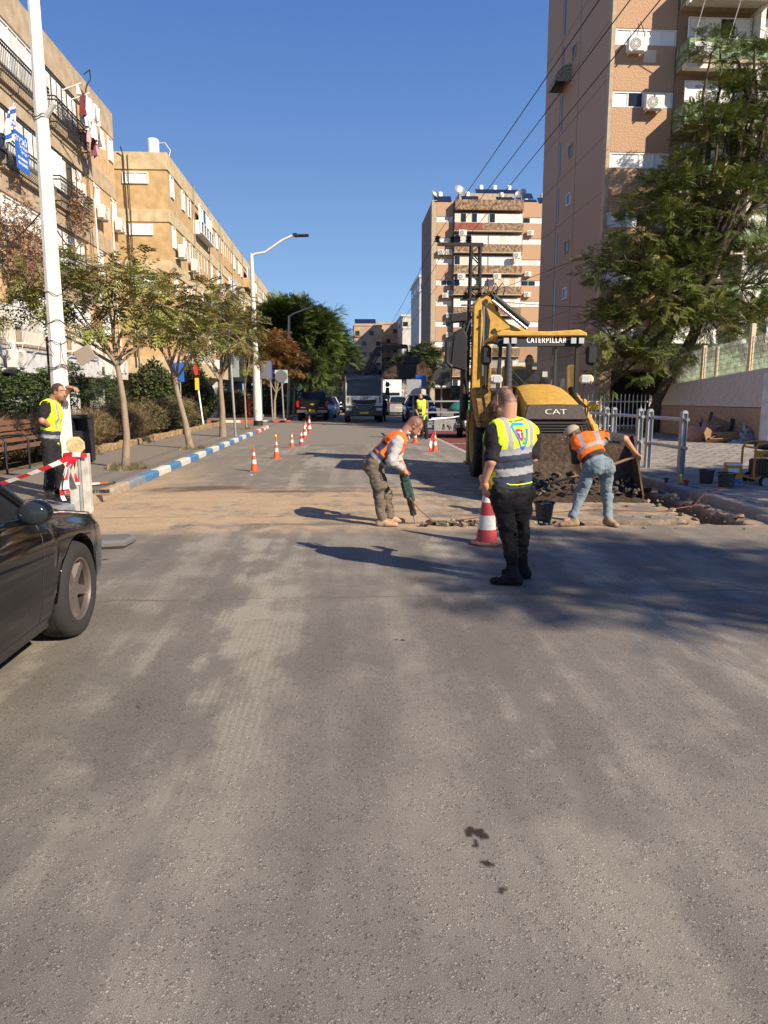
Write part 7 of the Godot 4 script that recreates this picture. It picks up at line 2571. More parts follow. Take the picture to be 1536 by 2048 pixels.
static func head_field(f: Field,h: Vector3,B: Basis,nb: Vector3,neck_r:=0.056)->void:
	var p:=func(x: float,y: float,z: float)->Vector3: return h+B*Vector3(x,y,z)
	f.ell(p.call(0,0.042,-0.012),B,Vector3(0.076,0.086,0.097),0.02)
	f.ell(p.call(0,-0.035,0.02),B,Vector3(0.061,0.084,0.072),0.03)
	f.cap(p.call(-0.012,-0.1,0.066),p.call(0.012,-0.1,0.066),0.022,0.022,0.025)
	f.cap(p.call(-0.052,-0.06,0.0),p.call(-0.02,-0.1,0.055),0.02,0.016,0.025)
	f.cap(p.call(0.052,-0.06,0.0),p.call(0.02,-0.1,0.055),0.02,0.016,0.025)
	f.cap(p.call(-0.036,0.03,0.078),p.call(0.036,0.03,0.078),0.011,0.011,0.014)
	f.cap(p.call(-0.032,0.01,0.102),p.call(-0.031,0.01,0.1),0.015,0.015,0.012,1.0,Vector3.ZERO,true)
	f.cap(p.call(0.032,0.01,0.102),p.call(0.031,0.01,0.1),0.015,0.015,0.012,1.0,Vector3.ZERO,true)
	f.cap(p.call(-0.031,0.009,0.078),p.call(-0.031,0.009,0.079),0.0125,0.0125,0.003)
	f.cap(p.call(0.031,0.009,0.078),p.call(0.031,0.009,0.079),0.0125,0.0125,0.003)
	f.cap(p.call(0,0.015,0.088),p.call(0,-0.03,0.108),0.009,0.0145,0.01)
	f.cap(p.call(-0.013,-0.036,0.096),p.call(0.013,-0.036,0.096),0.009,0.009,0.008)
	f.cap(p.call(-0.02,-0.062,0.084),p.call(0.02,-0.062,0.084),0.0085,0.0085,0.008)
	f.cap(p.call(-0.017,-0.073,0.083),p.call(0.017,-0.073,0.083),0.0085,0.0085,0.006)
	for s in [-1.0,1.0]:
		f.cap(p.call(s*0.077,0.022,-0.012),p.call(s*0.073,-0.028,0.0),0.012,0.009,0.006,1.7,B.z)
		f.cap(p.call(s*0.088,0.01,-0.004),p.call(s*0.086,-0.008,0.0),0.006,0.005,0.004,1.0,Vector3.ZERO,true)
	f.cap(nb-B.y*0.02,p.call(0,-0.035,-0.035),neck_r+0.004,neck_r,0.04)
	f.cap(nb,p.call(0,-0.01,-0.05),neck_r*0.9,neck_r*0.75,0.05)
func person_meshes(J: Dictionary,o: Dictionary)->Array:
	var res:=[]
	var cell: float=o.cell
	var skin: Color=o.skin
	var lo:=Vector3.ONE*9.0
	var hi:=Vector3.ONE*-9.0
	for k in J:
		lo=lo.min(J[k]); hi=hi.max(J[k])
	lo -= Vector3.ONE*0.26
	hi += Vector3.ONE*0.26
	var fat: float=o.get("fat",1.0)
	var hs: float=o.get("hs",1.0)
	var hs2:=hs*hs
	var B: Basis=o.head.orthonormalized() if hs == 1.0 else Basis(o.head.x*hs,o.head.y*hs,o.head.z*hs)
	var m:=MB.new()
	var f:=Field.new(lo,hi,cell*1.15)
	torso(f,J,-0.012,fat)
	for s in ["l","r"]:
		seg_prim(f,J,"s"+s,"e"+s,0.052*fat,0.041,-0.004)
		seg_prim(f,J,"e"+s,"w"+s,0.043,0.029,0.0)
		seg_prim(f,J,"h"+s,"k"+s,0.082*fat,0.053,-0.024)
		seg_prim(f,J,"k"+s,"a"+s,0.054,0.036,-0.018)
		f.cap(J["a"+s],J["a"+s]+o["toe_"+s]*0.12-Vector3(0,0.03,0),0.03,0.025,0.02)
	var nr: float=o.get("neck_r",0.054)
	f.cap(J.neck-Vector3(0,0.03,0),J.head-B.y*0.05-B.z*0.02,nr,nr,0.03)
	var sk:=func(_p: Vector3,_n: Vector3)->Color: return skin
	f.add_to(m,sk)
	var hf:=Field.new(J.head-Vector3.ONE*0.17,J.head+Vector3.ONE*0.17,o.get("hcell",0.006))
	head_field(hf,J.head,B,J.neck,o.get("neck_r",0.054))
	var hair: Color=o.hair
	var beard: float=o.get("beard",0.5)
	var bald: float=o.get("bald",0.0)
	var rng_n:=FastNoiseLite.new()
	rng_n.seed=3
	rng_n.frequency=40.0
	var face:=func(p: Vector3,_n: Vector3)->Color:
		var q: Vector3=B.transposed()*(p-J.head)/hs2
		var c:=skin
		var nz:=rng_n.get_noise_3dv(p)
		c=c*(1.0+0.08*nz)
		if absf(q.x) < 0.05 and q.z > 0.06 and q.y < -0.02 and q.y > -0.05: c=c.lerp(Color(0.5,0.2,0.14),0.15)
		var line:=0.062-0.5*maxf(q.z,0.0)*0.0
		var crown:=clampf((q.y-(0.075 if q.z > 0.045 else (0.0 if absf(q.x) > 0.055 and q.z > -0.02 else -0.045)))*60.0,0.0,1.0)
		if q.z > 0.06: crown=clampf((q.y-0.085)*60.0,0.0,1.0)
		if bald > 0.0:
			var topd:=Vector2(q.x,(q.z-0.0)).length()
			crown *= 0.75*(1.0-bald*clampf((q.y-0.07)*30.0,0.0,1.0))*(0.8+0.5*nz)
		c=c.lerp(hair,clampf(crown,0,1)*o.get("hair_amt",0.9))
		var jaw:=clampf((-0.045-q.y)*50.0,0.0,1.0)*clampf((q.z-0.0)*40.0,0.0,1.0)
		if absf(q.x) > 0.05 and q.z > 0.0 and q.z < 0.035: jaw=maxf(jaw,clampf((0.0-q.y)*50.0,0.0,0.8))
		c=c.lerp(hair,jaw*beard)
		for s in [-1.0,1.0]:
			var e:=Vector3(s*0.031,0.009,0.088)
			if q.distance_to(e) < 0.0105: c=Color(0.55,0.5,0.45) if q.distance_to(e) > 0.006 else Color(0.02,0.012,0.01)
			if absf(q.y-0.031) < 0.006 and absf(q.x-s*0.033) < 0.02 and q.z > 0.06: c=hair
		if absf(q.y+0.067) < 0.004 and absf(q.x) < 0.022 and q.z > 0.07: c=c.lerp(Color(0.3,0.08,0.06),0.8)
		elif absf(q.y+0.067) < 0.012 and absf(q.x) < 0.024 and q.z > 0.075: c=c.lerp(Color(0.5,0.2,0.16),0.6)
		return c
	hf.add_to(m,face)
	for s in ["l","r"]:
		if not o.has("hand_"+s): continue
		var h: Array=o["hand_"+s]
		var w: Vector3=J["w"+s]
		var d: Vector3=h[0].normalized()
		var n: Vector3=(h[1]-d*h[1].dot(d)).normalized()
		var th: Vector3=n.cross(d)*h[2]
		var g:=Field.new(w-Vector3.ONE*0.07+d*0.07-Vector3.ONE*0.08,w+Vector3.ONE*0.07+d*0.07+Vector3.ONE*0.08,o.get("hcell",0.006)*0.8)
		g.cap(w-(d*0.05),w+d*0.02,0.029,0.026,0.01,1.2,th)
		hand(g,w,d,n,th,h[3],1.0)
		g.add_to(m,sk)
	res.append(["body",m,"skin"])
	m=MB.new()
	f=Field.new(lo,Vector3(hi.x,J.neck.y,hi.z),cell)
	var loose: float=o.get("loose",0.012)
	var hl: Vector3=(J.hr-J.hl).normalized()
	var up: Vector3=(J.neck-J.pel).normalized()
	f.cap(J.pel-up*0.03,J.pel+up*0.05,0.11*fat+0.006,0.104*fat+0.006,0.05,1.42,hl)
	var back: Vector3=-hl.cross(up).normalized()*o.get("face_sign",1.0)
	for s in ["l","r"]:
		seg_prim(f,J,"h"+s,"k"+s,0.088*fat,0.06,loose,0.045)
		f.cap(J["h"+s]+back*0.022-up*0.01,J["h"+s]+back*0.016-up*0.06,0.08*fat,0.074*fat,0.05)
		seg_prim(f,J,"k"+s,"a"+s,0.06,0.046,loose,0.03,0.0,o.get("leg_to",0.93))
		for j in 2:
			var p: Vector3=J["k"+s].lerp(J["a"+s],0.8+0.1*j)
			f.cap(p,p+Vector3(0.001,0,0),0.05+loose+0.007*(j % 2),0.05+loose,0.02)
	f.ripple(o.get("fold",0.012)*0.9,5.0,5,1.5)
	f.ripple(0.008,15.0,21,2.4)
	f.cut(up,J.pel.dot(up)+0.085)
	var tc: Color=o.trousers
	var worn: float=o.get("worn",0.0)
	var fn:=FastNoiseLite.new()
	fn.seed=8
	fn.frequency=6.0
	var tcol:=func(p: Vector3,_n: Vector3)->Color:
		var c:=tc*(1.0+0.25*fn.get_noise_3dv(p))
		if worn > 0.0:
			var low:=clampf((0.35-p.y)*2.0,0.0,1.0)
			c=c.lerp(Color(0.32,0.26,0.19),worn*(0.3*low+0.5*clampf(fn.get_noise_3dv(p*1.7),0.0,1.0)))
		if absf((p-J.pel).dot(up)-0.07) < 0.017 and o.has("belt"): c=o.belt
		if o.has("belt"):
			var bx: float=absf((p-J.pel).dot(hl))
			var by: float=(p-J.pel).dot(up)
			if (p-J.pel).dot(back) > 0.03 and by < 0.0 and by > -0.15 and bx > 0.03 and bx < 0.14: c=c*(0.62 if bx < 0.045 or bx > 0.125 or by > -0.018 or by < -0.13 else 0.85)
		if o.has("kneepad"):
			for s in ["l","r"]:
				if p.distance_to(J["k"+s]) < 0.11 and (p-J["k"+s]).dot(back) < 0.0: c=o.kneepad
		c.a=1.0
		return c
	f.add_to(m,tcol)
	res.append(["trousers",m,"cloth"])
	m=MB.new()
	f=Field.new(Vector3(lo.x,minf(J.pel.y-0.2,lo.y+0.3),lo.z),hi,cell)
	torso(f,J,0.004,fat,o.get("shirt_down",0.0))
	for s in ["l","r"]:
		var sl: float=o.get("sleeve_"+s,o.get("sleeve",0.75))
		seg_prim(f,J,"s"+s,"e"+s,0.054*fat,0.046,0.016,0.04,0.0,minf(sl,1.0))
		if sl > 1.0: seg_prim(f,J,"e"+s,"w"+s,0.046,0.034,0.01,0.03,0.0,sl-1.0)
	f.ripple(0.013,8.0,9,1.6)
	f.cap(J.neck,J.neck+up*0.2,0.064,0.09,0.004,1.0,Vector3.ZERO,true)
	if o.has("belt"): f.cut(-up,-J.pel.dot(up)-0.082)
	var sc: Color=o.shirt
	var sleeves: Color=o.get("sleeve_col",sc)
	var scol:=func(p: Vector3,_n: Vector3)->Color: return sleeves if o.has("sleeve_col") and p.distance_to(J.neck.lerp(J.pel,0.3)) > 0.2 else sc
	f.add_to(m,scol)
	res.append(["shirt",m,"cloth"])
	if o.has("vest"):
		m=MB.new()
		f=Field.new(Vector3(lo.x,minf(J.pel.y-0.12,J.neck.y-0.4),lo.z),hi,o.get("vcell",cell*0.8))
		torso(f,J,0.02,fat,0.03)
		for s in ["l","r"]:
			var out: Vector3=(J["s"+s]-J[("sr" if s == "l" else "sl")]).normalized()
			var sp: Vector3=J["s"+s]
			f.cap(sp+out*0.12+up*0.03,sp+out*0.1-up*0.16,0.115,0.105,0.01,1.0,Vector3.ZERO,true)
		f.cap(J.neck-up*0.015,J.neck+up*0.2,0.07,0.13,0.01,1.0,Vector3.ZERO,true)
		f.ripple(0.011,6.0,12,1.5)
		var hem: float=o.get("hem",0.02)
		f.cut(-up,-(J.pel.dot(up))+hem)
		var vl: Vector3=(J.sr-J.sl).normalized()
		var vb: Vector3=vl.cross(up).normalized()*o.get("face_sign",1.0)
		var style: String=o.vest
		var len: float=J.neck.distance_to(J.pel)
		var vcolr:=func(p: Vector3,n: Vector3)->Color:
			var q: Vector3=p-J.pel
			var t:=q.dot(up)/len
			var x:=q.dot(vl)
			var bk:=n.dot(-vb)
			var Y:=Color(0.62,0.80,0.03)
			var N:=Color(0.035,0.042,0.07)
			var G:=Color(0.31,0.3,0.3)
			var O:=Color(0.86,0.15,0.012)
			if style == "yellow":
				if t < 0.055: return N if bk > 0.3 else Y
				if absf(bk) < 0.35 and t < 0.5: return Y if t < 0.28 else G
				if t < 0.2: return N
				if t < 0.31: return G
				if t < 0.50: return N if absf(t-0.415) > 0.014 else Color(0.015,0.017,0.03)
				if t < 0.60: return G
				var xx:=absf(x)-(0.03*t-0.02)
				if xx > 0.085 and xx < 0.135: return G
				return Y
			if style == "yellow_navy":
				if bk < -0.2 and absf(x) < 0.06: return Y
				if t < 0.04: return Y
				if t < 0.32: return G if t > 0.14 and t < 0.22 else N
				if t < 0.38: return Y
				if t < 0.55 and bk < 0.0: return N
				if absf(absf(x)-0.11) < 0.022: return G
				return Y
			if style == "orange":
				if (t > 0.16 and t < 0.26) or (t > 0.44 and t < 0.54): return G
				if t >= 0.54 and absf(absf(x)-0.1) < 0.026: return G
				return O
			if t < 0.3:
				if t > 0.1 and t < 0.18: return G
				return N if bk > -0.5 or t < 0.25 else O
			if bk < -0.3 and absf(x) > 0.07 and t < 0.6: return N
			return O
		f.add_to(m,vcolr)
		res.append(["vest",m,"cloth"])
		if o.has("emblem"):
			m=MB.new()
			var R:=0.0037
			var ctr: Vector3=J.pel+up*len*0.76+vl*o.emblem
			var bdir:=-vb
			var ok:=[false]
			var hit:=func(u: float,v: float)->Vector3:
				ok[0]=false
				var p: Vector3=ctr+vl*u*0.092+up*v*0.115+bdir*0.26
				for i in 60:
					var dd:=f.at(p)
					if dd < 0.0015:
						ok[0]=true
						break
					p -= bdir*maxf(dd*0.8,0.002)
				return p+bdir*0.003
			var n:=46
			var cache:=[]
			for j in n+9:
				var row:=[]
				for i in n+1: row.append(hit.call(-1.0+2.0*i/n,-1.0+2.0*j/n))
				cache.append(row)
			var rg:=RandomNumberGenerator.new()
			rg.seed=6
			for j in n+8:
				for i in n:
					var u:=-1.0+2.0*(i+0.5)/n
					var v:=-1.0+2.0*(j+0.5)/n
					var w:=0.92*pow(clampf((v+1.0)/1.75,0.0,1.0),0.62)*(1.0 if v < 0.75 else maxf(0.0,1.0-(v-0.75)*1.2))
					var k:=absf(u)/maxf(w,0.01)
					var c:=Color(0,0,0,0)
					if v < 1.0 and k < 1.0:
						if (k > 0.74 and (u < 0.0 or v < 0.55)) or (v > 0.8 and u < 0.45) or v < -0.68: c=Color(0.01,0.36,0.85).lerp(Color(0.01,0.1,0.62),clampf(0.5-v*0.7,0,1))
						elif k > 0.6 and u > 0.1 and k < 0.68: c=Color(0.02,0.4,0.8)
						else:
							var ru:=(u+0.22)/(0.34*clampf((v+0.42)/0.6,0.1,1.0))
							if absf(ru) < 1.0 and v > -0.3 and v < 0.55-0.1*ru*ru: c=Color(0.66,0.01,0.06)
							if (absf(v-0.33) < 0.06 and absf(u+0.22) < 0.17) or (absf(u+0.2) < 0.045 and v > -0.08 and v < 0.33): c=Color(0.75,0.72,0.7)
							var gd:=Vector2(u-0.02,v+0.25)
							if c.a == 0.0 and gd.length() < 0.36 and u > -0.1 and fmod(gd.x*6.0-gd.y*5.0+20.0,1.0) < 0.6: c=Color(0.06,0.28,0.2)
					elif v > 1.08+0.1*u and v < 1.2+0.1*u and absf(u) < 0.85 and rg.randf() < 0.55: c=Color(0.03,0.04,0.03)
					if c.a == 0.0: continue
					m.col=c
					m.quadn(cache[j][i],cache[j][i+1],cache[j+1][i+1],cache[j+1][i],bdir)
			res.append(["emblem",m,"cloth"])
			m=MB.new()
			var pts:=[]
			for q in [[-1.95,-2.3],[-1.94,-2.7],[-1.88,-3.0],[-1.78,-3.3],[-1.5,-3.45],[-0.8,-3.47],[0.0,-3.44],[0.8,-3.4],[1.1,-3.36]]:
				var hp: Vector3=hit.call(q[0],q[1])
				if ok[0]: pts.append(hp+bdir*0.001)
			m.col=Color(0.62,0.80,0.03)
			m.tube(pts,0.006,6)
			res.append(["piping",m,"cloth"])
	for s in ["l","r"]:
		m=MB.new()
		var a: Vector3=J["a"+s]
		var toe: Vector3=o["toe_"+s].normalized()
		var sole: float=o.get("sole_"+s,o.get("sole",0.0))
		var lat:=toe.cross(Vector3.UP).normalized()
		f=Field.new(a-Vector3(0.3,0.16,0.3),a+Vector3(0.3,0.16,0.3),minf(cell,0.01))
		var upv:=lat.cross(toe).normalized()
		if upv.y < 0.0: upv=-upv
		var g0:=a-upv*(a.y-sole-0.032) if not o.has("free_"+s) else a-upv*0.06
		f.cap(g0-toe*0.045,g0+toe*0.06+upv*0.012,0.042,0.042,0.03)
		f.cap(g0+toe*0.06+upv*0.008,g0+toe*0.165-upv*0.002,0.042,0.033,0.03,1.18,lat)
		f.cap(g0-toe*0.035+upv*0.02,a,0.045,0.045,0.03)
		f.cap(a,a+(J["k"+s]-a).normalized()*o.get("boot_h",0.05),0.045,0.048,0.03)
		f.cut(-upv,-(g0.dot(upv))+0.03)
		var bc: Color=o.boot
		var so: Color=o.get("sole_col",bc*0.6)
		so.a=1.0
		var bcol:=func(p: Vector3,_n: Vector3)->Color: return so if (p-g0).dot(upv) < -0.012 else bc*(1.0+0.3*fn.get_noise_3dv(p*3.0))
		f.add_to(m,bcol)
		res.append(["boot" if o.get("boot_h",0.05) > 0.06 else "shoe",m,"cloth"])
	if o.has("cap"):
		m=MB.new()
		f=Field.new(J.head-Vector3.ONE*0.2,J.head+Vector3.ONE*0.2,0.006)
		f.ell(J.head+B*Vector3(0,0.055,-0.012),B,Vector3(0.087,0.087,0.107),0.01)
		f.cut(-B.y,-(J.head.dot(B.y))-0.042)
		f.cap(J.head+B*Vector3(-0.05,0.047,0.085),J.head+B*Vector3(0.05,0.047,0.085),0.012,0.012,0.015)
		f.cap(J.head+B*Vector3(-0.035,0.04,0.14),J.head+B*Vector3(0.035,0.04,0.14),0.01,0.01,0.05)
		var cc: Color=o.cap
		f.add_to(m,func(_p: Vector3,_n: Vector3)->Color: return cc)
		res.append(["cap",m,"cloth"])
	if o.has("scarf"):
		m=MB.new()
		f=Field.new(J.neck-Vector3.ONE*0.2,J.neck+Vector3.ONE*0.2,0.009)
		var dir: Vector3=(J.head-J.neck).normalized()
		f.cap(J.neck-dir*0.0,J.neck+dir*0.05,0.082,0.074,0.02)
		f.ripple(0.03,14.0,3)
		f.add_to(m,func(p: Vector3,_n: Vector3)->Color: return Color(0.55,0.53,0.52) if fn.get_noise_3dv(p*4.0) > -0.05 else Color(0.1,0.1,0.14))
		res.append(["scarf",m,"cloth"])
	return res
func look(fwd: Vector3,up:=Vector3.UP)->Basis:
	var z:=fwd.normalized()
	var x:=z.cross(up).normalized()
	return Basis(x,x.cross(z)*-1.0 if x.cross(z).dot(up) < 0.0 else x.cross(z),z)
func people()->void:
	var mc:=vcol("cloth",0.92,0,"",Vector3.ONE,"n_cloth",0.3)
	mc.uv1_scale=Vector3.ONE*2.5
	var ms:=vcol("skin",0.55)
	ms.subsurf_scatter_enabled=true
	ms.subsurf_scatter_strength=0.06
	var tan:=Color(0.48,0.24,0.145)
	var dark:=Color(0.025,0.018,0.014)
	var blk:=Color(0.012,0.011,0.012)
	var list:=[
		["person","man in black with a yellow and navy vest, seen from behind in the foreground",AT_FG,POSE_FG,{"cell": 0.0105,"vcell": 0.0075,"hcell": 0.005,"skin": Color(0.56,0.28,0.17),"hair": Color(0.09,0.06,0.045),"hair_amt": 1.25,"hs": 1.3,"neck_r": 0.062,"bald": 0.95,"beard": 0.7,"head": look(Vector3(-0.42,-0.3,-0.86),Vector3(-0.12,1,-0.3)),"fat": 1.16,"shirt": blk,"sleeve": 0.86,"trousers": Color(0.012,0.011,0.011),"loose": 0.009,"fold": 0.024,"boot": Color(0.012,0.012,0.013),"toe_l": Vector3(-0.95,-0.02,-0.25),"toe_r": Vector3(-0.8,0.0,-0.6),"vest": "yellow","emblem": 0.035,"hem": 0.0,"shirt_down": 0.09,"hand_l": [Vector3(0.25,-0.9,-0.15),Vector3(0.7,0,-0.6),1.0,0.7],"hand_r": [Vector3(-0.6,0.2,-0.7),Vector3(0,0.8,0.2),1.0,0.9],"face_sign": -1.0}],
		["person","man in an orange vest and grey sleeves bending over the jackhammer",AT_JACK,POSE_JACK,{"cell": 0.011,"hcell": 0.006,"skin": Color(0.40,0.19,0.115),"hair": dark,"hair_amt": 0.55,"beard": 0.85,"head": look(Vector3(0.72,-0.7,0.06),Vector3(0.7,0.72,0)),"shirt": Color(0.4,0.39,0.38),"sleeve": 1.9,"trousers": Color(0.13,0.1,0.075),"loose": 0.009,"fold": 0.024,"worn": 0.5,"kneepad": Color(0.04,0.036,0.032),"boot": Color(0.4,0.27,0.165),"boot_h": 0.1,"toe_l": Vector3(0.98,0,0.1),"toe_r": Vector3(0.97,0,0.2),"vest": "orange_navy","hem": 0.03,"scarf": 1,"hand_l": [Vector3(0.35,-0.9,0.25),Vector3(0.5,0.1,0.8),-1.0,1.1],"hand_r": [Vector3(0.45,-0.85,-0.2),Vector3(0.5,0.2,-0.8),1.0,1.1],"face_sign": 1.0,"fat": 1.02}],
		["person","man in jeans, cap and striped orange vest bending with the shovel",AT_SHOVEL,POSE_SHOVEL,{"cell": 0.011,"hcell": 0.006,"skin": tan,"hair": dark,"hair_amt": 0.8,"beard": 0.4,"head": look(Vector3(-0.75,-0.6,-0.25),Vector3(-0.5,0.8,-0.3)),"shirt": Color(0.035,0.033,0.034),"sleeve": 0.7,"trousers": Color(0.17,0.22,0.25),"worn": 0.5,"fold": 0.018,"loose": 0.006,"belt": Color(0.06,0.04,0.03),"boot": Color(0.33,0.22,0.13),"boot_h": 0.1,"toe_l": Vector3(-0.93,0,0.2),"toe_r": Vector3(0.25,0,0.95),"vest": "orange","hem": -0.13,"cap": Color(0.4,0.31,0.21),"hand_l": [Vector3(-0.2,-0.75,-0.4),Vector3(-0.6,0.2,0.5),1.0,1.2],"hand_r": [Vector3(0.6,-0.5,-0.3),Vector3(-0.2,-0.8,0.3),-1.0,1.2],"face_sign": -1.0,"shirt_down": 0.03}],
		["person","man in a yellow and navy vest leaning on the white pole, hand on hip",AT_LEAN,POSE_LEAN,{"cell": 0.012,"hcell": 0.006,"skin": Color(0.42,0.2,0.12),"hair": dark,"beard": 0.55,"head": look(Vector3(0.93,-0.12,0.3)),"shirt": blk,"sleeve": 0.65,"trousers": Color(0.013,0.012,0.013),"loose": 0.016,"fold": 0.02,"boot": Color(0.22,0.17,0.13),"boot_h": 0.12,"toe_l": Vector3(0.98,0,0.15),"toe_r": Vector3(0.35,-0.85,0.2),"free_r": 1,"sole": 0.12,"sole_l": 0.0,"vest": "yellow_navy","hem": 0.03,"hand_l": [Vector3(0.9,-0.1,0.3),Vector3(0.1,-1,0),-1.0,1.4],"hand_r": [Vector3(0.5,-0.3,-0.7),Vector3(-0.6,0.0,-0.6),1.0,0.7],"face_sign": 1.0}],
		["person","man in a yellow vest and black trousers standing by the trailer, looking here",AT_FAR,POSE_FAR,{"cell": 0.02,"hcell": 0.01,"skin": Color(0.42,0.21,0.14),"hair": dark,"beard": 0.95,"head": look(Vector3(-0.2,0,0.95)),"shirt": blk,"sleeve": 0.7,"trousers": blk,"boot": Color(0.03,0.03,0.03),"sole_col": Color(0.5,0.5,0.5),"toe_l": Vector3(0.2,0,0.95),"toe_r": Vector3(-0.3,0,0.95),"vest": "yellow_navy","hem": 0.03,"hand_l": [Vector3(-0.1,-0.9,0.3),Vector3(-0.6,0,0.3),1.0,0.6],"hand_r": [Vector3(0,-0.9,0.3),Vector3(0.6,0,0),-1.0,0.6],"face_sign": -1.0}],
		["person","person in dark clothes walking in the shade right of the tipper truck",AT_SHADE,POSE_SHADE,{"cell": 0.026,"hcell": 0.012,"skin": tan,"hair": dark,"head": look(Vector3(0.5,0,0.8)),"shirt": Color(0.03,0.035,0.05),"sleeve": 1.8,"trousers": Color(0.02,0.022,0.03),"boot": blk,"toe_l": Vector3(0.3,0,0.95),"toe_r": Vector3(0.1,0,0.95),"hand_l": [Vector3(0,-1,0.2),Vector3(-0.6,0,0.3),1.0,0.6],"hand_r": [Vector3(0,-1,0.2),Vector3(0.6,0,0),-1.0,0.6],"face_sign": -1.0}],
		["person","driver in a dark shirt sitting at the wheel inside the yellow digger's cab",AT_DRIVER,POSE_DRIVER,{"cell": 0.016,"hcell": 0.008,"skin": Color(0.36,0.18,0.11),"hair": dark,"beard": 0.8,"head": look(Vector3(0.05,-0.1,0.98)),"fat": 1.38,"hs": 1.1,"shirt": Color(0.016,0.018,0.026),"sleeve": 0.8,"trousers": Color(0.02,0.02,0.025),"boot": blk,"free_l": 1,"free_r": 1,"toe_l": Vector3(0,-0.1,0.95),"toe_r": Vector3(0,-0.1,0.95),"hand_l": [Vector3(-0.3,0.2,0.9),Vector3(0,-1,0.2),1.0,1.0],"hand_r": [Vector3(0.3,0.2,0.9),Vector3(0,-1,0.2),-1.0,1.0],"face_sign": -1.0}]]
	var out:=[]
	out.resize(list.size())
	var jobs:=[]
	for i in list.size():
		jobs.append(WorkerThreadPool.add_task(func()->void: out[i]=person_meshes(list[i][3],list[i][4])))
	for j in jobs: WorkerThreadPool.wait_for_task_completion(j)
	for i in list.size():
		var t:=thing("person",list[i][1],"person",list[i][2])
		var vest: Node=null
		for q in out[i]:
			var par: Node=t
			if q[0] in ["emblem","piping"] and vest: par=vest
			var o:=part(par,q[0],q[1],ms if q[2] == "skin" else mc)
			if q[0] == "vest": vest=o
func backhoe()->void:
	var ye:=mt("cat_yellow",0.66,0.385,0.07,0.5,0,"mottle",Vector3.ONE*0.8)
	var yd:=mt("cat_yellow_dirty",0.42,0.25,0.06,0.7,0,"dirt",Vector3.ONE*0.9)
	var dk:=mt("machine_black",0.025,0.024,0.023,0.6)
	mt("bucket_steel",0.105,0.07,0.045,0.75,0.25,"dirt",Vector3.ONE*1.2,"n_stucco",0.7)
	var gl:=glass("cab_glass",0.03,0.04,0.04,0.22)
	var t:=thing("backhoe_loader","yellow backhoe loader facing the camera with its front bucket on the ground","backhoe loader",Vector3(3.62,0,-14.0),-0.075)
	t.scale=Vector3(0.94,1,1)
	var m:=MB.new()
	for s in [-1.0,1.0]:
		for q in [[-0.3,0.78,0.46,0.93],[2.0,0.5,0.34,0.86]]:
			var w:=wheel(t,Vector3(s*q[3],q[1],q[0]),q[1],q[2],s,0,ye,false)
			m=MB.new()
			for k in 22:
				for e in [-1.0,1.0]:
					var a:=TAU*(k+(0.5 if e > 0 else 0.0))/22
					var b:=a+0.16
					m.bar(Vector3(cos(a)*(q[1]+0.012),e*q[2]*0.47,sin(a)*(q[1]+0.012)),Vector3(cos(b)*(q[1]+0.012),e*0.01,sin(b)*(q[1]+0.012)),0.045,0.05,Vector3(cos(a),0,sin(a)))
			part(w,"tread",m,M.tyre)
	m=MB.new()
	m.bb(Vector3(-0.42,0.45,-1.9),Vector3(0.42,0.95,2.4),0.03)
	m.bb(Vector3(-0.75,0.35,1.85),Vector3(0.75,0.55,2.15),0.03)
	part(t,"chassis",m,dk)
	m=MB.new()
	var a: Array[Vector3]=[Vector3(-0.56,1.0,0.7),Vector3(0.56,1.0,0.7),Vector3(0.52,0.9,2.35),Vector3(-0.52,0.9,2.35)]
	var b: Array[Vector3]=[Vector3(-0.40,1.77,0.7),Vector3(0.40,1.77,0.7),Vector3(0.46,1.43,2.25),Vector3(-0.46,1.46,2.25)]
	for i in [0,1,3]: m.quad(a[i],a[(i+1) % 4],b[(i+1) % 4],b[i],Vector3(0,1.2,1.5))
	var g:=[]
	for i in 9:
		var f:=i/8.0
		var row:=[]
		for k in 11:
			var u:=k/5.0-1.0
			row.append(Vector3(lerpf(0.41,0.47,f)*signf(u)*pow(absf(u),0.85),lerpf(1.77,1.42,pow(f,1.35))+0.05*(1-pow(absf(u),3.0)),lerpf(0.7,2.28,f)))
		g.append(row)
	m.grid(g,Vector3(0,1.0,1.5))
	part(t,"bonnet",m,ye)
	m=MB.new()
	m.x=Transform3D(Basis(Vector3.RIGHT,-0.35),Vector3(0,1.34,2.36))
	m.prism(PackedVector2Array([Vector2(-0.47,0.13),Vector2(0.47,0.13),Vector2(0.55,-0.13),Vector2(-0.55,-0.13)]),0.05,0.012)
	part(t,"badge_panel",m,mt("badge_brown",0.06,0.04,0.033,0.6,0,"dirt",Vector3.ONE*2))
	text_part(t,"badge_letters","CAT",0.085,M.panel_beige,Transform3D(Basis(Vector3.RIGHT,-0.35),Vector3(0.0,1.35,2.39)),false,1.9)
	for i in 9:
		m=MB.new()
		m.x=Transform3D(Basis(Vector3.RIGHT,0.5),Vector3(0,1.17-0.045*i,2.42))
		m.box(Vector3.ZERO,Vector3(1.06,0.028,0.05),0.006)
		part(t,"grille_slat",m,dk)
	m=MB.new()
	m.bb(Vector3(-0.53,0.75,2.3),Vector3(0.53,1.2,2.38))
	part(t,"radiator",m,M.black_plastic)
	m=MB.new()
	m.bb(Vector3(-0.56,0.5,2.2),Vector3(0.56,0.76,2.46),0.03)
	part(t,"front_frame",m,yd)
	m=MB.new()
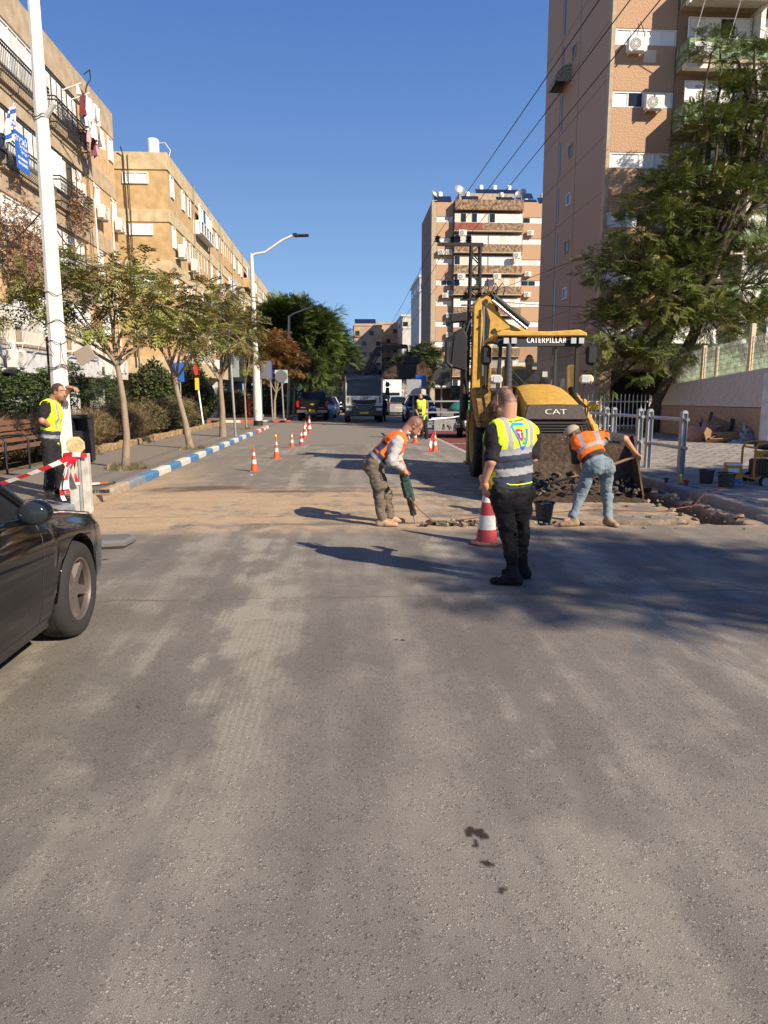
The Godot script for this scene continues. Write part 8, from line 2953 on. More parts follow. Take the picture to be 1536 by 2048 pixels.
	for s in [-1.0,1.0]:
		for q in [[0.78,0.74,0.66,0.9],[0.72,0.74,-0.95,-0.9]]:
			m.bar(Vector3(s*q[0],1.0,q[2]),Vector3(s*q[1],2.62,q[3]-0.15),0.07,0.07,Vector3(0,0,1),0.01)
		m.bar(Vector3(s*0.8,1.02,0.7),Vector3(s*0.8,1.02,-1.0),0.07,0.1)
	m.bar(Vector3(-0.78,1.6,-0.93),Vector3(0.78,1.6,-0.93),0.05,0.06)
	m.bb(Vector3(-0.78,0.75,-1.0),Vector3(0.78,1.02,0.66),0.03)
	m.bb(Vector3(-0.78,0.7,0.5),Vector3(-0.5,1.35,0.72),0.03)
	m.bb(Vector3(0.5,0.7,0.5),Vector3(0.78,1.35,0.72),0.03)
	part(t,"cab_frame",m,dk)
	m=MB.new()
	m.prism(PackedVector2Array([Vector2(-0.86,2.66),Vector2(0.86,2.66),Vector2(0.86,2.72),Vector2(0.72,2.78),Vector2(0.2,2.75),Vector2(-0.5,2.75),Vector2(-0.74,2.78),Vector2(-0.86,2.72)]),2.05,0.02)
	var o:=part(t,"roof",m,ye)
	o.position.z=-0.02
	m=MB.new()
	m.x=Transform3D(Basis(Vector3.RIGHT,-0.16),Vector3(0,2.58,0.93))
	m.box(Vector3.ZERO,Vector3(1.66,0.2,0.04),0.01)
	part(t,"visor",m,M.black_plastic)
	text_part(t,"visor_letters","CATERPILLAR",0.098,M.frame_white,Transform3D(Basis(Vector3.RIGHT,-0.16),Vector3(0.1,2.595,0.956)),true,0.88)
	for x in [-0.68,-0.53,0.6,0.75]:
		m=MB.new()
		m.box(Vector3(x,2.58,1.0),Vector3(0.12,0.12,0.07),0.015)
		o=part(t,"work_light",m,dk)
		m=MB.new()
		m.box(Vector3(x,2.58,1.038),Vector3(0.1,0.1,0.01),0.004)
		part(o,"lens",m,M.lamp_clear)
	m=MB.new()
	m.quad(Vector3(-0.72,1.1,0.69),Vector3(0.72,1.1,0.69),Vector3(0.7,2.5,0.78),Vector3(-0.7,2.5,0.78),Vector3(0,1.8,0))
	part(t,"windscreen",m,gl)
	for s in [-1.0,1.0]:
		m=MB.new()
		m.quad(Vector3(s*0.77,1.1,0.6),Vector3(s*0.77,1.1,-0.9),Vector3(s*0.74,2.6,-0.98),Vector3(s*0.74,2.6,0.7),Vector3(0,1.8,0))
		part(t,"side_window",m,gl)
	m=MB.new()
	m.bar(Vector3(-0.55,2.1,0.8),Vector3(0.12,1.48,0.76),0.02,0.02)
	m.bar(Vector3(-0.6,2.0,0.8),Vector3(0.02,1.45,0.76),0.012,0.012)
	part(t,"wiper",m,dk)
	m=MB.new()
	m.bb(Vector3(-0.45,1.05,0.3),Vector3(0.45,1.62,0.62),0.08)
	part(t,"dashboard",m,mt("dash_green",0.1,0.115,0.1,0.7))
	m=MB.new()
	m.x=Transform3D(Basis(Vector3.RIGHT,0.6),Vector3(0.02,1.75,0.05))
	var ring:=[]
	for k in 25: ring.append(Vector3(cos(k*TAU/24),0,sin(k*TAU/24))*0.2)
	m.tube(ring,0.014,6,false)
	m.cyl(Vector3(0,-0.25,0),Vector3.ZERO,0.03)
	part(t,"steering_wheel",m,dk)
	m=MB.new()
	m.bb(Vector3(-0.25,1.02,-0.75),Vector3(0.25,1.5,-0.25),0.06)
	m.bb(Vector3(-0.24,1.5,-0.8),Vector3(0.24,1.95,-0.66),0.05)
	part(t,"seat",m,dk)
	m=MB.new()
	m.bb(Vector3(0.36,1.3,0.64),Vector3(0.4,1.72,0.66))
	m.bb(Vector3(0.1,1.95,0.7),Vector3(0.2,2.05,0.705))
	part(t,"sticker",m,M.frame_white)
	m=MB.new()
	m.cyl(Vector3(-0.62,1.5,1.0),Vector3(-0.62,2.25,1.0),0.075,0.075,14)
	m.tube([Vector3(-0.62,2.25,1.0),Vector3(-0.62,2.5,1.0),Vector3(-0.66,2.6,0.98)],0.05,10)
	o=part(t,"exhaust_stack",m,M.dark_grey)
	m=MB.new()
	for i in 8:
		for k in 5:
			var an:=PI*(0.1+0.2*k)+(0.3 if i % 2 else 0.0)
			m.cyl(Vector3(-0.62+cos(an)*0.07,1.58+0.09*i,1.0+sin(an)*0.07),Vector3(-0.62+cos(an)*0.0775,1.58+0.09*i,1.0+sin(an)*0.0775),0.011,0.011,8)
	part(o,"holes",m,M.black_plastic)
	for s in [-1.0,1.0]:
		m=MB.new()
		m.box(Vector3(s*1.02,2.34,0.75),Vector3(0.2,0.36,0.12),0.05)
		o=part(t,"mirror",m,M.black_plastic)
		m=MB.new()
		m.tube([Vector3(s*0.76,2.5,0.8),Vector3(s*0.9,2.58,0.8),Vector3(s*1.02,2.56,0.77),Vector3(s*1.02,2.4,0.75)],0.014,6)
		part(o,"arm",m,dk)
		m=MB.new()
		m.box(Vector3(s*0.87,1.9,1.05),Vector3(0.27,0.16,0.15),0.05)
		o=part(t,"headlight",m,mt("lamp_shell",0.62,0.5,0.32,0.4))
		m=MB.new()
		m.box(Vector3(s*0.84,1.9,1.125),Vector3(0.16,0.125,0.02),0.008)
		part(o,"lens",m,M.lamp_clear)
		m=MB.new()
		m.bar(Vector3(s*0.84,1.1,0.95),Vector3(s*0.84,1.85,1.05),0.025,0.025)
		part(o,"stalk",m,dk)
		m=MB.new()
		m.bar(Vector3(s*0.72,1.55,0.85),Vector3(s*0.78,1.0,2.0),0.1,0.24,Vector3.UP,0.015)
		m.bar(Vector3(s*0.78,1.06,1.95),Vector3(s*0.82,0.35,2.75),0.1,0.24,Vector3.UP,0.015)
		part(t,"loader_arm",m,yd if s < 0 else ye)
		m=MB.new()
		m.cyl(Vector3(s*0.64,1.72,0.8),Vector3(s*0.68,1.25,1.7),0.06,0.06,10)
		m.cyl(Vector3(s*0.68,1.25,1.7),Vector3(s*0.74,0.62,2.72),0.035,0.035,8)
		for k in 4: m.tube([Vector3(s*(0.56+0.03*k),1.4,0.75),Vector3(s*(0.6+0.03*k),1.75-0.06*k,1.1),Vector3(s*(0.62+0.03*k),1.4,1.6+0.08*k),Vector3(s*0.66,1.15,1.9)],0.016,6)
		part(t,"hydraulic_ram",m,dk)
	m=MB.new()
	m.prism(PackedVector2Array([Vector2(-0.16,0.0),Vector2(0.2,0.0),Vector2(0.24,0.66),Vector2(-0.24,0.74),Vector2(-0.27,0.68)]),0.7,0.03)
	o=part(t,"rear_mudguard",m,yd)
	o.position=Vector3(-0.98,1.02,0.5)
	m=MB.new()
	m.bb(Vector3(0.74,0.75,0.3),Vector3(0.95,1.55,0.9),0.03)
	part(t,"side_tank",m,ye)
	m=MB.new()
	m.bb(Vector3(-1.02,0.42,0.4),Vector3(-0.78,0.5,1.0),0.01)
	m.bb(Vector3(-1.0,0.7,0.5),Vector3(-0.76,1.0,0.8),0.02)
	part(t,"step",m,dk)
	m=MB.new()
	var pr: PackedVector2Array=[Vector2(2.6,1.0),Vector2(2.62,0.55),Vector2(2.7,0.22),Vector2(2.86,0.08),Vector2(3.3,0.02),Vector2(3.3,0.05),Vector2(2.9,0.12),Vector2(2.76,0.25),Vector2(2.68,0.56),Vector2(2.66,1.0)]
	m.x=Transform3D(Basis(Vector3(0,0,1),Vector3(0,1,0),Vector3(-1,0,0)),Vector3.ZERO)
	m.prism(pr,2.5)
	var bk:=part(t,"bucket",m,M.bucket_steel)
	for s in [-1.0,1.0]:
		m=MB.new()
		m.x=Transform3D(Basis(Vector3(0,0,1),Vector3(0,1,0),Vector3(-1,0,0)),Vector3(s*1.265,0,0))
		m.prism(PackedVector2Array([Vector2(2.58,1.0),Vector2(2.72,0.98),Vector2(3.3,0.1),Vector2(3.3,0.0),Vector2(2.84,0.04),Vector2(2.64,0.22)]),0.03)
		part(bk,"side_plate",m,M.bucket_steel)
	m=MB.new()
	m.bb(Vector3(-1.27,0.005,3.28),Vector3(1.27,0.03,3.42))
	part(bk,"cutting_edge",m,M.bucket_steel)
	m=MB.new()
	for x in [-0.5,0.3]: m.tube([Vector3(x,1.0,2.66),Vector3(x,1.1,2.66),Vector3(x+0.08,1.12,2.66),Vector3(x+0.1,1.0,2.66)],0.02,6)
	part(bk,"lifting_hook",m,dk)
	m=MB.new()
	m.prism(PackedVector2Array([Vector2(-0.28,0.0),Vector2(0.22,0.0),Vector2(0.2,0.9),Vector2(0.16,1.75),Vector2(0.28,1.95),Vector2(0.62,2.02),Vector2(0.62,2.1),Vector2(0.38,2.3),Vector2(0.26,2.55),Vector2(0.14,2.72),Vector2(0.0,2.76),Vector2(-0.16,2.68),Vector2(-0.26,2.5)]),0.26,0.025)
	var bm:=part(t,"boom",m,ye)
	bm.position=Vector3(-0.72,1.05,-2.3)
	bm.rotation.x=0.04
	m=MB.new()
	for q in [[0.02,2.6,0.06],[0.24,1.98,0.055],[-0.12,2.3,0.035],[-0.12,2.05,0.03]]: m.cyl(Vector3(q[0],q[1],0.1),Vector3(q[0],q[1],0.16),q[2],q[2],14)
	m.cyl(Vector3(0.22,2.72,0.1),Vector3(1.05,2.1,0.1),0.055,0.055,12)
	m.tube([Vector3(-0.05,2.72,0.14),Vector3(0.1,2.8,0.14),Vector3(0.2,2.72,0.14),Vector3(0.3,2.4,0.14)],0.03,7)
	for k in 3: m.tube([Vector3(0.02+0.04*k,0.3,0.16),Vector3(0.0+0.03*k,1.4,0.18),Vector3(0.06+0.03*k,2.2,0.17),Vector3(0.0,2.55,0.16)],0.017,6)
	part(bm,"pins_and_hoses",m,dk)
	m=MB.new()
	m.cyl(Vector3(0.16,2.62,0.2),Vector3(0.98,2.02,0.2),0.035,0.035,12)
	m.cyl(Vector3(-0.02,1.0,0.2),Vector3(-0.02,2.5,0.2),0.02,0.02,8)
	part(bm,"chrome_rod",m,M.chrome)
	m=MB.new()
	m.prism(PackedVector2Array([Vector2(0.2,1.7),Vector2(0.9,1.85),Vector2(1.1,1.95),Vector2(0.9,2.02),Vector2(0.4,2.2)]),0.2,0.02)
	part(bm,"boom_brace",m,ye)
	m=MB.new()
	m.bar(Vector3(-0.42,0.0,-0.1),Vector3(-0.4,2.4,-0.1),0.2,0.22,Vector3.BACK,0.02)
	m.cyl(Vector3(-0.46,0.2,0.1),Vector3(-0.44,1.5,0.1),0.055,0.055,10)
	m.tube([Vector3(-0.34,2.2,0.05),Vector3(-0.5,1.7,0.15),Vector3(-0.42,1.0,0.2),Vector3(-0.36,0.6,0.1)],0.025,7)
	for k in 5: m.cyl(Vector3(-0.42,0.25+0.45*k,0.0),Vector3(-0.42,0.25+0.45*k,0.06),0.06,0.06,10)
	part(bm,"dipper_stick",m,dk)
	m=MB.new()
	m.prism(PackedVector2Array([Vector2(-0.8,1.2),Vector2(-0.42,1.1),Vector2(-0.4,1.85),Vector2(-0.5,2.05),Vector2(-0.72,1.95)]),0.55,0.03)
	m.bar(Vector3(-0.8,2.25,0),Vector3(-0.4,2.28,0),0.2,0.2,Vector3.UP,0.03)
	m.tube([Vector3(-0.76,1.2,0.3),Vector3(-0.88,1.3,0.3),Vector3(-0.88,1.75,0.3),Vector3(-0.74,1.85,0.3)],0.05,7)
	part(bm,"digging_bucket",m,M.crane_black)
	m=MB.new()
	m.bb(Vector3(-1.1,0.12,-2.05),Vector3(-0.92,1.3,-1.8),0.02)
	m.bb(Vector3(0.92,0.12,-2.05),Vector3(1.1,1.3,-1.8),0.02)
	m.bb(Vector3(-1.1,0.7,-2.15),Vector3(1.1,1.05,-1.7),0.03)
	m.bb(Vector3(-1.15,0.08,-2.15),Vector3(-0.88,0.14,-1.7),0.01)
	part(t,"stabiliser_frame",m,yd)
	m=MB.new()
	m.bb(Vector3(-0.34,1.02,-1.72),Vector3(0.34,2.25,-1.55),0.04)
	part(t,"rear_panel",m,ye)
func cone(label: String,at: Vector3,h: float,turn: float,kind:=0)->void:
	if not U.has("cone%d" % kind):
		var p:=Node3D.new()
		p.name="traffic_cone"
		var r0: float=[0.15,0.135][kind]
		var y0:=0.045
		var lv:=[0.045,0.22,0.42,0.6,0.8,1.0] if kind == 0 else [0.045,0.32,0.5,0.66,0.8,1.0]
		for i in 5:
			var m:=MB.new()
			var ra:=lerpf(r0,0.028,(lv[i]-y0)/0.955)
			var rb:=lerpf(r0,0.028,(lv[i+1]-y0)/0.955)
			var e: float=0.002 if i % 2 else 0.0
			var pr:=[Vector2(ra+e,lv[i]),Vector2(rb+e,lv[i+1])]
			if i == 4: pr += [Vector2(rb-0.008,1.008),Vector2(0.012,1.0)]
			m.lathe(pr,22,0,TAU,false)
			part(p,"band" if i % 2 else "sleeve",m,M.cone_white if i % 2 else (M.cone_red if kind == 0 else M.cone_orange))
		var b:=MB.new()
		if kind == 0: b.lathe([Vector2(0,0.002),Vector2(0.235,0.002),Vector2(0.245,0.03),Vector2(0.2,0.045),Vector2(0.15,0.05)],8)
		else: b.box(Vector3(0,0.02,0),Vector3(0.4,0.038,0.4),0.012)
		part(p,"base",b,M.cone_base if kind == 0 else M.cone_orange)
		U["cone%d" % kind]=p
	var c: Node3D=U["cone%d" % kind].duplicate()
	c.position=at
	c.rotation.y=turn
	c.scale=Vector3(1,1,1)*h
	tag(c,label,"traffic cone","traffic cones on the road",self)
func small_things()->void:
	mt("cone_red",0.5,0.05,0.055,0.6,0,"mottle",Vector3.ONE*3)
	mt("cone_orange",0.72,0.115,0.03,0.55,0,"mottle",Vector3.ONE*3)
	mt("cone_white",0.72,0.69,0.64,0.5,0,"mottle",Vector3.ONE*3)
	mt("cone_base",0.47,0.24,0.17,0.8,0,"dirt",Vector3.ONE*3)
	cone("large dusty red and white cone right beside the man in the foreground",Vector3(1.55,0,-7.65),0.78,0.3,0)
	cone("nearest orange cone of the left row, standing alone by the painted kerb",Vector3(-1.95,0,-15.42),0.52,0.2,1)
	cone("second cone of the left row, scuffed with something yellow stuck on its tip",Vector3(-1.77,0,-18.6),0.54,0.5,1)
	cone("third cone of the left row, clean orange, left of the cluster",Vector3(-1.64,0,-22.3),0.52,0.1,1)
	cone("front red cone of the cluster, just right of the third orange cone",Vector3(-1.42,0,-23.5),0.52,0.4,0)
	cone("second cone of the far cluster, slightly taller",Vector3(-1.5,0,-27.0),0.62,0.2,0)
	cone("third cone of the far cluster, half hidden by the taller one",Vector3(-1.58,0,-28.9),0.62,0.2,0)
	cone("farthest cone of the left row, nearest to the truck",Vector3(-1.55,0,-31.6),0.72,0.2,0)
	cone("orange cone with a strip of tape at its tip in front of the trailer",Vector3(2.61,0,-20.69),0.58,0.3,1)
	cone("orange cone with a white top beyond the jackhammer man's head",Vector3(2.4,0,-24.44),0.58,0.3,1)
	var m:=MB.new()
	ribbon(m,[Vector3(2.6,0.58,-20.67),Vector3(2.5,0.4,-20.58),Vector3(2.46,0.2,-20.5),Vector3(2.42,0.02,-20.45)],[Vector3(1,0.3,0),Vector3(1,0,0.2),Vector3(1,0.2,0),Vector3(1,0,0)],0.07,0.19,Color(0.62,0.02,0.03),Color(0.8,0.78,0.76))
	tag(part(self,"barrier_tape",m,M.tape),"short end of red and white tape hanging from the cone by the trailer","barrier tape")
	m=MB.new()
	m.ell(Vector3(-1.78,0.58,-18.6),Vector3(0.035,0.04,0.035),10,6)
	tag(part(self,"yellow_ball",m,M.plate_yellow),"little yellow ball stuck on the tip of the second cone","ball")
	var jh:=thing("jackhammer","green electric jackhammer with a pointed bit held by the bending man","jackhammer",Vector3(0.75,0.0,-8.87))
	var up:=Vector3(-0.17,0.68,0).normalized()
	var R:=Basis(Quaternion(Vector3.UP,up))
	var b:=Transform3D(R,Vector3(0.14,0.0,0))
	m=MB.new()
	m.x=b
	m.box(Vector3(0,0.47,0),Vector3(0.13,0.24,0.12),0.03)
	m.box(Vector3(0,0.62,0),Vector3(0.115,0.12,0.11),0.03)
	m.box(Vector3(0.012,0.34,0),Vector3(0.1,0.1,0.1),0.025)
	part(jh,"housing",m,mt("tool_green",0.035,0.09,0.085,0.5,0,"dirt",Vector3.ONE*3))
	m=MB.new()
	m.x=b
	m.cyl(Vector3(0,0.17,0),Vector3(0,0.3,0),0.03,0.045,14)
	m.cyl(Vector3(0,0.13,0),Vector3(0,0.2,0),0.04,0.04,14)
	part(jh,"chuck",m,M.machine_black)
	m=MB.new()
	m.x=b
	m.cyl(Vector3(0,-0.02,0),Vector3(0,0.14,0),0.003,0.017,10)
	part(jh,"bit",m,M.paint_grey)
	m=MB.new()
	m.x=b
	m.tube([Vector3(0,0.64,-0.19),Vector3(0,0.67,-0.09),Vector3(0,0.68,0),Vector3(0,0.67,0.09),Vector3(0,0.64,0.19)],0.018,8)
	part(jh,"handle",m,M.machine_black)
	m=MB.new()
	m.tube([Vector3(0.8,0.35,-8.82),Vector3(0.93,0.2,-8.78),Vector3(1.1,0.05,-8.85),Vector3(1.25,0.015,-9.0),Vector3(1.6,0.015,-9.2),Vector3(2.1,0.015,-9.5),Vector3(2.8,0.015,-9.62),Vector3(3.6,0.015,-9.9),Vector3(4.3,0.015,-9.6),Vector3(5.0,0.05,-9.9),Vector3(5.4,0.15,-10.4),Vector3(6.0,0.135,-11.1),Vector3(6.6,0.14,-11.4),Vector3(6.95,0.4,-11.75),Vector3(7.2,0.66,-11.9)],0.0065,6)
	tag(part(self,"power_cable",m,mt("cable_orange",0.26,0.06,0.03,0.7)),"reddish power cable trailing over the broken ground to the generator","cable")
	var sh:=thing("shovel","long handled shovel held by the man in jeans, its blade loaded with rubble","shovel",Vector3(3.0,0,-9.1))
	m=MB.new()
	m.tube([Vector3(0.72,0.85,0.14),Vector3(0.3,0.68,0.08),Vector3(-0.1,0.55,0.0),Vector3(-0.36,0.46,-0.1)],0.018,8)
	part(sh,"handle",m,mt("wood_handle",0.36,0.22,0.12,0.7,0,"grain",Vector3.ONE*2))
	m=MB.new()
	var g:=[]
	for i in 7:
		var row:=[]
		for k in 7:
			var u:=k/3.0-1.0
			var f:=i/6.0
			var w:=0.13*(1.0 if f < 0.55 else sqrt(maxf(0.0,1.0-pow((f-0.55)/0.45,2.0))))
			row.append(Vector3(-0.34-0.3*f,0.45-0.14*f+0.035*u*u,-0.1+w*u-0.05*f))
		g.append(row)
	m.grid(g,Vector3(-0.5,-1,-0.1))
	part(sh,"blade",m,M.steel_plate)
	var rk:=mt("asphalt_chunk",0.17,0.145,0.12,0.95,0,"dirt",Vector3.ONE*2.5,"n_stucco",0.8)
	var rt:=mt("asphalt_chunk_pale",0.4,0.33,0.25,0.95,0,"dirt",Vector3.ONE*2.5,"n_stucco",0.8)
	var rb:=mt("asphalt_chunk_black",0.035,0.03,0.027,0.95,0,"mottle",Vector3.ONE*3,"n_stucco",0.8)
	var rng:=RandomNumberGenerator.new()
	rng.seed=12
	var shapes:=[]
	for k in 6:
		m=MB.new()
		var n:=6
		var top:=[]
		var bot:=[]
		for i in n:
			var an:=TAU*i/n+rng.randf_range(-0.25,0.25)
			var r:=rng.randf_range(0.6,1.0)
			top.append(Vector3(cos(an)*r*0.8,rng.randf_range(0.25,0.45),sin(an)*r*0.8))
			bot.append(Vector3(cos(an)*r,rng.randf_range(-0.4,-0.2),sin(an)*r))
		for i in n:
			m.quad(bot[i],bot[(i+1) % n],top[(i+1) % n],top[i],Vector3.ZERO)
			m.tri(Vector3(0,0.42,0),top[i],top[(i+1) % n],Vector3.UP,Vector3(0.1,1,0),Vector3(0,1,0.1))
			m.tri(Vector3(0,-0.3,0),bot[i],bot[(i+1) % n],Vector3.DOWN,Vector3.DOWN,Vector3.DOWN)
		shapes.append(m.mesh())
	var heap:=func(label: String,cat: String,n: int,f: Callable,kinds: Array)->void:
		var t:=thing(cat.replace(" ","_"),label,cat)
		for i in n:
			var q: Array=f.call(i)
			var o:=part(t,"chunk",shapes[rng.randi() % 6],kinds[rng.randi() % kinds.size()])
			o.position=q[0]
			o.scale=Vector3(q[1]*rng.randf_range(0.8,1.3),q[1]*rng.randf_range(0.6,0.9),q[1]*rng.randf_range(0.7,1.1))
			o.rotation=Vector3(rng.randf_range(-0.7,0.7),rng.randf()*TAU,rng.randf_range(-0.7,0.7))
	heap.call("row of broken asphalt lumps in front of the jackhammer","broken asphalt",34,func(i: int)->Array: return [Vector3(0.95+0.72*i/34.0,0.03+rng.randf()*0.03,-8.78+rng.randf_range(-0.1,0.1)),rng.randf_range(0.025,0.065)],[rk,rt,rb])
	heap.call("few broken lumps between the cone, the bucket and the worker's boots","broken asphalt",16,func(i: int)->Array: return [Vector3(1.75+0.95*i/16.0,0.02,-8.75+rng.randf_range(-0.16,0.12)),rng.randf_range(0.025,0.06)],[rk,rt,rb])
	heap.call("black soil and asphalt lumps heaped in the loader's bucket","rubble heap",150,func(_i: int)->Array:
		var x:=rng.randf_range(-1.1,1.1)
		var d:=rng.randf()
		return [Vector3(3.52+x,0.1+0.32*(1.0-d)*(1.0-0.4*absf(x))+rng.randf()*0.06,-11.35+0.6*d+0.1*x),rng.randf_range(0.03,0.075)],[rb,rb,rk])
	heap.call("dark lumps carried on the shovel's blade","rubble",16,func(_i: int)->Array: return [Vector3(2.48+rng.randf_range(-0.14,0.14),0.4+rng.randf()*0.12,-9.24+rng.randf_range(-0.1,0.1)),rng.randf_range(0.035,0.075)],[rb,rb,rk])
	heap.call("crumbs of asphalt scattered along the open trench by the kerb","rubble",70,func(_i: int)->Array: return [Vector3(rng.randf_range(3.4,5.25),0.012,rng.randf_range(-12.2,-8.3)),rng.randf_range(0.01,0.035)],[rk,rb,rt])
	heap.call("larger broken asphalt slabs lying along the edge of the kerb trench","broken asphalt",16,func(i: int)->Array: return [Vector3([4.55,5.22][i % 2]+rng.randf_range(-0.08,0.06),0.03,-8.9-0.2*i),rng.randf_range(0.05,0.12)],[rk,rk,rt])
	var pail:=func(called: String,label: String,cat: String,at: Vector3,r: float,h: float,mat: Material,handle: bool)->Node3D:
		var t:=thing(called,label,cat,at)
		m=MB.new()
		m.lathe([Vector2(0,0.004),Vector2(r*0.8,0.004),Vector2(r*0.82,0.02),Vector2(r,h),Vector2(r+0.012,h),Vector2(r+0.012,h-0.02),Vector2(r+0.004,h-0.022)],26)
		m.lathe([Vector2(r*0.99,h-0.001),Vector2(r*0.81,0.03),Vector2(0,0.03)],26)
		part(t,"pail",m,mat)
		if handle:
			m=MB.new()
			var pts:=[]
			for k in 13: pts.append(Vector3(cos(PI*k/12)*(r+0.01),h-0.03+sin(PI*k/12)*0.03,sin(PI*k/12)*r*0.95))
			m.tube(pts,0.005,5)
			part(t,"handle",m,M.chrome)
		return t
	var rubber:=mt("rubber_grey",0.11,0.105,0.09,0.9,0,"dirt",Vector3.ONE*3)
	var bp: Node3D=pail.call("bucket","grey rubber bucket full of rubble between the two workers","bucket",Vector3(2.6,0,-9.12),0.125,0.24,rubber,true)
	for i in 9:
		var o:=part(bp,"rubble",shapes[i % 6],[rk,rt][i % 2])
		o.position=Vector3(rng.randf_range(-0.07,0.07),0.22+rng.randf()*0.03,rng.randf_range(-0.07,0.07))
		o.scale=Vector3.ONE*0.045
	pail.call("bucket","black bucket beside the railing's last post","bucket",Vector3(6.2,0.12,-11.9),0.125,0.24,M.dark_grey,true)
	pail.call("bucket","cement stained grey bucket nearest to the generator","bucket",Vector3(6.28,0.12,-11.4),0.14,0.24,rubber,true)
	pail.call("paper_cup","small dark paper cup standing on the kerb","cup",Vector3(5.52,0.13,-11.95),0.035,0.085,M.dark_grey,false)
	pail.call("paint_tin","little red and white tin lying near the railing post","tin",Vector3(5.7,0.12,-11.6),0.04,0.1,M.cone_red,false)
	var t:=thing("spray_can","yellow spray bottle standing by the railing post","spray bottle",Vector3(5.66,0.12,-11.75))
	m=MB.new()
	m.lathe([Vector2(0,0),Vector2(0.034,0),Vector2(0.034,0.16),Vector2(0.02,0.18),Vector2(0.014,0.182)],16)
	part(t,"bottle",m,mt("bottle_yellow",0.42,0.38,0.08,0.4))
	m=MB.new()
	m.cyl(Vector3(0,0.18,0),Vector3(0,0.215,0),0.014,0.012,10)
	part(t,"cap",m,M.cone_red)
	t=thing("metal_can","tall square orange, white and blue can behind the stained bucket","can",Vector3(6.62,0.12,-11.85),-0.25)
	m=MB.new()
	m.bb(Vector3(-0.13,0.0,-0.08),Vector3(0.13,0.36,0.08),0.012)
	part(t,"can",m,mt("can_orange",0.62,0.27,0.03,0.45))
	m=MB.new()
	m.bb(Vector3(-0.131,0.0,-0.081),Vector3(0.131,0.09,0.083),0.004)
	part(t,"blue_band",m,M.sign_blue)
	m=MB.new()
	m.bb(Vector3(-0.09,0.2,0.078),Vector3(0.08,0.27,0.084))
	m.bb(Vector3(-0.12,0.32,0.078),Vector3(0.12,0.355,0.084))
	part(t,"label",m,M.frame_white)
	t=thing("generator","orange framed portable generator with small wheels at the right edge","generator",Vector3(7.35,0.12,-11.85),-0.12)
	m=MB.new()
	for z in [-0.25,0.25]:
		m.tube([Vector3(-0.42,0.1,z),Vector3(-0.44,0.16,z),Vector3(-0.44,0.6,z),Vector3(-0.4,0.68,z),Vector3(-0.3,0.7,z),Vector3(0.4,0.7,z),Vector3(0.46,0.62,z),Vector3(0.46,0.12,z),Vector3(0.4,0.1,z),Vector3(-0.42,0.1,z)],0.02,8)
	for x in [-0.42,0.44]:
		for y in [0.1,0.62]: m.tube([Vector3(x,y,-0.25),Vector3(x,y,0.25)],0.018,8)
	m.tube([Vector3(-0.1,0.1,0.28),Vector3(0.1,0.17,0.3),Vector3(0.2,0.15,0.3),Vector3(0.22,0.0,0.3)],0.02,7)
	part(t,"tube_frame",m,mt("gen_orange",0.6,0.25,0.02,0.5))
	m=MB.new()
	m.bb(Vector3(-0.43,0.46,0.24),Vector3(0.4,0.58,0.262),0.004)
	part(t,"name_panel",m,M.gen_orange)
	m=MB.new()
	m.ell(Vector3(0.05,0.3,0),Vector3(0.2,0.19,0.2),18,10)
	m.bb(Vector3(-0.36,0.16,-0.18),Vector3(-0.05,0.42,0.2),0.03)
	for k in 6: m.bb(Vector3(-0.38+0.05*k,0.17,0.2),Vector3(-0.35+0.05*k,0.41,0.215))
	m.cyl(Vector3(0.1,0.3,0.1),Vector3(0.1,0.3,0.26),0.12,0.11,18)
	part(t,"engine",m,mt("engine_brown",0.12,0.09,0.06,0.7,0.2,"dirt",Vector3.ONE*3))
	m=MB.new()
	m.bb(Vector3(-0.3,0.58,-0.2),Vector3(0.38,0.68,0.2),0.04)
	part(t,"fuel_tank",m,M.machine_black)
	m=MB.new()
	m.bb(Vector3(0.12,0.44,0.264),Vector3(0.38,0.56,0.27))
	part(t,"white_panel",m,M.frame_white)
	text_part(t,"name_letters","DUCAR",0.05,M.black_plastic,Transform3D(Basis(),Vector3(-0.2,0.5,0.263)))
	for s in [-1.0,1.0]: wheel(t,Vector3(-0.26,0.06,s*0.32),0.11,0.05,1.0,5,M.paint_grey,false).rotation=Vector3(s*PI/2,0,0)
	t=thing("broom","stiff broom head lying upside down at the kerb's edge","broom",Vector3(-3.85,0.12,-10.95),0.15)
	m=MB.new()
	m.bb(Vector3(-0.28,0.0,-0.045),Vector3(0.28,0.035,0.045),0.008)
	part(t,"block",m,M.wood_handle)
	m=MB.new()
	for i in 150:
		var p:=Vector3(rng.randf_range(-0.27,0.27),0.03,rng.randf_range(-0.04,0.04))
		m.bar(p,p+Vector3(rng.randf_range(-0.015,0.015),0.055,rng.randf_range(-0.015,0.015)),0.006,0.006)
	part(t,"bristles",m,M.dark_grey,"stuff")
	t=thing("pipe_wrench","long handled tool with an orange tip lying on the left pavement","tool",Vector3(-4.1,0.13,-12.0),0.2)
	m=MB.new()
	m.tube([Vector3(-0.12,0.02,0.1),Vector3(0.2,0.03,-0.05),Vector3(0.27,0.035,-0.1),Vector3(0.24,0.05,-0.15)],0.013,7)
	part(t,"bar",m,M.machine_black)
	m=MB.new()
	m.tube([Vector3(-0.2,0.02,-0.16),Vector3(0.02,0.02,-0.18)],0.02,7)
	part(t,"grip",m,M.frame_white)
	m=MB.new()
	m.tube([Vector3(0.02,0.021,-0.18),Vector3(0.14,0.03,-0.19)],0.021,7)
	part(t,"orange_tip",m,M.cone_orange)
	t=thing("rubber_foot","flat grey rubber sign foot on the road beyond the black car's wheel","rubber base",Vector3(-2.62,0,-7.75),0.2)
	m=MB.new()
	m.x=Transform3D(Basis(Vector3.RIGHT,PI/2),Vector3(0,0.05,0))
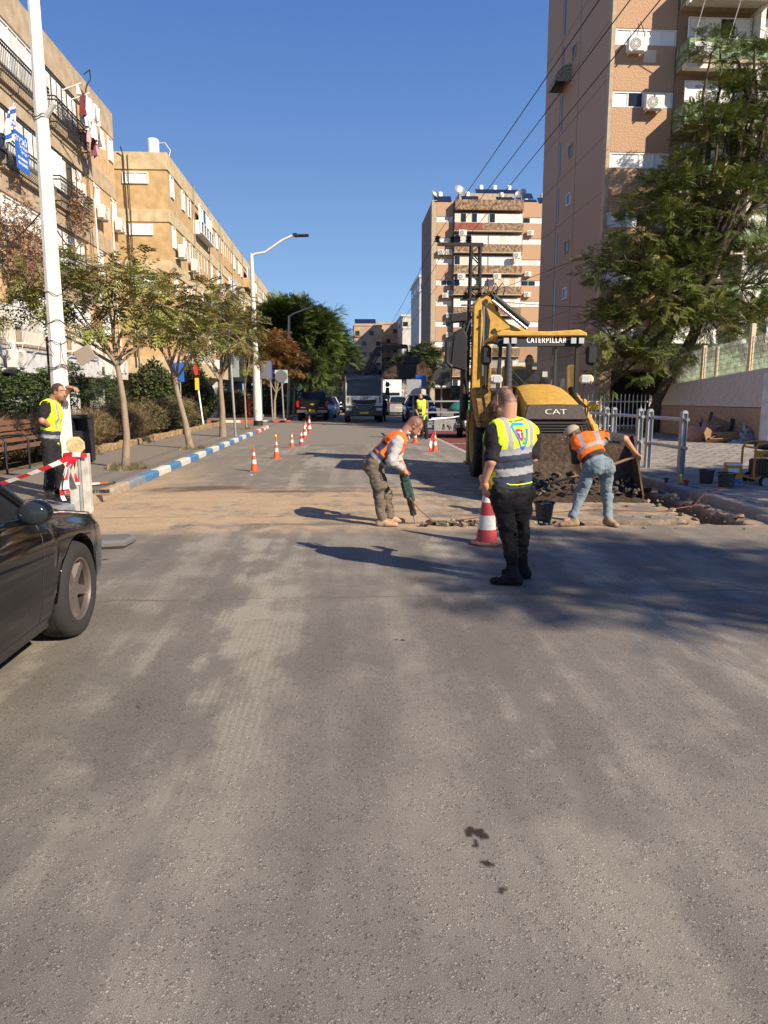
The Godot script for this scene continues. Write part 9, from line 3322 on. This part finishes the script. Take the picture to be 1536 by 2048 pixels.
	m.prism(PackedVector2Array([Vector2(-0.3,-0.2),Vector2(0.24,-0.2),Vector2(0.33,-0.1),Vector2(0.24,0.2),Vector2(-0.3,0.2)]),0.09,0.03)
	part(t,"slab",m,mt("rubber_slab",0.13,0.125,0.115,0.8))
	for q in [[-2.65,-3.98,0.04,"scrap of white paper on the asphalt by the black car"],[-1.9,-14.6,0.06,"white scrap by the nearest left cone"],[4.2,-6.35,0.05,"small pink scrap at the right edge of the road"]]:
		m=MB.new()
		m.x=Transform3D(Basis(Vector3.UP,q[0]),Vector3(q[0],0.012,q[1]))
		m.box(Vector3.ZERO,Vector3(q[2],0.006,q[2]*0.5),0.002)
		m.x=m.x*Transform3D(Basis(Vector3.BACK,0.7),Vector3(q[2]*0.4,0.01,0))
		m.box(Vector3.ZERO,Vector3(q[2]*0.5,0.005,q[2]*0.45),0.002)
		tag(part(self,"litter",m,M.frame_white if q[0] < 4 else M.pink_red),q[3],"litter")
	leaves(rng)
	pylon()
	far_signs()
func leaves(rng: RandomNumberGenerator)->void:
	for i in 22:
		var m:=MB.new()
		var p:=Vector3(rng.randf_range(-3.5,-1.5),0.006,rng.randf_range(-8.5,-4.0)) if i < 8 else Vector3(rng.randf_range(-3.6,-2.6),0.006,rng.randf_range(-26,-14))
		m.col=Color(0.2,0.12,0.05)*rng.randf_range(0.5,1.3)
		leaf_quad(m,p,Vector3(1,0.12,rng.randf_range(-1,1)).normalized(),Vector3(0,0.1,1),0.06,0.025,Vector3.UP)
		tag(part(self,"fallen_leaf",m,leaf_mat()),"small dry brown leaf fallen on the left half of the road","leaf","dry leaves fallen on the road")
func pylon()->void:
	var ir:=mt("pylon_iron",0.014,0.012,0.012,0.7)
	var t:=thing("lattice_pylon","dark steel lattice pylon with two cross arms behind the digger","pylon",Vector3(6.05,0,-34.0))
	var m:=MB.new()
	var W:=func(y: float)->float: return lerpf(0.34,0.2,y/8.4)
	for sx in [-1.0,1.0]:
		for sz in [-1.0,1.0]:
			m.bar(Vector3(sx*W.call(0.0),0,sz*W.call(0.0)),Vector3(sx*W.call(8.4),8.4,sz*W.call(8.4)),0.085,0.085)
	part(t,"leg",m,ir)
	m=MB.new()
	var n:=21
	for i in n:
		var y0:=8.4*i/n
		var y1:=8.4*(i+1)/n
		for s in [-1.0,1.0]:
			var e:=1.0 if i % 2 else -1.0
			m.bar(Vector3(e*W.call(y0),y0,s*W.call(y0)),Vector3(-e*W.call(y1),y1,s*W.call(y1)),0.05,0.05)
			m.bar(Vector3(s*W.call(y0),y0,e*W.call(y0)),Vector3(s*W.call(y1),y1,-e*W.call(y1)),0.05,0.05)
	part(t,"lattice",m,ir,"stuff")
	m=MB.new()
	m.bar(Vector3(-1.75,8.42,0),Vector3(0.35,8.42,0),0.16,0.14)
	m.bar(Vector3(-0.2,6.5,0),Vector3(0.25,6.5,0),0.5,0.12)
	part(t,"top_arm",m,ir)
	m=MB.new()
	m.bar(Vector3(-0.7,5.95,0.25),Vector3(0.95,5.95,0.25),0.12,0.1)
	m.bar(Vector3(-0.65,5.7,0.25),Vector3(0.95,5.72,0.25),0.06,0.06)
	m.bar(Vector3(0.1,5.5,0.25),Vector3(0.6,5.92,0.25),0.06,0.06)
	part(t,"lower_arm",m,ir)
	for q in [[-1.75,8.5],[-1.05,8.5],[-0.3,8.5],[-0.45,6.0],[0.15,6.0],[0.42,6.0],[0.85,6.0],[0.72,6.0]]:
		m=MB.new()
		var pr:=[Vector2(0,0)]
		for k in 4: pr += [Vector2(0.07,0.07*k),Vector2(0.15,0.03+0.07*k),Vector2(0.05,0.06+0.07*k)]
		pr.append(Vector2(0,0.33))
		m.x=Transform3D(Basis(),Vector3(q[0],q[1],0.25 if q[1] < 7 else 0.0))
		m.lathe(pr,12)
		part(t,"insulator",m,ir)
	m=MB.new()
	for q in [[-0.45,0.2],[0.2,0.3],[0.75,0.2],[0.9,0.35]]:
		m.tube([Vector3(q[0],6.3,0.25),Vector3(q[0]+q[1],6.7,0.2),Vector3(q[0]+q[1]*1.4,6.5,0.2),Vector3(q[0]+q[1],6.0,0.2)],0.025,6)
	for k in 4: m.tube([Vector3(-0.1+0.06*k,5.9,0.3),Vector3(-0.2+0.1*k,4.6,0.36),Vector3(-0.1+0.05*k,3.0,0.38),Vector3(0,0.2,0.4)],0.02,6)
	part(t,"jumper_cables",m,ir)
	var ends:=[Vector3(5.2,8.9,10),Vector3(5.6,8.9,10),Vector3(5.9,8.9,10)]
	var lab:=["leftmost of the three overhead power lines rising over the tower","middle one of the three overhead power lines","rightmost of the three overhead power lines"]
	for k in 3:
		var a:=Vector3(6.05+[-1.75,-1.05,-0.3][k],8.83,-34.0)
		m=MB.new()
		var pts:=[]
		for i in 17:
			var f:=i/16.0
			pts.append(a.lerp(ends[k],f)-Vector3(0,0.5*f*(1-f),0))
		m.tube(pts,0.012,5)
		pts=[]
		for i in 13:
			var f:=i/12.0
			pts.append(a.lerp(Vector3(2.0+0.8*k,7.0,-120),f)-Vector3(0,6.5*f*(1-f),0))
		m.tube(pts,0.012,5)
		tag(part(self,"power_line",m,M.cable_black),lab[k],"power line")
	for q in [[Vector3(6.8,6.3,-33.7),Vector3(16.5,9.8,-20),"thin cable from the pylon's lower arm across the dark tower wall"],[Vector3(6.8,5.9,-33.7),Vector3(15.0,5.2,-28),"lower thin cable crossing in front of the jacaranda"]]:
		m=MB.new()
		var pts:=[]
		for i in 13:
			var f:=i/12.0
			pts.append(q[0].lerp(q[1],f)-Vector3(0,1.0*f*(1-f),0))
		m.tube(pts,0.012,5)
		tag(part(self,"power_line",m,M.cable_black),q[2],"power line")
func far_signs()->void:
	for q in [[Vector3(4.5,0,-33.5),2.45,0.42,12,"dark round sign back on a post behind the trailer",0],[Vector3(3.3,0,-34.5),2.0,0.5,4,"pale grey square sign back near the man in the yellow vest",1],[Vector3(3.95,0,-37.5),2.35,0.4,4,"blue square sign just left of the round sign back",2],[Vector3(5.6,0,-36.0),1.8,0.4,4,"dark frame sign between the pylon and the round sign",0]]:
		var t:=thing("road_sign",q[4],"road sign",q[0])
		var m:=MB.new()
		m.cyl(Vector3.ZERO,Vector3(0,q[1]+0.3,0),0.045,0.045,8)
		part(t,"post",m,M.sign_back)
		m=MB.new()
		plate(m,Vector3(0,q[1],0.06),q[2],q[3],0.025,Transform3D(Basis(Vector3.BACK,0.0),Vector3.ZERO))
		part(t,"sign_plate",m,[M.machine_black,M.paint_grey,M.sign_blue][q[5]])
func rest()->void:
	pass
	buildings()
	stamp("buildings")
	trees()
	stamp("trees")
	hedges()
	stamp("hedges")
	left_side()
	stamp("left_side")
	right_side()
	stamp("right_side")
	vehicles()
	stamp("vehicles")
	backhoe()
	stamp("backhoe")
	small_things()
	stamp("small_things")
	people()
	stamp("people")
